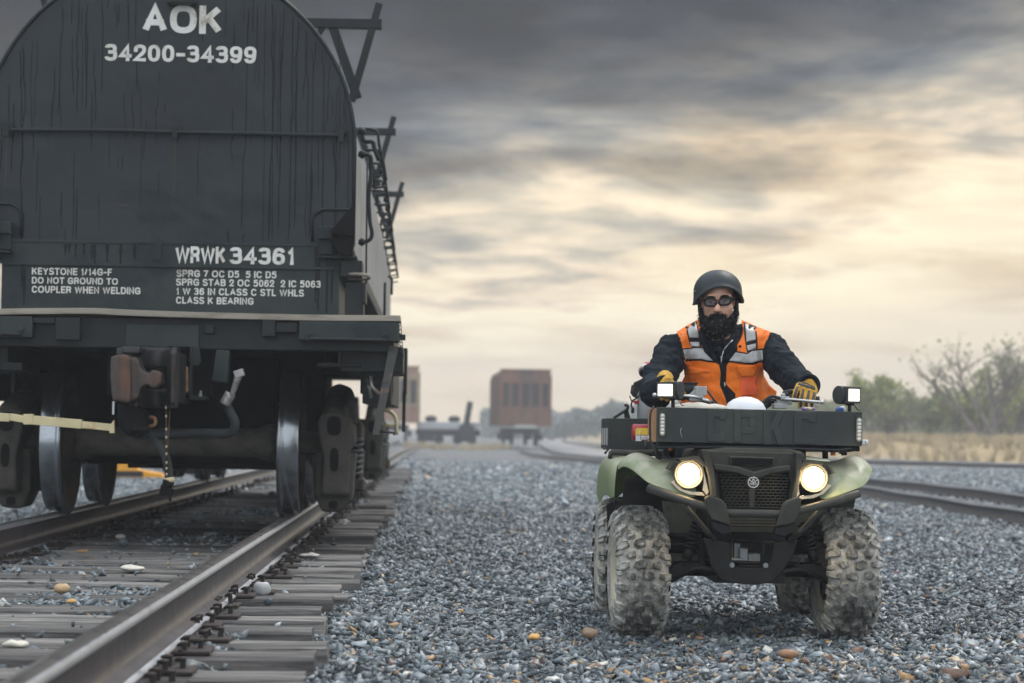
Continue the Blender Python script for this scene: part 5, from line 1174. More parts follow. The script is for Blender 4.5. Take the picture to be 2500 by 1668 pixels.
# clutter below the box: rails, brackets, latches, wires
mb = MB()
for l_ in (F0 + 0.05, F0 + 0.34): mb.tube([ap(1606, 1086, l_), ap(2098, 1096, l_)], 0.012, 8)
for (x, y0, y1, l_) in ((1627, 1083, 1112, -.2), (1640, 1085, 1116, -.1), (1758, 1088, 1108, -.22), (1924, 1092, 1108, -.22), (1960, 1094, 1180, -.12), (2014, 1094, 1120, -.15), (1702, 1090, 1130, -.10), (2055, 1096, 1108, -.2), (2060, 1096, 1112, 0.0)): mb.tube([ap(x, y0, l_), ap(x + 1, y1, l_)], 0.014, 8)
mb.build("rack_bracket", M_CHASSIS, QUAD)
mb = MB(); mb.tube(spline([ap(1596, 993, -0.2), ap(1588, 1010, -0.24), ap(1587, 1050, -0.26), ap(1590, 1085, -0.27), ap(1605, 1090, -0.28), ap(1640, 1092, -0.28), ap(1800, 1092, -0.3), ap(1960, 1096, -0.3), ap(2040, 1099, -0.3), ap(2080, 1095, -0.3)], 4), 0.005, 6); mb.tube(spline([ap(1594, 1085, -0.1), ap(1600, 1100, -0.16), ap(1604, 1112, -0.16), ap(1612, 1117, -0.14)], 4), 0.012, 7); mb.tube(spline([ap(1990, 1098, -0.29), ap(2050, 1102, -0.27), ap(2082, 1100, -0.24), ap(2097, 1092, -0.22)], 4), 0.006, 6); mb.build("wiring", M_GRIP, QUAD)
for (x0, y0, x1, y1, l_) in ((1565, 1064, 1598, 1075, -0.02), (2104, 1074, 2121, 1087, -0.25)):
    mb = MB(); abox(mb, x0, y0, x1, y1, l_, l_ + 0.04); mb.hexbolt(ap((x0 + x1) / 2 + 3, (y0 + y1) / 2, l_), 0.008, 0.006); mb.build("latch", M_CHROME, bx, 0.003)
for (x, y, l_) in ((1637, 1086, -0.22), (2033, 1098, -0.22)):
    mb = MB(); mb.tube([ap(x, y, l_), ap(x + 1, y + 14, l_)], 0.011, 8); mb.build("amber_reflector", mat("amber_plastic", lin((196, 120, 62)), 0.4, var=0.1) if 'amber_plastic' not in MATS else MATS['amber_plastic'], QUAD)
# ---- rear cargo box
RB = 1.02
rbx = empty("rear_box", (0, 0, 0), 0, QUAD)
a, b = ap(1487, 1097, RB), ap(1487, 1021, RB); hw = abs(a.x)
mb = MB(); mb.span((-hw, RB, a.z), (hw, RB + 0.008, b.z)); mb.span((-hw, RB + 0.008, a.z), (-hw + 0.008, RB + 0.6, b.z)); mb.span((hw - 0.008, RB + 0.008, a.z), (hw, RB + 0.6, b.z)); mb.span((-hw, RB + 0.6, a.z), (hw, RB + 0.608, b.z)); mb.span((-hw, RB + 0.008, a.z), (hw, RB + 0.6, a.z + 0.008)); mb.build("box_panel", M_STEELBLK, rbx, 0.003)
mb = MB()
for i in range(3): mb.span((-hw - 0.003, RB + 0.10 + 0.16 * i, a.z + 0.02), (-hw - 0.001, RB + 0.19 + 0.16 * i, b.z - 0.05))
mb.build("side_marking", M_TAPE, rbx)
mb = MB(); mb.tube([ap(1492, 1104, RB - 0.05), ap(1640, 1108, RB - 0.05)], 0.016, 10); mb.tube([ap(1492, 1104, RB - 0.05), ap(1489, 1118, RB - 0.03)], 0.012, 8); mb.tube([ap(1472, 1094, RB), ap(1485, 1098, RB), ap(1476, 1108, RB)], 0.007, 6); mb.tube([ap(1576, 1098, RB - 0.1), ap(1577, 1076, RB - 0.1)], 0.008, 6); mb.build("rear_rack_tube", M_TUBE, QUAD)
# ---- handlebar with levers, master cylinders, gauge, cables
hb = empty("handlebar", (0, 0, 0), 0, QUAD); HL = 0.32
mb = MB(); mb.tube(spline([ap(1620, 966, HL), ap(1690, 972, HL), ap(1740, 985, HL + 0.1), ap(1765, 1000, HL + 0.12), ap(1850, 1000, HL + 0.12), ap(1890, 980, HL + 0.05), ap(1925, 972, HL), ap(2000, 975, HL)], 4), 0.0125, 10); mb.cyl((0, HL + 0.12, 0.7), (0, HL + 0.12, ap(1800, 1000, HL + 0.12).z), 0.03, 0.03, 12); mb.build("bar", M_CHASSIS, hb)
mb = MB(); mb.tube([ap(1925, 972, HL), ap(2000, 977, HL)], 0.018, 12); mb.tube([ap(1612, 964, HL), ap(1672, 970, HL)], 0.018, 12); mb.build("grip", M_GRIP, hb)
mb = MB(); mb.tube(spline([ap(1598, 965, HL - 0.12), ap(1620, 968, HL - 0.12), ap(1662, 966, HL - 0.11), ap(1700, 970, HL - 0.08), ap(1716, 974, HL - 0.04)], 4), [0.007] * 17, 8); mb.ball(ap(1598, 965, HL - 0.12), 0.0115, 2); mb.build("brake_lever", M_CHROME, hb)
mb = MB(); mb.tube(spline([ap(2007, 982, HL - 0.10), ap(1990, 981, HL - 0.10), ap(1950, 977, HL - 0.09), ap(1925, 975, HL - 0.07), ap(1904, 976, HL - 0.03)], 4), [0.007] * 17, 8); mb.ball(ap(2007, 982, HL - 0.10), 0.0125, 2); mb.build("brake_lever", M_CHROME, hb)
mb = MB(); abox(mb, 1697, 943, 1726, 966, HL - 0.05, HL + 0.03); abox(mb, 1684, 964, 1718, 980, HL - 0.05, HL + 0.03); mb.prism(ax(((1682, 966), (1700, 948), (1700, 968)), HL - 0.04), HL - 0.04, HL + 0.02); mb.build("master_cylinder", M_GREYPL, hb, 0.004)
mb = MB(); abox(mb, 1890, 985, 1922, 998, HL - 0.06, HL + 0.03); abox(mb, 1906, 968, 1928, 976, HL - 0.06, HL + 0.03); abox(mb, 1896, 974, 1934, 988, HL - 0.04, HL + 0.04); mb.ball(ap(1912, 966, HL - 0.04), 0.012, 2); mb.build("lever_perch", M_GREYPL, hb, 0.004)
mb = MB(); q = ap(1683, 937, HL + 0.06); mb.cyl(q, q + Vector((0, 0, -0.05)), 0.036, 0.028, 20); mb.cyl(q + Vector((0, 0, 0.006)), q, 0.041, 0.041, 20); mb.build("gauge_cup", M_GRIP, hb)
mb = MB(); mb.tube([ap(1714, 974, HL - 0.06), ap(1736, 982, HL - 0.05)], 0.009, 8); mb.build("cable_end", M_CHROME, hb)
mb = MB(); mb.tube(spline([ap(1736, 982, HL - 0.05), ap(1752, 990, HL - 0.02), ap(1775, 1000, HL), ap(1790, 1015, HL)], 4), 0.008, 7); mb.tube(spline([ap(1728, 955, HL), ap(1742, 975, HL - 0.02), ap(1756, 990, HL + 0.02)], 4), 0.0045, 6)
mb.tube(spline([ap(1903, 972, HL - 0.04), ap(1885, 968, HL - 0.06), ap(1872, 975, HL - 0.06), ap(1860, 990, HL - 0.05), ap(1855, 1010, HL)], 4), 0.008, 7); mb.tube(spline([ap(1898, 978, HL - 0.02), ap(1882, 976, HL - 0.04), ap(1872, 986, HL - 0.04), ap(1868, 1002, HL)], 4), 0.007, 7); mb.tube(spline([ap(1925, 966, HL), ap(1915, 960, HL + 0.02), ap(1935, 956, HL + 0.02)], 4), 0.012, 7); mb.build("control_cable", M_GRIP, hb)
# ---- the two work lamps on stalks
for (cx_, cy_, lx0, ly0, lx1, ly1, s_, px0, py0, l_) in ((1640, 956, 1608, 938, 1642, 967, -1, 1643, 990, -0.24), (2069, 965, 2069, 950, 2098, 980, 1, 2074, 1003, -0.22)):
    wl = empty("work_lamp", (0, 0, 0), 0, QUAD)
    a, b = ap(lx0, ly1, l_), ap(lx1, ly0, l_); cc = ap(cx_, cy_, l_); yaw = R(32) * s_
    m = Matrix.Translation(Vector(((a.x + b.x) / 2, l_, (a.z + b.z) / 2))) @ Matrix.Rotation(yaw, 4, 'Z')
    W_ = (b.x - a.x) / math.cos(yaw); H_ = b.z - a.z
    mb = MB(); mb.box((0, 0.022, 0), (W_ + 0.018, 0.046, H_ + 0.018)); mb.tube([(-s_ * 0.01, 0.06, -H_ * 0.5), (-s_ * 0.01, 0.06, H_ * 0.5)], 0.001, 4)
    mb.smooth(); mb.lathe([(-W_ / 2 - 0.004, 0.0), (-W_ / 2 - 0.004, H_ * 0.74), (W_ / 2 + 0.004, H_ * 0.74), (W_ / 2 + 0.004, 0.0)], (-s_ * 0.012, 0.048, 0), 'x', 28); mb.smooth(False)
    mb.box((0, -0.004, H_ / 2 + 0.005), (W_ + 0.014, 0.02, 0.004))
    for k in range(6): mb.box((0, 0.045 + 0.006 * k, 0), (W_ * 0.9, 0.002, H_ * 1.28 - 0.012 * k))
    bmesh.ops.transform(mb.b, matrix=m, verts=mb.b.verts[:]); mb.build("lamp_body", M_STEELBLK, wl, 0.002)
    mb = MB(); mb.box((0, -0.004, 0), (W_, 0.006, H_)); bmesh.ops.transform(mb.b, matrix=m, verts=mb.b.verts[:]); mb.build("lamp_lens", M_WORKDIM, wl, 0.002)
    for i in range(3):
        for j in range(3):
            mb = MB(); mb.ball((W_ * .30 * (i - 1), -0.007, H_ * .30 * (j - 1)), (W_ * .135, .003, H_ * .135), 2); bmesh.ops.transform(mb.b, matrix=m, verts=mb.b.verts[:]); mb.build("led", M_WORKON, wl)
    mb = MB(); q = ap(px0, py0, l_ + 0.03); mb.tube([cc + Vector((0, 0.035, -0.02)), q + Vector((0, 0, 0.03)), q - Vector((0, 0, 0.03))], 0.009, 8); mb.box(q + Vector((0, 0, 0.036)), (0.036, 0.02, 0.024)); mb.tube(spline([cc + Vector((0.03, 0.04, -0.03)), cc + Vector((0.05, 0.04, -0.06)), q + Vector((0.052, 0.02, 0.0))], 4), 0.0025, 5); mb.build("lamp_stalk", M_CHASSIS, wl, 0.002)
# ================================================================== RIDER
random.seed(41)
M_SKIN = mat("skin", lin((206, 160, 136)), 0.5, 0.0, 0.08, 18, lin((196, 132, 112)), 0.3, 12, 0.0004, 200)
M_JACK = mat("black_jacket_cloth", lin((23, 30, 38)), 0.85, 0.0, 0.2, 10, lin((46, 54, 63)), 0.35, 7, 0.0015, 180, spec=0.25)  # lighter patches in the colour stand for highlights on the folds
M_TROU = mat("dark_trousers", lin((40, 44, 52)), 0.9, 0.0, 0.15, 10)
M_HELM = mat("matte_black_helmet", lin((54, 59, 63)), 0.5, 0.0, 0.06, 8, lin((62, 67, 71)), 0.3, 5)
M_HAIR = mat("black_beard_hair", lin((19, 20, 22)), 0.5, 0.0, 0.3, 60, spec=0.4)
M_HAIRG = mat("grey_beard_hair", lin((132, 132, 132)), 0.5, 0.0, 0.2, 60)
M_SILV = mat("silver_reflective_tape", lin((172, 172, 172)), 0.45, 0.15, 0.12, 16, lin((142, 140, 138)), 0.4, 9, 0.0008, 60)
M_TRIM = mat("black_vest_trim", lin((26, 27, 30)), 0.8, 0.0, 0.1, 20)
M_YGLOVE = mat("yellow_work_glove", lin((206, 158, 56)), 0.75, 0.0, 0.2, 30, lin((150, 108, 48)), 0.4, 26, 0.001, 160)
M_GUARD = mat("grey_glove_guard", lin((66, 68, 74)), 0.6, 0.0, 0.1, 30)
M_GLASSF = mat("goggle_frame", lin((16, 16, 18)), 0.5, 0.0, 0.05, 30)
M_BRIDGE = mat("dark_red_bridge", lin((84, 34, 34)), 0.35, var=0.1)
M_LENS = mat("smoked_lens", lin((74, 78, 86)), 0.15, 0.0, 0.0, alpha=0.42, spec=0.35)
M_EYE = mat("eye", lin((170, 160, 152)), 0.3, var=0.05); M_IRIS = mat("iris", lin((50, 38, 30)), 0.25, var=0.05)
def mesh_vest(name, base, mesh_amt):
    m = bpy.data.materials.new(name); m.use_nodes = True; t = NT(m.node_tree); b = t.n['Principled BSDF']
    tc = t.add('ShaderNodeTexCoord').outputs['Object']
    v = t.add('ShaderNodeTexVoronoi', i_Vector=tc, i_Scale=210.0).outputs['Distance']; n = t.noise(tc, 9, 6, 0.65); n2 = t.noise(tc, 26, 5, 0.7)
    c = t.mix(t.math('MULTIPLY', t.ramp(v, [(0.15, 1.0), (0.45, 0.0)]), mesh_amt), base, lin((168, 78, 24)))
    c = t.mix(t.math('MULTIPLY', t.ramp(n, [(0.52, 0.0), (0.72, 0.7)]), t.ramp(n2, [(0.4, 0.0), (0.62, 0.8)])), c, lin((96, 62, 40)))
    t.put(b.inputs['Base Color'], c); b.inputs['Roughness'].default_value = 0.75
    bp = t.add('ShaderNodeBump', i_Strength=0.8, i_Distance=0.016, i_Height=t.noise(t.mapping(tc, (1, 1, 0.55)), 15, 5, 0.6)); t.l.new(bp.outputs[0], b.inputs['Normal']); return m
M_ORNG = mesh_vest("orange_mesh", lin((255, 126, 22)), 0.5); M_ORNG2 = mesh_vest("pink_orange_pocket", lin((255, 104, 58)), 0.0)
PER = empty("person", ATVF.loc, ATVF.rz)
tag(PER, "bearded man in black helmet and orange vest riding the quad, gloved hands on the handlebar", "person")
def V(px, py, l): return ap(px, py, l)
HC = V(1752, 735, .74); FY = HC.y
# ---- body: one continuous skin from head to feet
mb = MB()
mb.ball(HC + Vector((0, .012, .028)), (.078, .098, .108), 3); mb.ball(HC + Vector((0, -.012, -.045)), (.073, .078, .080), 3); mb.ball(HC + Vector((0, -.045, -.098)), (.036, .036, .032), 2)
for s_ in (-1, 1):
    mb.ball(HC + Vector((.043 * s_, -.058, -.034)), (.030, .026, .028), 2); mb.ball(HC + Vector((.088 * s_, .012, -.012)), (.012, .022, .034), 2)
    mb.ball(HC + Vector((.034 * s_, -.078, .022)), (.030, .014, .012), 2)
nb, nt = V(1752, 736, FY - .086), V(1751, 757, FY - .114)
mb.tube([nb, nb.lerp(nt, .5) + Vector((0, -.003, 0)), nt], [.011, .013, .016], 8); mb.ball(nt + Vector((0, 0, .001)), (.0165, .015, .013), 2)
for s_ in (-1, 1): mb.ball(nt + Vector((.014 * s_, .012, -.002)), (.010, .014, .009), 2)
mb.tube([HC + Vector((0, .02, -.06)), V(1756, 838, .84), V(1760, 860, .88)], [.062, .062, .075], 12)
SL, SR = V(1655, 842, .90), V(1868, 844, .90)
mb.tube([SL, V(1760, 842, .90), SR], [.07, .10, .07], 10); mb.ball(V(1765, 900, .91), (.17, .11, .2), 2); mb.ball(V(1772, 985, .95), (.17, .12, .17), 2)
ARML = [(1650, 845, .88, .085), (1628, 890, .76, .086), (1601, 943, .60, .080), (1604, 962, .46, .073), (1624, 946, .35, .056)]
ARMR = [(1874, 846, .88, .085), (1904, 884, .74, .084), (1938, 924, .58, .078), (1960, 940, .46, .068), (1975, 941, .35, .052)]
for A in (ARML, ARMR): mb.tube(spline([V(*a[:3]) for a in A], 3), [.050 - .0016 * i for i in range(13)], 8)
HIP = V(1772, 1010, .98); HIP.z = 0.86
for s_ in (-1, 1):
    h = Vector((HIP.x + .10 * s_, .98, .86)); k = Vector((.27 * s_, .55, .80)); f = Vector((.33 * s_, .66, .40)); mb.tube([h, k, f, f + Vector((0, -.16, -.02))], [.088, .062, .042, .035], 10)
mb.tube([V(1772, 985, .95), HIP], [.15, .14], 10)
for A in (ARML, ARMR):
    w = V(*A[-1][:3]); mb.ball(w + Vector((0, .01, -.004)), (.028, .03, .020), 2)
mb.remesh(0.0065, 5).build("body", M_SKIN, PER)
BODY = [c for c in PER.children if c.name.startswith("body")][0]
# eyes and brows
for (x, y, s_) in ((1735, 739, -1), (1769, 736, 1)):
    c = V(x, y, FY - .079); mb = MB(); mb.ball(c, (.0125, .0115, .0085), 2); mb.slot(1); mb.ball(c + Vector((0, -.0085, 0)), (.0052, .004, .0052), 2); mb.build("eye", [M_EYE, M_IRIS], BODY)
    mb = MB(); mb.tube(spline([V(x - 10, y - 11.5, FY - .092), V(x, y - 14, FY - .096), V(x + 11, y - 12.5, FY - .092)], 4), [.003, .0045, .005, .005, .005, .005, .005, .004, .003], 6); mb.build("eyebrow", M_HAIR, BODY)
# ---- jacket
def folds(c):
    a = mnoise.noise(Vector((c.x * 9, c.y * 9, c.z * 16 + c.x * 8))) * .010 + mnoise.noise(Vector((c.x * 22 - c.z * 12, c.y * 20, c.z * 30))) * .008
    return a + .0045 * mnoise.noise(Vector((c.x * 40 + c.z * 25, c.y * 30, c.z * 48)))
mb = MB()
mb.ball(V(1765, 885, .89), (.205, .145, .19), 3); mb.ball(V(1770, 960, .92), (.205, .16, .20), 3); mb.ball(V(1772, 1020, .96), (.20, .16, .14), 3)
mb.tube([V(1668, 846, .90), V(1720, 832, .90), V(1760, 828, .91), V(1800, 834, .90), V(1855, 848, .90)], [.082, .085, .080, .085, .082], 14)
for A in (ARML, ARMR):
    P = spline([V(*a[:3]) for a in A], 4); rs = [a[3] for a in A]; n = len(P)
    mb.tube(P, [np.interp(i / (n - 1) * 4, range(5), rs) for i in range(n)], 14)
mb.remesh(0.0075, 4, folds).build("jacket", M_JACK, PER)
JACK = [c for c in PER.children if c.name.startswith("jacket")][0]
_b = bmesh.new(); _b.from_mesh(JACK.data); JBVH = BVHTree.FromBMesh(_b); _b.free()
for A in (ARML, ARMR):
    w = V(*A[-1][:3]); d = (w - V(*A[-2][:3])).normalized(); u = d.orthogonal().normalized(); v_ = d.cross(u); mb = MB()
    mb.tube([w + d * .004 + (u * math.cos(t) + v_ * math.sin(t)) * (A[-1][3] - .004) for t in [2 * math.pi * i / 24 for i in range(24)]], .0085, 7, closed=True); mb.build("cuff", M_JACK, JACK)
mb = MB()
mb.tube(spline([V(1741, 862, .745), V(1722, 838, .775), V(1713, 815, .83), V(1728, 800, .90), V(1760, 796, .94), V(1790, 800, .90), V(1801, 818, .83), V(1790, 842, .78), V(1772, 862, .745)], 4), .020, 8); mb.tube([V(1716, 824, .81), V(1728, 855, .755), V(1748, 880, .73)], [.018, .022, .012], 8); mb.tube([V(1800, 822, .81), V(1790, 856, .755), V(1770, 882, .73)], [.018, .024, .012], 8)
mb.remesh(0.006, 4).build("collar", M_JACK, JACK)
mb = MB(); mb.ball(V(1754, 862, .80), (.045, .05, .05), 2); mb.build("undershirt", M_TRIM, PER)
# ---- vest: panels traced on the photo, laid onto the jacket
_ir = ATVF.i
def drape(name, pts, off, m, parent, thick=.003, cell=5.0, back=False, label=None):
    """a cloth panel outlined in photo pixels, cut fine and laid on the jacket surface"""
    P = [(1440 + x / 3.357, 640 + y / 3.357) for x, y in pts]; b = bmesh.new(); f = b.faces.new([b.verts.new((x, y, 0)) for x, y in P])
    xs = [p[0] for p in P]; ys = [p[1] for p in P]
    for lo, hi, nrm in ((min(xs), max(xs), (1, 0, 0)), (min(ys), max(ys), (0, 1, 0))):
        c = lo + cell
        while c < hi: bmesh.ops.bisect_plane(b, geom=b.verts[:] + b.edges[:] + b.faces[:], plane_co=(c, 0, 0) if nrm[0] else (0, c, 0), plane_no=nrm); c += cell
    o0, _ = pixel_ray(1250, 834); o0 = _ir @ o0; last = .74
    for v in b.verts:
        q = ap(v.co.x, v.co.y, .75); d = (q - o0).normalized(); hit = JBVH.ray_cast(o0, d, 20)
        if hit[0] is None or hit[0].y > 1.02 or hit[0].y < .50: p = None
        else: p = hit[0]
        v.co = (p - d * off) if p else Vector((0, 99, 0)) + (q - Vector((0, 0, 0)))
    # points that missed (past the silhouette) take the depth of their nearest neighbours
    for it in range(8):
        for v in b.verts:
            if v.co.y > 50:
                nb_ = [e.other_vert(v).co.y for e in v.link_edges if e.other_vert(v).co.y < 50]
                if nb_:
                    q = Vector((v.co.x, v.co.y - 99, v.co.z)); dd = (q - o0); yy = sum(nb_) / len(nb_) + .01; v.co = o0 + dd * ((yy - o0.y) / dd.y)
    for v in b.verts:
        if v.co.y > 50: v.co.y = .8
    for f in b.faces: f.smooth = True
    for k in range(2): bmesh.ops.smooth_vert(b, verts=[v for v in b.verts if not v.is_boundary], factor=.5, use_axis_x=True, use_axis_y=True, use_axis_z=True)
    mb = MB(); mb.b.free(); mb.b = b
    return mb.build(name, m, parent, solid=thick, label=label)
LP = [(905, 462), (870, 482), (790, 525), (712, 575), (735, 620), (748, 690), (768, 790), (790, 850), (780, 930), (745, 1000), (745, 1180), (1130, 1180), (1100, 1090), (1065, 1010), (1075, 910), (1060, 840), (1020, 790), (985, 700), (950, 620), (925, 540), (912, 475)]
RP = [(1240, 475), (1280, 490), (1380, 535), (1478, 572), (1455, 640), (1425, 720), (1415, 830), (1425, 930), (1470, 1010), (1530, 1060), (1525, 1100), (1400, 1150), (1160, 1180), (1190, 1090), (1110, 1000), (1110, 850), (1150, 800), (1190, 700), (1240, 610), (1255, 540), (1245, 490)]
VEST = empty("safety_vest", (0, 0, 0), 0, PER)
drape("vest_panel", LP, .007, M_ORNG, VEST); drape("vest_panel", RP, .007, M_ORNG, VEST)
drape("vest_zip", [(1058, 830), (1122, 830), (1114, 1000), (1192, 1080), (1192, 1180), (1130, 1180), (1122, 1060), (1068, 1000), (1073, 910)], .009, M_TRIM, VEST)
for pts in ([(755, 710), (850, 698), (905, 695), (985, 708), (1040, 825), (960, 818), (910, 808), (840, 808), (785, 820)], [(783, 531), (872, 482), (912, 630), (915, 697), (825, 699), (800, 600)], [(1190, 728), (1290, 745), (1330, 718), (1422, 708), (1425, 815), (1335, 840), (1275, 838), (1125, 818)], [(1260, 492), (1362, 530), (1374, 640), (1376, 710), (1292, 742), (1272, 640)]):
    drape("trim_patch", pts, .0105, M_TRIM, VEST)
for pts in ([(797, 531), (868, 492), (897, 622), (816, 620)], [(822, 655), (898, 655), (903, 693), (828, 690)], [(765, 720), (850, 708), (905, 705), (980, 720), (1028, 812), (960, 805), (910, 795), (840, 795), (787, 805)], [(1272, 503), (1350, 533), (1360, 635), (1282, 655)], [(1285, 685), (1360, 668), (1363, 708), (1296, 728)], [(1195, 740), (1290, 757), (1330, 730), (1413, 722), (1416, 803), (1330, 826), (1280, 826), (1142, 808)]):
    drape("reflective_strip", pts, .014, M_SILV, VEST)
drape("vest_pocket", [(1235, 940), (1365, 930), (1374, 1090), (1240, 1098)], .012, M_ORNG2, VEST); drape("pocket_flap", [(1206, 850), (1360, 845), (1370, 880), (1348, 938), (1240, 945), (1212, 892)], .015, M_ORNG, VEST)
drape("vest_pocket", [(805, 860), (985, 888), (990, 905), (800, 915)], .011, M_ORNG, VEST)
def seam(name, pts, off, r, m, parent):
    P = []
    for x, y in pts:
        px, py = 1440 + x / 3.357, 640 + y / 3.357; o0 = _ir @ pixel_ray(px, py)[0]; d = (ap(px, py, .75) - o0).normalized(); h = JBVH.ray_cast(o0, d, 20)
        if h[0] is not None and .5 < h[0].y < 1.02: P.append(h[0] - d * off)
    if len(P) > 2:
        mb = MB(); mb.tube(spline(P, 3), r, 6); mb.build(name, m, parent)
for pts in ([(716, 578), (735, 620), (750, 690), (770, 790), (790, 850)], [(1474, 574), (1455, 640), (1427, 720), (1417, 830)], [(912, 475), (925, 540), (950, 620), (985, 700), (1020, 790), (1058, 835)], [(1247, 490), (1253, 540), (1238, 610), (1190, 700), (1150, 800), (1116, 840)]):
    seam("piping", pts, .010, .0045, M_TRIM, VEST)
seam("jacket_zip", [(1170, 640), (1120, 690), (1092, 740), (1080, 800), (1078, 830)], .006, .003, M_CHROME, JACK)
for (x, y) in ((957, 671), (1231, 691)): seam("snap", [(x - 6, y), (x, y), (x + 6, y)], .012, .006, M_TRIM, VEST)
for (x, y0, y1) in ((1077, 770, 828), (1105, 985, 1020)): seam("zip_pull", [(x, y0), (x + 1, (y0 + y1) / 2), (x, y1)], .016, .0035, M_CHROME, VEST)
# back of the vest, seen only from the side
mb = MB(); mb.smooth()
def _bk(u, v):
    x = -.185 + .37 * u; z = .98 + .44 * v; h = JBVH.ray_cast(Vector((HIP.x * 0 + V(1768, 900, .9).x + x, 2.0, z)), Vector((0, -1, 0)), 3); y = h[0].y if h[0] is not None else .95
    return Vector((V(1768, 900, .9).x + x, max(y, .85) + .008, z))
mb.grid(_bk, 18, 20); mb.build("vest_back", M_ORNG, VEST, solid=.003)
# ---- helmet
Z = lambda y: V(1752, y, .76).z
zc, hh = Z(712), Z(660) - Z(712); zf, zs = Z(703), Z(741); hcx = V(1752.5, 712, .76).x; hcy = .765
def helm(u, v, k=1.0):
    a = 2 * math.pi * u; w = max(0.0, -math.sin(a)) ** 1.5; zr = zs + (zf - zs) * w + (Z(735) - zs) * max(0, math.sin(a)); zt = zc + hh
    z = zt + (zr - zt) * (v ** 1.6 * .5 + v * .5) if v > 0 else zt
    f = math.sqrt(max(0, 1 - ((z - zc) / hh) ** 2)) if z > zc else 1 + .05 * ((zc - z) / hh)
    fl = 1 + .05 * max(0, v - .86) / .14 * (0.4 + w)
    return Vector((hcx + .1165 * k * f * fl * math.cos(a), hcy + .140 * k * f * fl * math.sin(a), z))
def roll(mb): bmesh.ops.rotate(mb.b, cent=(hcx, hcy, zc), matrix=Matrix.Rotation(R(-3.2), 3, 'Y'), verts=mb.b.verts[:])
mb = MB(); mb.smooth(); mb.grid(lambda u, v: helm(u, v), 64, 22); bmesh.ops.remove_doubles(mb.b, verts=mb.b.verts[:], dist=.0004); roll(mb)
HEL = mb.build("helmet", M_HELM, PER, solid=.006)
mb = MB(); mb.tube([helm(i / 64, 1.0) for i in range(64)], .0058, 8, closed=True); roll(mb); mb.build("helmet_rim", M_HELM, HEL)
mb = MB()
for (x, y) in ((1697, 711), (1802, 703), (1806, 713)): mb.ball(V(x, y, .72), .0035, 1)
mb.build("rivet", M_CHROME, HEL)
mb = MB(); mb.smooth(); mb.grid(lambda u, v: helm(u, .55 + .42 * v, .93), 48, 8); roll(mb); mb.build("helmet_lining", M_TRIM, HEL, solid=.004)
for (P,) in (([(1707, 738, .72), (1709, 765, .71), (1718, 795, .70), (1732, 818, .68)],), ([(1799, 732, .72), (1799, 765, .71), (1792, 795, .70), (1776, 818, .68)],)):
    mb = MB(); mb.tube(spline([V(*p) for p in P], 4), .0085, 6); mb.build("chin_strap", M_TRIM, HEL)
mb = MB(); mb.box(V(1801, 766, .70), (.014, .02, .026)); mb.build("strap_buckle", M_TRIM, HEL, .003)
# ---- goggles
GOG = empty("goggles", (0, 0, 0), 0, PER); GY = FY - .108
def lensloop(cx, cy, w, h, sk, n=28):
    out = []
    for i in range(n):
        t = 2 * math.pi * i / n; c, s_ = math.cos(t), math.sin(t); x = w * math.copysign(abs(c) ** .6, c); y = h * math.copysign(abs(s_) ** .6, s_)
        dx = x + sk * y * .2; out.append(V(cx + dx, cy + y + x * -.06, GY + (abs(cx + dx - 1752) / 45) ** 2 * .022))
    return out
for (cx, cy, sk) in ((1734.5, 738.5, 1), (1770, 735.5, -1)):
    mb = MB(); L_ = lensloop(cx, cy, 14.5, 9.2, sk); mb.tube(L_, .0046, 7, closed=True); mb.build("goggle_frame", M_GLASSF, GOG)
    mb = MB(); c = sum(L_, Vector()) / len(L_); cv = mb.b.verts.new(c + Vector((0, .001, 0))); vs = [mb.b.verts.new(p) for p in L_]
    for i in range(len(vs)): mb.b.faces.new((cv, vs[i], vs[(i + 1) % len(vs)]))
    mb.build("goggle_lens", M_LENS, GOG, solid=.0012)
    e = 1 if cx > 1752 else -1; ex = cx + e * 15; mb = MB(); mb.tube([V(ex - e * 2, cy - 3, GY + .016), V(ex + e * 9, cy - 5, FY - .06), V(ex + e * 12, cy - 6, FY - .01)], [.0075, .006, .005], 6); mb.build("goggle_temple", M_GLASSF, GOG)
mb = MB(); mb.tube(spline([V(1746, 743, GY - .001), V(1748, 735, GY - .003), V(1752, 733, GY - .004), V(1756, 734, GY - .003), V(1759, 742, GY - .001)], 3), .0036, 6); mb.build("goggle_bridge", M_BRIDGE, GOG)
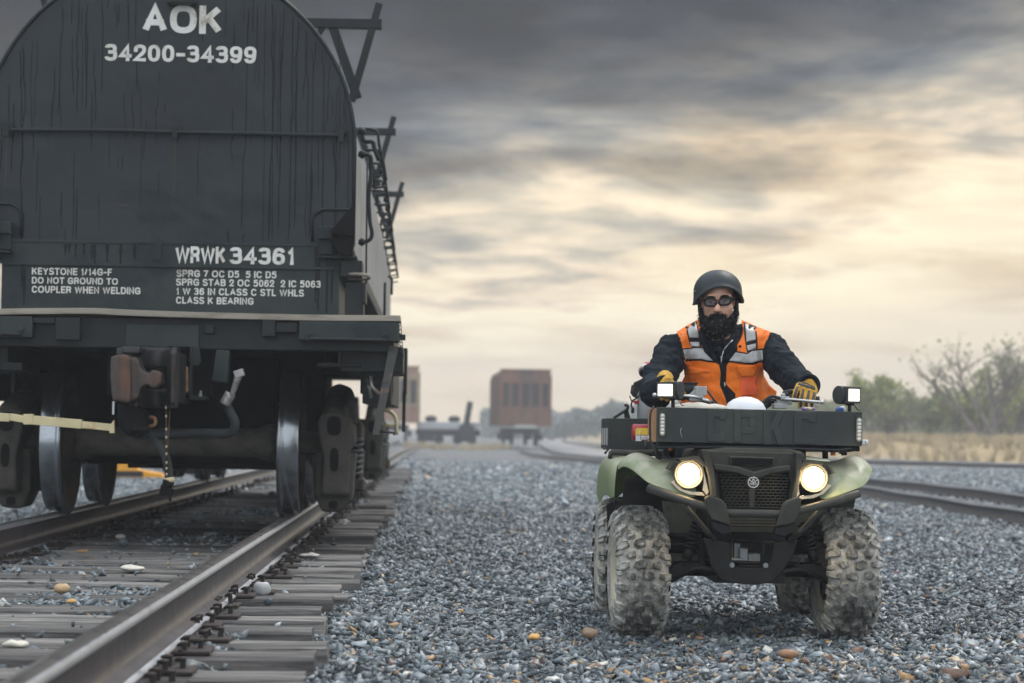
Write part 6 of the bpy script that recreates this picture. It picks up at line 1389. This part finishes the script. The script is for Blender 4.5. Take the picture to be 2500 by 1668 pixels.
# ---- beard
mb = MB()
for (x, y, l, r) in ((1752, 800, FY - .068, (.066, .048, .055)), (1751, 812, FY - .062, (.050, .042, .036)), (1720, 791, FY - .038, (.023, .037, .042)), (1785, 789, FY - .038, (.022, .037, .044)), (1713, 770, FY - .010, (.010, .020, .040)), (1794, 767, FY - .010, (.010, .020, .042)), (1741, 773, FY - .086, (.021, .017, .012)), (1764, 772, FY - .086, (.021, .017, .012)), (1752, 768, FY - .092, (.014, .012, .008))): mb.ball(V(x, y, l), r, 3)
mb.remesh(0.0055, 3, lambda c: .006 * mnoise.noise(c * 60) + .003 * mnoise.noise(c * 130)).build("beard", M_HAIR, PER)
BRD = [c for c in PER.children if c.name.startswith("beard")][0]
mb = MB(); fs = [f for f in BRD.data.polygons]; n_ = len(fs)
for i in range(1500):
    f = random.choice(fs); 
    if f.normal.y > .35: continue
    p = f.center.copy(); nn = f.normal.copy(); d = (nn * .9 + Vector((random.gauss(0, .35), random.gauss(0, .3), -.75 + random.gauss(0, .3)))).normalized(); c_ = Vector((random.gauss(0, 1), random.gauss(0, 1), random.gauss(0, 1))) * .005
    ln = random.uniform(.008, .020) * (1.0 if p.z < HC.z - .05 else .55); mb.slot(1 if random.random() < .05 else 0)
    mb.tube([p - nn * .002, p + d * ln * .4 + c_ * .5, p + d * ln * .75 - c_ * .3, p + d * ln + c_], [.0011, .0010, .0008, .0003], 3, cap=False)
mb.build("beard_strands", [M_HAIR, M_HAIRG], BRD)
# ---- gloves: palm, thumb and four bent fingers closed on the grips
def glove(K, wrist, thumb):
    mb = MB(); w = V(*wrist); cuff0 = w + Vector((0, .055, .012))
    kn = [V(*k[0]) for k in K]; mid = sum(kn, Vector()) / 4
    mb.tube([cuff0, w, w.lerp(mid, .55) + Vector((0, 0, .004))], [.042, .036, .030], 12)
    mb.tube(kn, [.0165, .018, .0175, .015], 10)
    for k in kn: mb.tube([w + (k - mid) * .35, k], [.020, .0165], 8)
    for k, r in zip(K, (.0125, .0132, .0128, .0112)):
        P = [V(*p) for p in k]; mb.tube(spline(P, 3), [r * (1.08 - .03 * i) for i in range(3 * (len(P) - 1) + 1)], 9); mb.ball(P[-1], r * .84, 2)
    T = [V(*p) for p in thumb]; mb.tube(spline(T, 3), [.0165 - .0006 * i for i in range(3 * (len(T) - 1) + 1)], 9); mb.ball(T[-1], .0125, 2)
    g = mb.remesh(0.0036, 3, lambda c: .0010 * mnoise.noise(c * 90)).build("glove", M_YGLOVE, PER)
    for k in K:
        P = [V(*p) for p in k]; S = spline(P, 4); S = [s_ + Vector((0, -.0105, .004 * (1 - i / len(S)))) for i, s_ in enumerate(S)][1:-1]
        mb = MB(); mb.tube(S, .0068, 6)
        for s_ in S[2::2]: mb.box(s_ + Vector((0, -.005, 0)), (.011, .006, .0028))
        mb.build("finger_guard", M_GUARD, g)
    mb = MB(); mb.tube([k + Vector((0, -.010, .011)) for k in kn], [.006, .0085, .0085, .006], 6); mb.tube([kn[0] + Vector((0, .005, .017)), mid + Vector((0, .014, .022)), kn[3] + Vector((0, .006, .017))], [.006, .009, .006], 6); mb.build("knuckle_guard", M_GUARD, g)
glove([[(1948, 943, .325), (1942, 958, .288), (1938, 974, .285)], [(1961, 948, .325), (1957, 970, .282), (1954, 986, .280), (1954, 993, .292)], [(1975, 952, .325), (1971, 973, .282), (1968, 986, .280), (1968, 992, .292)], [(1989, 956, .325), (1985, 974, .286), (1982, 986, .284), (1982, 992, .294)]], (1977, 938, .375), [(1955, 948, .365), (1938, 958, .365), (1926, 966, .345)])
glove([[(1652, 948, .325), (1652, 960, .288), (1653, 972, .286)], [(1640, 946, .325), (1640, 962, .285), (1641, 976, .290)], [(1628, 945, .325), (1627, 962, .285), (1628, 976, .290)], [(1615, 946, .325), (1614, 962, .287), (1615, 974, .290)]], (1626, 930, .375), [(1646, 944, .365), (1660, 954, .365), (1670, 962, .345)])
# ---- trousers and boots
mb = MB()
for s_ in (-1, 1):
    h = Vector((HIP.x + .10 * s_, .98, .86)); k = Vector((.27 * s_, .55, .80)); f = Vector((.33 * s_, .66, .42)); mb.tube([h, h.lerp(k, .5), k, k.lerp(f, .5), f], [.105, .095, .078, .066, .058], 12)
mb.ball(HIP, (.185, .16, .12), 2); mb.remesh(.010, 4, lambda c: .003 * mnoise.noise(c * 16)).build("trousers", M_TROU, PER)
for s_ in (-1, 1):
    f = Vector((.33 * s_, .66, .40)); mb = MB(); mb.tube([f + Vector((0, 0, .08)), f], [.058, .055], 10); mb.ball(f + Vector((0, -.07, -.02)), (.05, .14, .042), 2); mb.remesh(.008, 3).build("boot", M_SEAT, PER)
# ================================================================== THINGS CARRIED ON THE QUAD
random.seed(51)
def root_at(name, px, py, l, label, cat, group=None):
    p = ATVF.m @ ap(px, py, l); o = empty(name, p, ATVF.rz); tag(o, label, cat, group); return o, ap(px, py, l)
def local(mb, p): bmesh.ops.translate(mb.b, vec=-Vector(p), verts=mb.b.verts[:]); return mb
# white hard hat lying in the front box
o, p = root_at("hard_hat", 1820, 1008, -.02, "round white hard hat lying in the quad's front box", "hard hat")
mb = MB(); mb.smooth(); mb.lathe([(-.03, .0), (-.03, .12), (-.022, .121), (-.012, .096), (.02, .093), (.045, .080), (.062, .056), (.072, .026), (.074, 0)], (0, 0, 0), 'z', 40); mb.build("shell", mat("white_hat_shell", lin((228, 230, 234)), 0.38, 0.0, 0.04, 12, lin((190, 192, 196)), 0.25, 9), o)
# grimy cream sacks
o, p = root_at("cloth_sack", 1705, 1000, -.10, "grimy cream cloth sack lying in the left half of the front box", "sack")
mb = MB()
for (x, y, l, r) in ((1700, 997, -.12, (.10, .09, .026)), (1740, 999, -.06, (.08, .08, .022)), (1662, 999, -.12, (.05, .08, .022))): mb.ball(ap(x, y, l), r, 3)
local(mb.remesh(.008, 3, lambda c: .006 * mnoise.noise(c * 26)), p).build("sack_cloth", mat("grimy_cream_cloth", lin((196, 190, 178)), 0.85, 0.0, 0.12, 14, lin((128, 118, 104)), 0.4, 12), o)
o, p = root_at("bottle_cap", 2050, 1001, -.12, "small blue and white round container beside the right work lamp", "container")
mb = MB(); mb.smooth(); mb.ball(ap(2050, 1001, -.12), (.020, .02, .016), 2); mb.slot(1); mb.ball(ap(2057, 1000, -.11), (.016, .018, .017), 2); local(mb, p).build("cap", [mat("blue_plastic", lin((70, 104, 176)), 0.4, var=.1), mat("white_plastic", lin((214, 218, 224)), 0.4, var=.05)], o)
o, p = root_at("rag", 1972, 999, -.14, "crumpled purple and yellow rag under the gloved fingers", "rag")
mb = MB(); mb.ball(ap(1966, 999, -.14), (.022, .03, .010), 2); mb.ball(ap(1980, 999, -.13), (.022, .03, .009), 2); mb.slot(0); mb.remesh(.005, 2, lambda c: .004 * mnoise.noise(c * 60)); local(mb, p).build("cloth", mat("purple_cloth", lin((112, 100, 158)), 0.8, 0, .1, 20, lin((222, 204, 132)), 0.6, 26), o)
# torch gear behind the rider's right arm: cylinder, hoses, bag
o, p = root_at("gas_cylinder", 1590, 1060, 1.18, "grey upright gas cylinder with red capped valve behind the rider's sleeve", "gas cylinder")
q = ap(1592, 960, 1.18); mb = MB(); mb.smooth(); z0 = ap(1590, 1095, 1.18).z; z1 = ap(1590, 940, 1.18).z
mb.lathe([(z0, 0), (z0, .075), (z1 - .05, .075), (z1 - .02, .06), (z1, .03), (z1, 0)], (q.x, 1.18, 0), 'z', 32); local(mb, p).build("cylinder_body", mat("grey_cylinder", lin((150, 154, 158)), 0.45, 0.1, 0.1, 8), o)
mb = MB(); c = ap(1580, 899, 1.18); mb.tube([(q.x, 1.18, z1), c], .014, 10); local(mb, p).build("valve_stem", M_CHROME, o)
mb = MB(); mb.smooth(); mb.ball(c + Vector((.004, 0, .006)), (.034, .034, .026), 3); local(mb, p).build("valve_cap", mat("red_plastic", lin((176, 44, 52)), 0.4, var=.1), o)
mb = MB(); mb.cyl(c + Vector((-.006, -.01, -.004)), c + Vector((-.018, -.03, -.022)), .034, .032, 24); mb.slot(1); mb.cyl(c + Vector((-.018, -.03, -.022)), c + Vector((-.024, -.042, -.032)), .024, .022, 20); local(mb, p).build("valve_ring", [mat("pale_ring", lin((206, 198, 184)), 0.5, var=.05), M_GRIP], o)
M_HG = mat("green_hose", lin((76, 128, 92)), 0.45, 0, .1, 20); M_HR = mat("red_hose", lin((156, 64, 66)), 0.45, 0, .1, 20)
o, p = root_at("torch_hose", 1580, 1060, 1.12, "coiled red and green twin torch hose hung around the cylinder", "hose")
for m_, dz in ((M_HG, 0.0), (M_HR, -.018)):
    mb = MB(); pts = []
    for i in range(66): a = 2 * math.pi * i / 22 + .6; pts.append(Vector((q.x + .095 * math.cos(a) + .02, 1.16 + .10 * math.sin(a), ap(1580, 1032 + i * .55, 1.12).z + dz + .010 * math.sin(a))))
    mb.tube(pts, .008, 8); local(mb, p).build("hose_line", m_, o)
o, p = root_at("tool_bag", 1560, 960, 1.25, "black tool bag strapped behind the rider on the left", "bag")
mb = MB(); mb.prism(ax(((1549, 939), (1566, 932), (1572, 960), (1568, 975), (1553, 968), (1546, 958)), 1.2), 1.2, 1.4); mb.tube([ap(1549, 938, 1.2), ap(1566, 930, 1.22)], .010, 6); mb.tube(spline([ap(1564, 960, 1.15), ap(1556, 972, 1.15), ap(1545, 978, 1.15), ap(1541, 990, 1.15), ap(1545, 998, 1.15), ap(1544, 1010, 1.15)], 3), .005, 6); mb.tube([ap(1537, 966, 1.15), ap(1542, 980, 1.15)], .004, 5); abox(mb, 1542, 996, 1549, 1008, 1.14, 1.17); local(mb, p).build("bag_body", M_GRIP, o, .006)
o, p = root_at("warning_flag", 1552, 982, 1.16, "small folded red flag beside the black tool bag", "flag")
mb = MB(); mb.prism(ax(((1543, 979), (1561, 977), (1560, 984), (1552, 988)), 1.16), 1.15, 1.17); local(mb, p).build("flag_cloth", MATS['red_plastic'], o, .002)
o, p = root_at("pry_bar", 1515, 1020, 1.2, "bent black pry bar standing in the rear box", "pry bar")
mb = MB(); mb.tube(spline([ap(1498, 1021, 1.2), ap(1515, 1010, 1.2), ap(1530, 1000, 1.2), ap(1533, 993, 1.2), ap(1529, 989, 1.2), ap(1525, 992, 1.2)], 4), .0075, 8); mb.prism(ax(((1523, 1002), (1533, 999), (1540, 1024), (1526, 1024)), 1.22), 1.22, 1.25); local(mb, p).build("bar_body", M_STEELBLK, o)
# red extinguisher with its tag lying between the boxes
o, p = root_at("fire_extinguisher", 1575, 1058, .55, "red fire extinguisher lying on its side with a yellow tag between the cargo boxes", "fire extinguisher")
a, b = ap(1543, 1056, .55), ap(1640, 1058, .55); mb = MB(); mb.smooth(); mb.lathe([(a.x, 0), (a.x, .036), (a.x + .008, .041), (b.x, .041), (b.x + .02, .03), (b.x + .02, 0)], (0, .55, a.z), 'x', 28); local(mb, p).build("extinguisher_body", mat("red_paint", lin((170, 46, 58)), 0.35, 0, .1, 8), o)
mb = MB(); mb.prism(ax(((1552, 1048), (1556, 1045), (1602, 1046), (1602, 1062), (1551, 1062)), .50), .500, .503); local(mb, p).build("tag_card", mat("yellow_tag", lin((238, 196, 62)), 0.5, var=.08), o)
mb = MB(); mb.prism(ax(((1552, 1063), (1565, 1063), (1566, 1077), (1552, 1077)), .50), .500, .503); mb.tube([ap(1563, 1050, .495), ap(1561, 1058, .495), ap(1566, 1070, .495)], .0025, 5); local(mb, p).build("tag_strip", MATS['white_plastic'], o)
# ================================================================== NOTABLE STONES AND SMALL THINGS ON THE GROUND
def stone(px, py, z, w, h, col, label, dep=None):
    o0, d = pixel_ray(px, py); t = (z - o0.z) / d.z; p = o0 + d * t
    s_ = (p - o0).length / 5700; mb = MB(); mb.ball((0, 0, h * s_ * .42), (w * s_ / 2, w * s_ * .42, h * s_ / 2), 3)
    sd = random.random() * 50
    for v in mb.b.verts: v.co += v.co.normalized() * mnoise.noise(v.co * (2.0 / (w * s_)) + Vector((sd, 0, 0))) * w * s_ * .15 + Vector((0, 0, mnoise.noise(v.co * (5.0 / (w * s_)) + Vector((sd, 3, 0))) * w * s_ * .05))
    m = mat("stone_" + str(len(MATS)), lin(col), 0.6, 0, .15, 30, tuple(c * .7 for c in lin(col)), .3, 24, .001, 90)
    o = mb.build("stone", m); o.location = p; tag(o, label, "stone")
for a in ((640, 1452, .165, 42, 34, (188, 188, 190), "pale round stone standing on a tie beside the right rail"), (325, 1394, .165, 58, 13, (206, 202, 190), "flat white stone lying between the rails on the left"), (150, 1448, .165, 40, 24, (190, 160, 122), "tan stone on the ties between the rails"),
          (36, 1582, .165, 72, 22, (216, 210, 196), "large white oval stone at the bottom left corner"), (174, 1472, .165, 26, 9, (206, 160, 92), "small orange chip of stone between the rails"), (302, 1335, .165, 24, 22, (66, 78, 82), "dark upright stone between the rails near the railcar"),
          (294, 1316, .165, 24, 12, (204, 196, 186), "small white stone near the left rail"), (755, 1360, .165, 52, 9, (196, 190, 184), "flat white chip on the tie ends right of the right rail"), (1440, 1556, .01, 40, 26, (148, 126, 104), "brown cobble on the gravel left of the quad's front tyre"),
          (1303, 1562, .01, 30, 16, (214, 164, 98), "orange pebble on the open gravel"), (1925, 1606, .01, 46, 22, (150, 112, 84), "rusty brown cobble in front of the quad's right front tyre"), (1060, 1578, .01, 26, 14, (196, 158, 112), "tan pebble on the gravel near the tie ends"),
          (1040, 1174, .0, 30, 10, (214, 160, 78), "orange scrap lying on the gravel beyond the tie ends"), (655, 1478, .165, 22, 20, (58, 72, 78), "dark stone on a tie end below the pale round stone")): stone(*a)
# yellow machine and dark box beyond the left rail
fr = Frame((-6.45, 40.0, float(ground_z(-6.45, 40.0))), 0.1); o = empty("track_machine", fr.loc, fr.rz); tag(o, "low yellow track machine seen under the railcar beyond the left rail", "machine")
mb = MB(); mb.prism([(-.42, 0), (.55, 0), (.5, .08), (.12, .14), (-.02, .26), (-.36, .28), (-.42, .2)], -.25, .35); mb.build("machine_body", mat("yellow_machine_paint", lin((230, 160, 40)), 0.5, 0, .12, 8), o, .02)
mb = MB(); mb.span((-.28, -.27, .03), (.18, -.25, .12)); mb.build("machine_vent", M_GRIP, o)
fr = Frame((-6.75, 30.5, float(ground_z(-6.75, 30.5))), 0.0); o = empty("junction_box", fr.loc, 0); tag(o, "dark trackside box with a white lid at the left edge", "box")
mb = MB(); mb.span((-.22, -.2, -.03), (.24, .2, .15)); mb.build("box_body", M_GRIP, o, .01); mb = MB(); mb.prism([(-.24, .15), (.26, .15), (.2, .21), (-.2, .22)], -.21, .21); mb.build("box_lid", MATS['white_plastic'], o, .01)
# ================================================================== BACKGROUND: CARS ON THE FAR TRACKS, TREES, GRASS, HAZE
random.seed(61)
M_RUSTCAR = mat("rusted_car_side", lin((116, 76, 50)), 0.75, 0, .35, 0.9, lin((66, 50, 42)), .5, .7, stretch=(1, 1, .35)); M_RUSTDK = mat("recess_shade_rust", lin((44, 30, 28)), 0.8, 0, .2, .9); M_OLD = mat("faded_car_side", lin((150, 136, 104)), 0.8, 0, .2, .8, lin((150, 100, 86)), .4, .5)
M_PINK = mat("faded_red_side", lin((150, 104, 90)), 0.8, 0, .15, .8)
def hopper(name, X, Y, rz, label, top, low, length=14.0):
    z = float(ground_z(X, Y)) + .17; r = empty(name, (X, Y, z), rz); tag(r, label, "railcar"); hw = 1.56
    mb = MB(); mb.prism([(-hw, 1.25), (hw, 1.25), (hw, 4.45), (hw - .06, 4.7), (-hw + .06, 4.7), (-hw, 4.45)], .0, length); mb.build("car_body", top, r, .03)
    mb = MB(); mb.span((-hw + .02, -.02, 1.25), (hw - .02, .0, 2.35)); mb.build("lower_panel", low, r)
    mb = MB()
    for x in (-1.5, -.95, -.32, .32, .95, 1.5): mb.span((x - .07, -.10, 1.2), (x + .07, -.021, 4.0))
    mb.span((-hw, -.14, 3.92), (hw, -.021, 4.08)); mb.span((-hw, -.14, 2.28), (hw, -.021, 2.42)); mb.span((-hw - .03, -.1, 4.62), (hw + .03, .1, 4.78))
    for k in range(12): mb.span((-hw - .09, .3 + k * 1.15, 1.25), (-hw - .001, .42 + k * 1.15, 4.4)); mb.span((hw + .001, .3 + k * 1.15, 1.25), (hw + .09, .42 + k * 1.15, 4.4))
    mb.build("car_rib", top, r)
    mb = MB(); mb.span((-hw + .12, -.035, 2.45), (hw - .12, -.021, 3.9)); mb.build("end_recess", M_RUSTDK, r)  # dark plate on the flat end; the recess's shade is in its colour
    mb = MB(); mb.prism([(-.8, 1.10), (.8, 1.10), (.55, 1.32), (-.55, 1.32)], -.5, -.15); mb.build("end_platform", MATS['pale_hood_panel'], r)
    mb = MB(); mb.span((-.9, -.3, .75), (.9, length, 1.1)); mb.span((-.14, -.95, .7), (.14, -.3, 1.0)); mb.build("underframe", M_BLACK, r)
    for y0 in (.6, 2.4, length - 2.6, length - .8):
        for s_ in (-1, 1):
            mb = MB(); mb.smooth(); mb.cyl((s_ * .68, y0, .46), (s_ * .82, y0, .46), .46, .46, 24); mb.build("wheel", M_BLACK, r)
    for y0 in (1.5, length - 1.7):
        for s_ in (-1, 1):
            mb = MB(); mb.span((s_ * .92, y0 - 1.2, .35), (s_ * 1.12, y0 + 1.2, .75)); mb.build("side_frame", M_BLACK, r, .08)
    return r
hopper("railcar", .89, 145, R(3.0), "rusty orange hopper car standing alone in the middle distance", M_RUSTCAR, M_RUSTCAR)
hopper("railcar", -7.35, 146, R(2.2), "faded tan and pink hopper car half hidden behind the dark railcar", M_OLD, M_PINK)
fz = float(ground_z(-3.7, 150)) + .17
fc = empty("flat_car", (-3.7, 150, fz), R(2)); tag(fc, "low dark flat car between the two hopper cars", "flat car")
mb = MB(); mb.span((-2.4, 0, .55), (1.75, 3, .95)); mb.span((-2.1, 0, .2), (-1.2, 2, .6)); mb.span((.4, 0, .2), (1.2, 2, .6)); mb.build("car_frame", M_BLACK, fc, .05)
mb = MB(); mb.span((-2.35, .2, .95), (1.7, 2.8, 1.45)); mb.build("pale_load", MATS['white_plastic'], fc, .05)
for (x, y) in ((-2.0, .4), (-.9, .4), (.3, .4), (1.2, .4)):
    mb = MB(); mb.cyl((x, .3, .32), (x, .5, .32), .32, .32, 18); mb.build("wheel", M_BLACK, fc)
b_ = empty("crane_post", (-2.85, 149.6, fz + .3), R(2)); tag(b_, "dark leaning crane post standing on the flat car's right end", "crane post")
mb = MB(); mb.prism([(-.45, 0), (.5, 0), (.5, .9), (.2, 1.0), (.42, 2.45), (.05, 2.5), (-.2, 1.0), (-.45, .9)], 0, .5); mb.build("post_body", M_CHASSIS, b_, .04)
for (x, lb) in ((-5.15, "dark round bundle on the flat car's left half"), (-3.65, "dark round bundle near the middle of the flat car")):
    b_ = empty("bundle", (x, 150.6, fz + 1.45), 0); tag(b_, lb, "bundle"); mb = MB(); mb.ball((0, 0, .18), (.42, .4, .24), 2); mb.build("bundle_body", M_CHASSIS, b_)
# pale weeds along the far ballast
M_DRY = mat("dry_grass_blades", lin((186, 170, 138)), .85, 0, .25, 1.2, lin((152, 136, 104)), .5, .5)
def blades(name, pts, h, w, m, n):
    b = bmesh.new()
    for (x, y) in pts:
        z = float(ground_z(x, y)) - .02
        for k in range(n):
            a = random.uniform(0, 6.28); r = random.uniform(0, .22); hx = h * random.uniform(.55, 1.15); bx, by = x + r * math.cos(a), y + r * math.sin(a); lean = Vector((random.gauss(0, .25), random.gauss(0, .25), 1)) * hx
            d = Vector((math.cos(a + 1.5), math.sin(a + 1.5), 0)) * w
            p0, p1, p2, p3 = Vector((bx, by, z)) - d, Vector((bx, by, z)) + d, Vector((bx, by, z)) + lean * .6 + d * .7, Vector((bx, by, z)) + lean
            vs = [b.verts.new(p) for p in (p0, p1, p2, p3)]; b.faces.new((vs[0], vs[1], vs[2])); b.faces.new((vs[0], vs[2], vs[3]))
    mb = MB(); mb.b.free(); mb.b = b; o = mb.build(name, m, flat_normals=False); o['kind'] = 'stuff'; return o
pts = []
for i in range(1500):
    y = random.uniform(88, 150); x = random.uniform(8, 44)
    if x * .8 + y - 101 > 4 and x < 10 + (y - 80) * .6 + 8: pts.append((x, y))
blades("dry_grass", pts, .5, .035, M_DRY, 16)
pts = [(random.gauss(x, .5), random.gauss(y, 1.2)) for (x, y) in ((-4.6, 128), (-3.0, 132), (-1.6, 136), (-.8, 140), (-5.2, 124), (-1.0, 141), (-3.8, 134)) for k in range(10)]
blades("dry_grass", pts, .45, .03, M_DRY, 10)
# trees: tapered trunk and limbs, crown of many small leaf faces in clumps with gaps
def leafmat(name, a, b_, c):
    m = bpy.data.materials.new(name); m.use_nodes = True; t = NT(m.node_tree); p = t.n['Principled BSDF']; tc = t.add('ShaderNodeTexCoord').outputs['Object']
    n = t.noise(tc, .9, 4, .6); n2 = t.noise(tc, 7, 3, .6)
    col = t.ramp(t.math('ADD', t.math('MULTIPLY', n, .6), t.math('MULTIPLY', n2, .4)), [(.35, a), (.5, b_), (.66, c)]); t.put(p.inputs['Base Color'], col); p.inputs['Roughness'].default_value = .8; p.inputs['Specular IOR Level'].default_value = .2; MATS[name] = m; return m
M_LF = leafmat("spring_leaves", lin((110, 122, 64)), lin((148, 156, 86)), lin((178, 180, 112))); M_LF2 = leafmat("olive_leaves", lin((98, 106, 68)), lin((126, 132, 88)), lin((154, 154, 108))); M_LF3 = leafmat("hazed_far_leaves", lin((96, 106, 100)), lin((112, 122, 114)), lin((126, 134, 126)))  # the far leaves are lightened and greyed in colour for haze
M_BARK = mat("grey_bark", lin((112, 104, 98)), .9, 0, .25, 3)
def tree(X, Y, h, leaf, dens, label, cat="tree", bushy=1.0, name="tree", lsz=.11, twigs=True):
    z = float(ground_z(X, Y)) - .05; r = empty(name, (X, Y, z), random.uniform(0, 6.28)); tag(r, label, cat); tips = []; mb = MB()
    def limb(p, d, ln, rad, lev):
        n = 4; P = [p]; dd = d.copy()
        for i in range(n): dd = (dd + Vector((random.gauss(0, .16), random.gauss(0, .16), .05))).normalized(); P.append(P[-1] + dd * ln / n)
        mb.tube(P, [rad * (1 - .55 * i / n) for i in range(n + 1)], 5 if lev else 7, cap=False)
        if lev >= 2: tips.extend(P[2:])
        if lev < 3:
            for k in range(random.randint(3, 4) if lev < 2 else 3):
                f = random.uniform(.4, 1.0); q = P[min(n, int(f * n))]; s_ = (Vector((random.gauss(0, 1), random.gauss(0, 1), random.uniform(-.1, .9))).normalized() * .9 + dd * .55).normalized(); limb(q, s_, ln * random.uniform(.5, .75), rad * .5, lev + 1)
    for k in range(random.randint(2, 4) if bushy > .9 else 1): limb(Vector((random.gauss(0, .15), random.gauss(0, .15), 0)), Vector((random.gauss(0, .35), random.gauss(0, .35), 1)).normalized(), h * .48, h * .022, 0)
    mb.build("trunk", M_BARK, r)
    if dens > 0:
        b = bmesh.new(); random.shuffle(tips)
        for t_ in tips:
            if random.random() < .18: continue
            for k in range(int(dens)):
                c = t_ + Vector((random.gauss(0, 1), random.gauss(0, 1), random.gauss(0, .8))) * h * .045; n_ = Vector((random.gauss(0, 1), random.gauss(0, 1), random.gauss(0, 1) + .5)).normalized(); u = n_.orthogonal().normalized() * lsz * random.uniform(.6, 1.3); w = n_.cross(u) * .7
                b.faces.new([b.verts.new(p) for p in (c - u, c - w, c + u, c + w)])
        m2 = MB(); m2.b.free(); m2.b = b; m2.build("crown", leaf, r, flat_normals=False)
    return r
def at_ground(px, Y): o0, d = pixel_ray(px, 1060); return (o0 + d * (Y / d.y)).x
TREES = [(2135, 122, 3.4, M_LF, 7, "leafy yellow green bush tree just right of the quad's right work lamp", 1), (2175, 128, 3.0, M_LF2, 6, "low olive bush tree second from the quad's box", 1), (2222, 120, 3.6, M_LF2, 1.2, "thin nearly bare tree with dark trunk right of the leafy bush", .5), (2270, 130, 3.0, M_LF2, 6, "round olive bush in the gap between thin tree and big tree", 1),
         (2330, 126, 2.8, M_LF, 6, "pale green bush left of the big tree", 1), (2420, 118, 5.6, M_LF2, 1.6, "tallest sparse spreading tree near the right edge", 1), (2385, 134, 3.4, M_LF2, 5, "dense olive bush behind the tallest tree's left side", 1), (2480, 124, 4.2, M_LF, 4, "yellow green tree at the right edge", 1), (2160, 150, 4.6, M_LF2, .6, "bare spindly tree rising behind the olive bush", .5), (2530, 132, 5.0, M_LF2, 3, "broad tree cut off by the right edge", 1), (2445, 140, 3.2, M_LF, 6, "pale bush behind the tallest tree's right side", 1)]
for (px, Y, h, lf, dn, lb, bs) in TREES: tree(at_ground(px, Y), Y, h * 1.35, lf, dn, lb, bushy=bs)
FAR = "distant grey green trees beyond the rusty hopper car"
for i, (px, h) in enumerate(((1352, 4.2), (1378, 5.0), (1402, 5.6), (1428, 6.6), (1455, 7.2), (1482, 7.6), (1510, 8.2), (1545, 8.2), (1590, 8))):
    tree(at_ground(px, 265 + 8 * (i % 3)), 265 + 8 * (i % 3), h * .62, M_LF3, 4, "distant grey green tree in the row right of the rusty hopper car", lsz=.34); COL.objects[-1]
for o in COL.objects:
    if o.get('label') == "distant grey green tree in the row right of the rusty hopper car": o['group'] = FAR
# low wood closing the view behind the right-hand trees
def wood(name, x0, x1, Y0, hs, lf, n, lsz):
    b = bmesh.new()
    for i in range(n):
        x = random.uniform(x0, x1); y = Y0 + random.uniform(0, 14); hh_ = hs * (.75 + .35 * mnoise.noise(Vector((x * .16, 3.3, 0))) + .2 * mnoise.noise(Vector((x * .6, 9.3, 0)))); c = Vector((x, y, float(ground_z(x, y)) + hh_ * random.random() ** .8)); n_ = Vector((random.gauss(0, 1), random.gauss(0, 1), random.gauss(0, 1) + .4)).normalized(); u = n_.orthogonal().normalized() * lsz * random.uniform(.5, 1.4); w = n_.cross(u) * .7
        b.faces.new([b.verts.new(p) for p in (c - u, c - w, c + u, c + w)])
    m2 = MB(); m2.b.free(); m2.b = b; o = m2.build(name, lf, flat_normals=False); o['kind'] = 'stuff'; return o
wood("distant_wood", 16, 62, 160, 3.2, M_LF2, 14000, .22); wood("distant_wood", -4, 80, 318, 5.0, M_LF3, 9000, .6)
# haze: one closed box of even, thin air around the yard
hm = bpy.data.materials.new("haze"); hm.use_nodes = True; t = NT(hm.node_tree); t.n.clear(); out = t.add('ShaderNodeOutputMaterial')
pv = t.add('ShaderNodeVolumePrincipled', i_Color=(.93, .95, 1.0), i_Density=.0017, i_Anisotropy=.0); t.l.new(pv.outputs[0], out.inputs['Volume'])
mb = MB(); mb.span((-200, -30, -2.0), (240, 350, 12.0)); hz = mb.build("haze", hm); hz['kind'] = 'stuff'
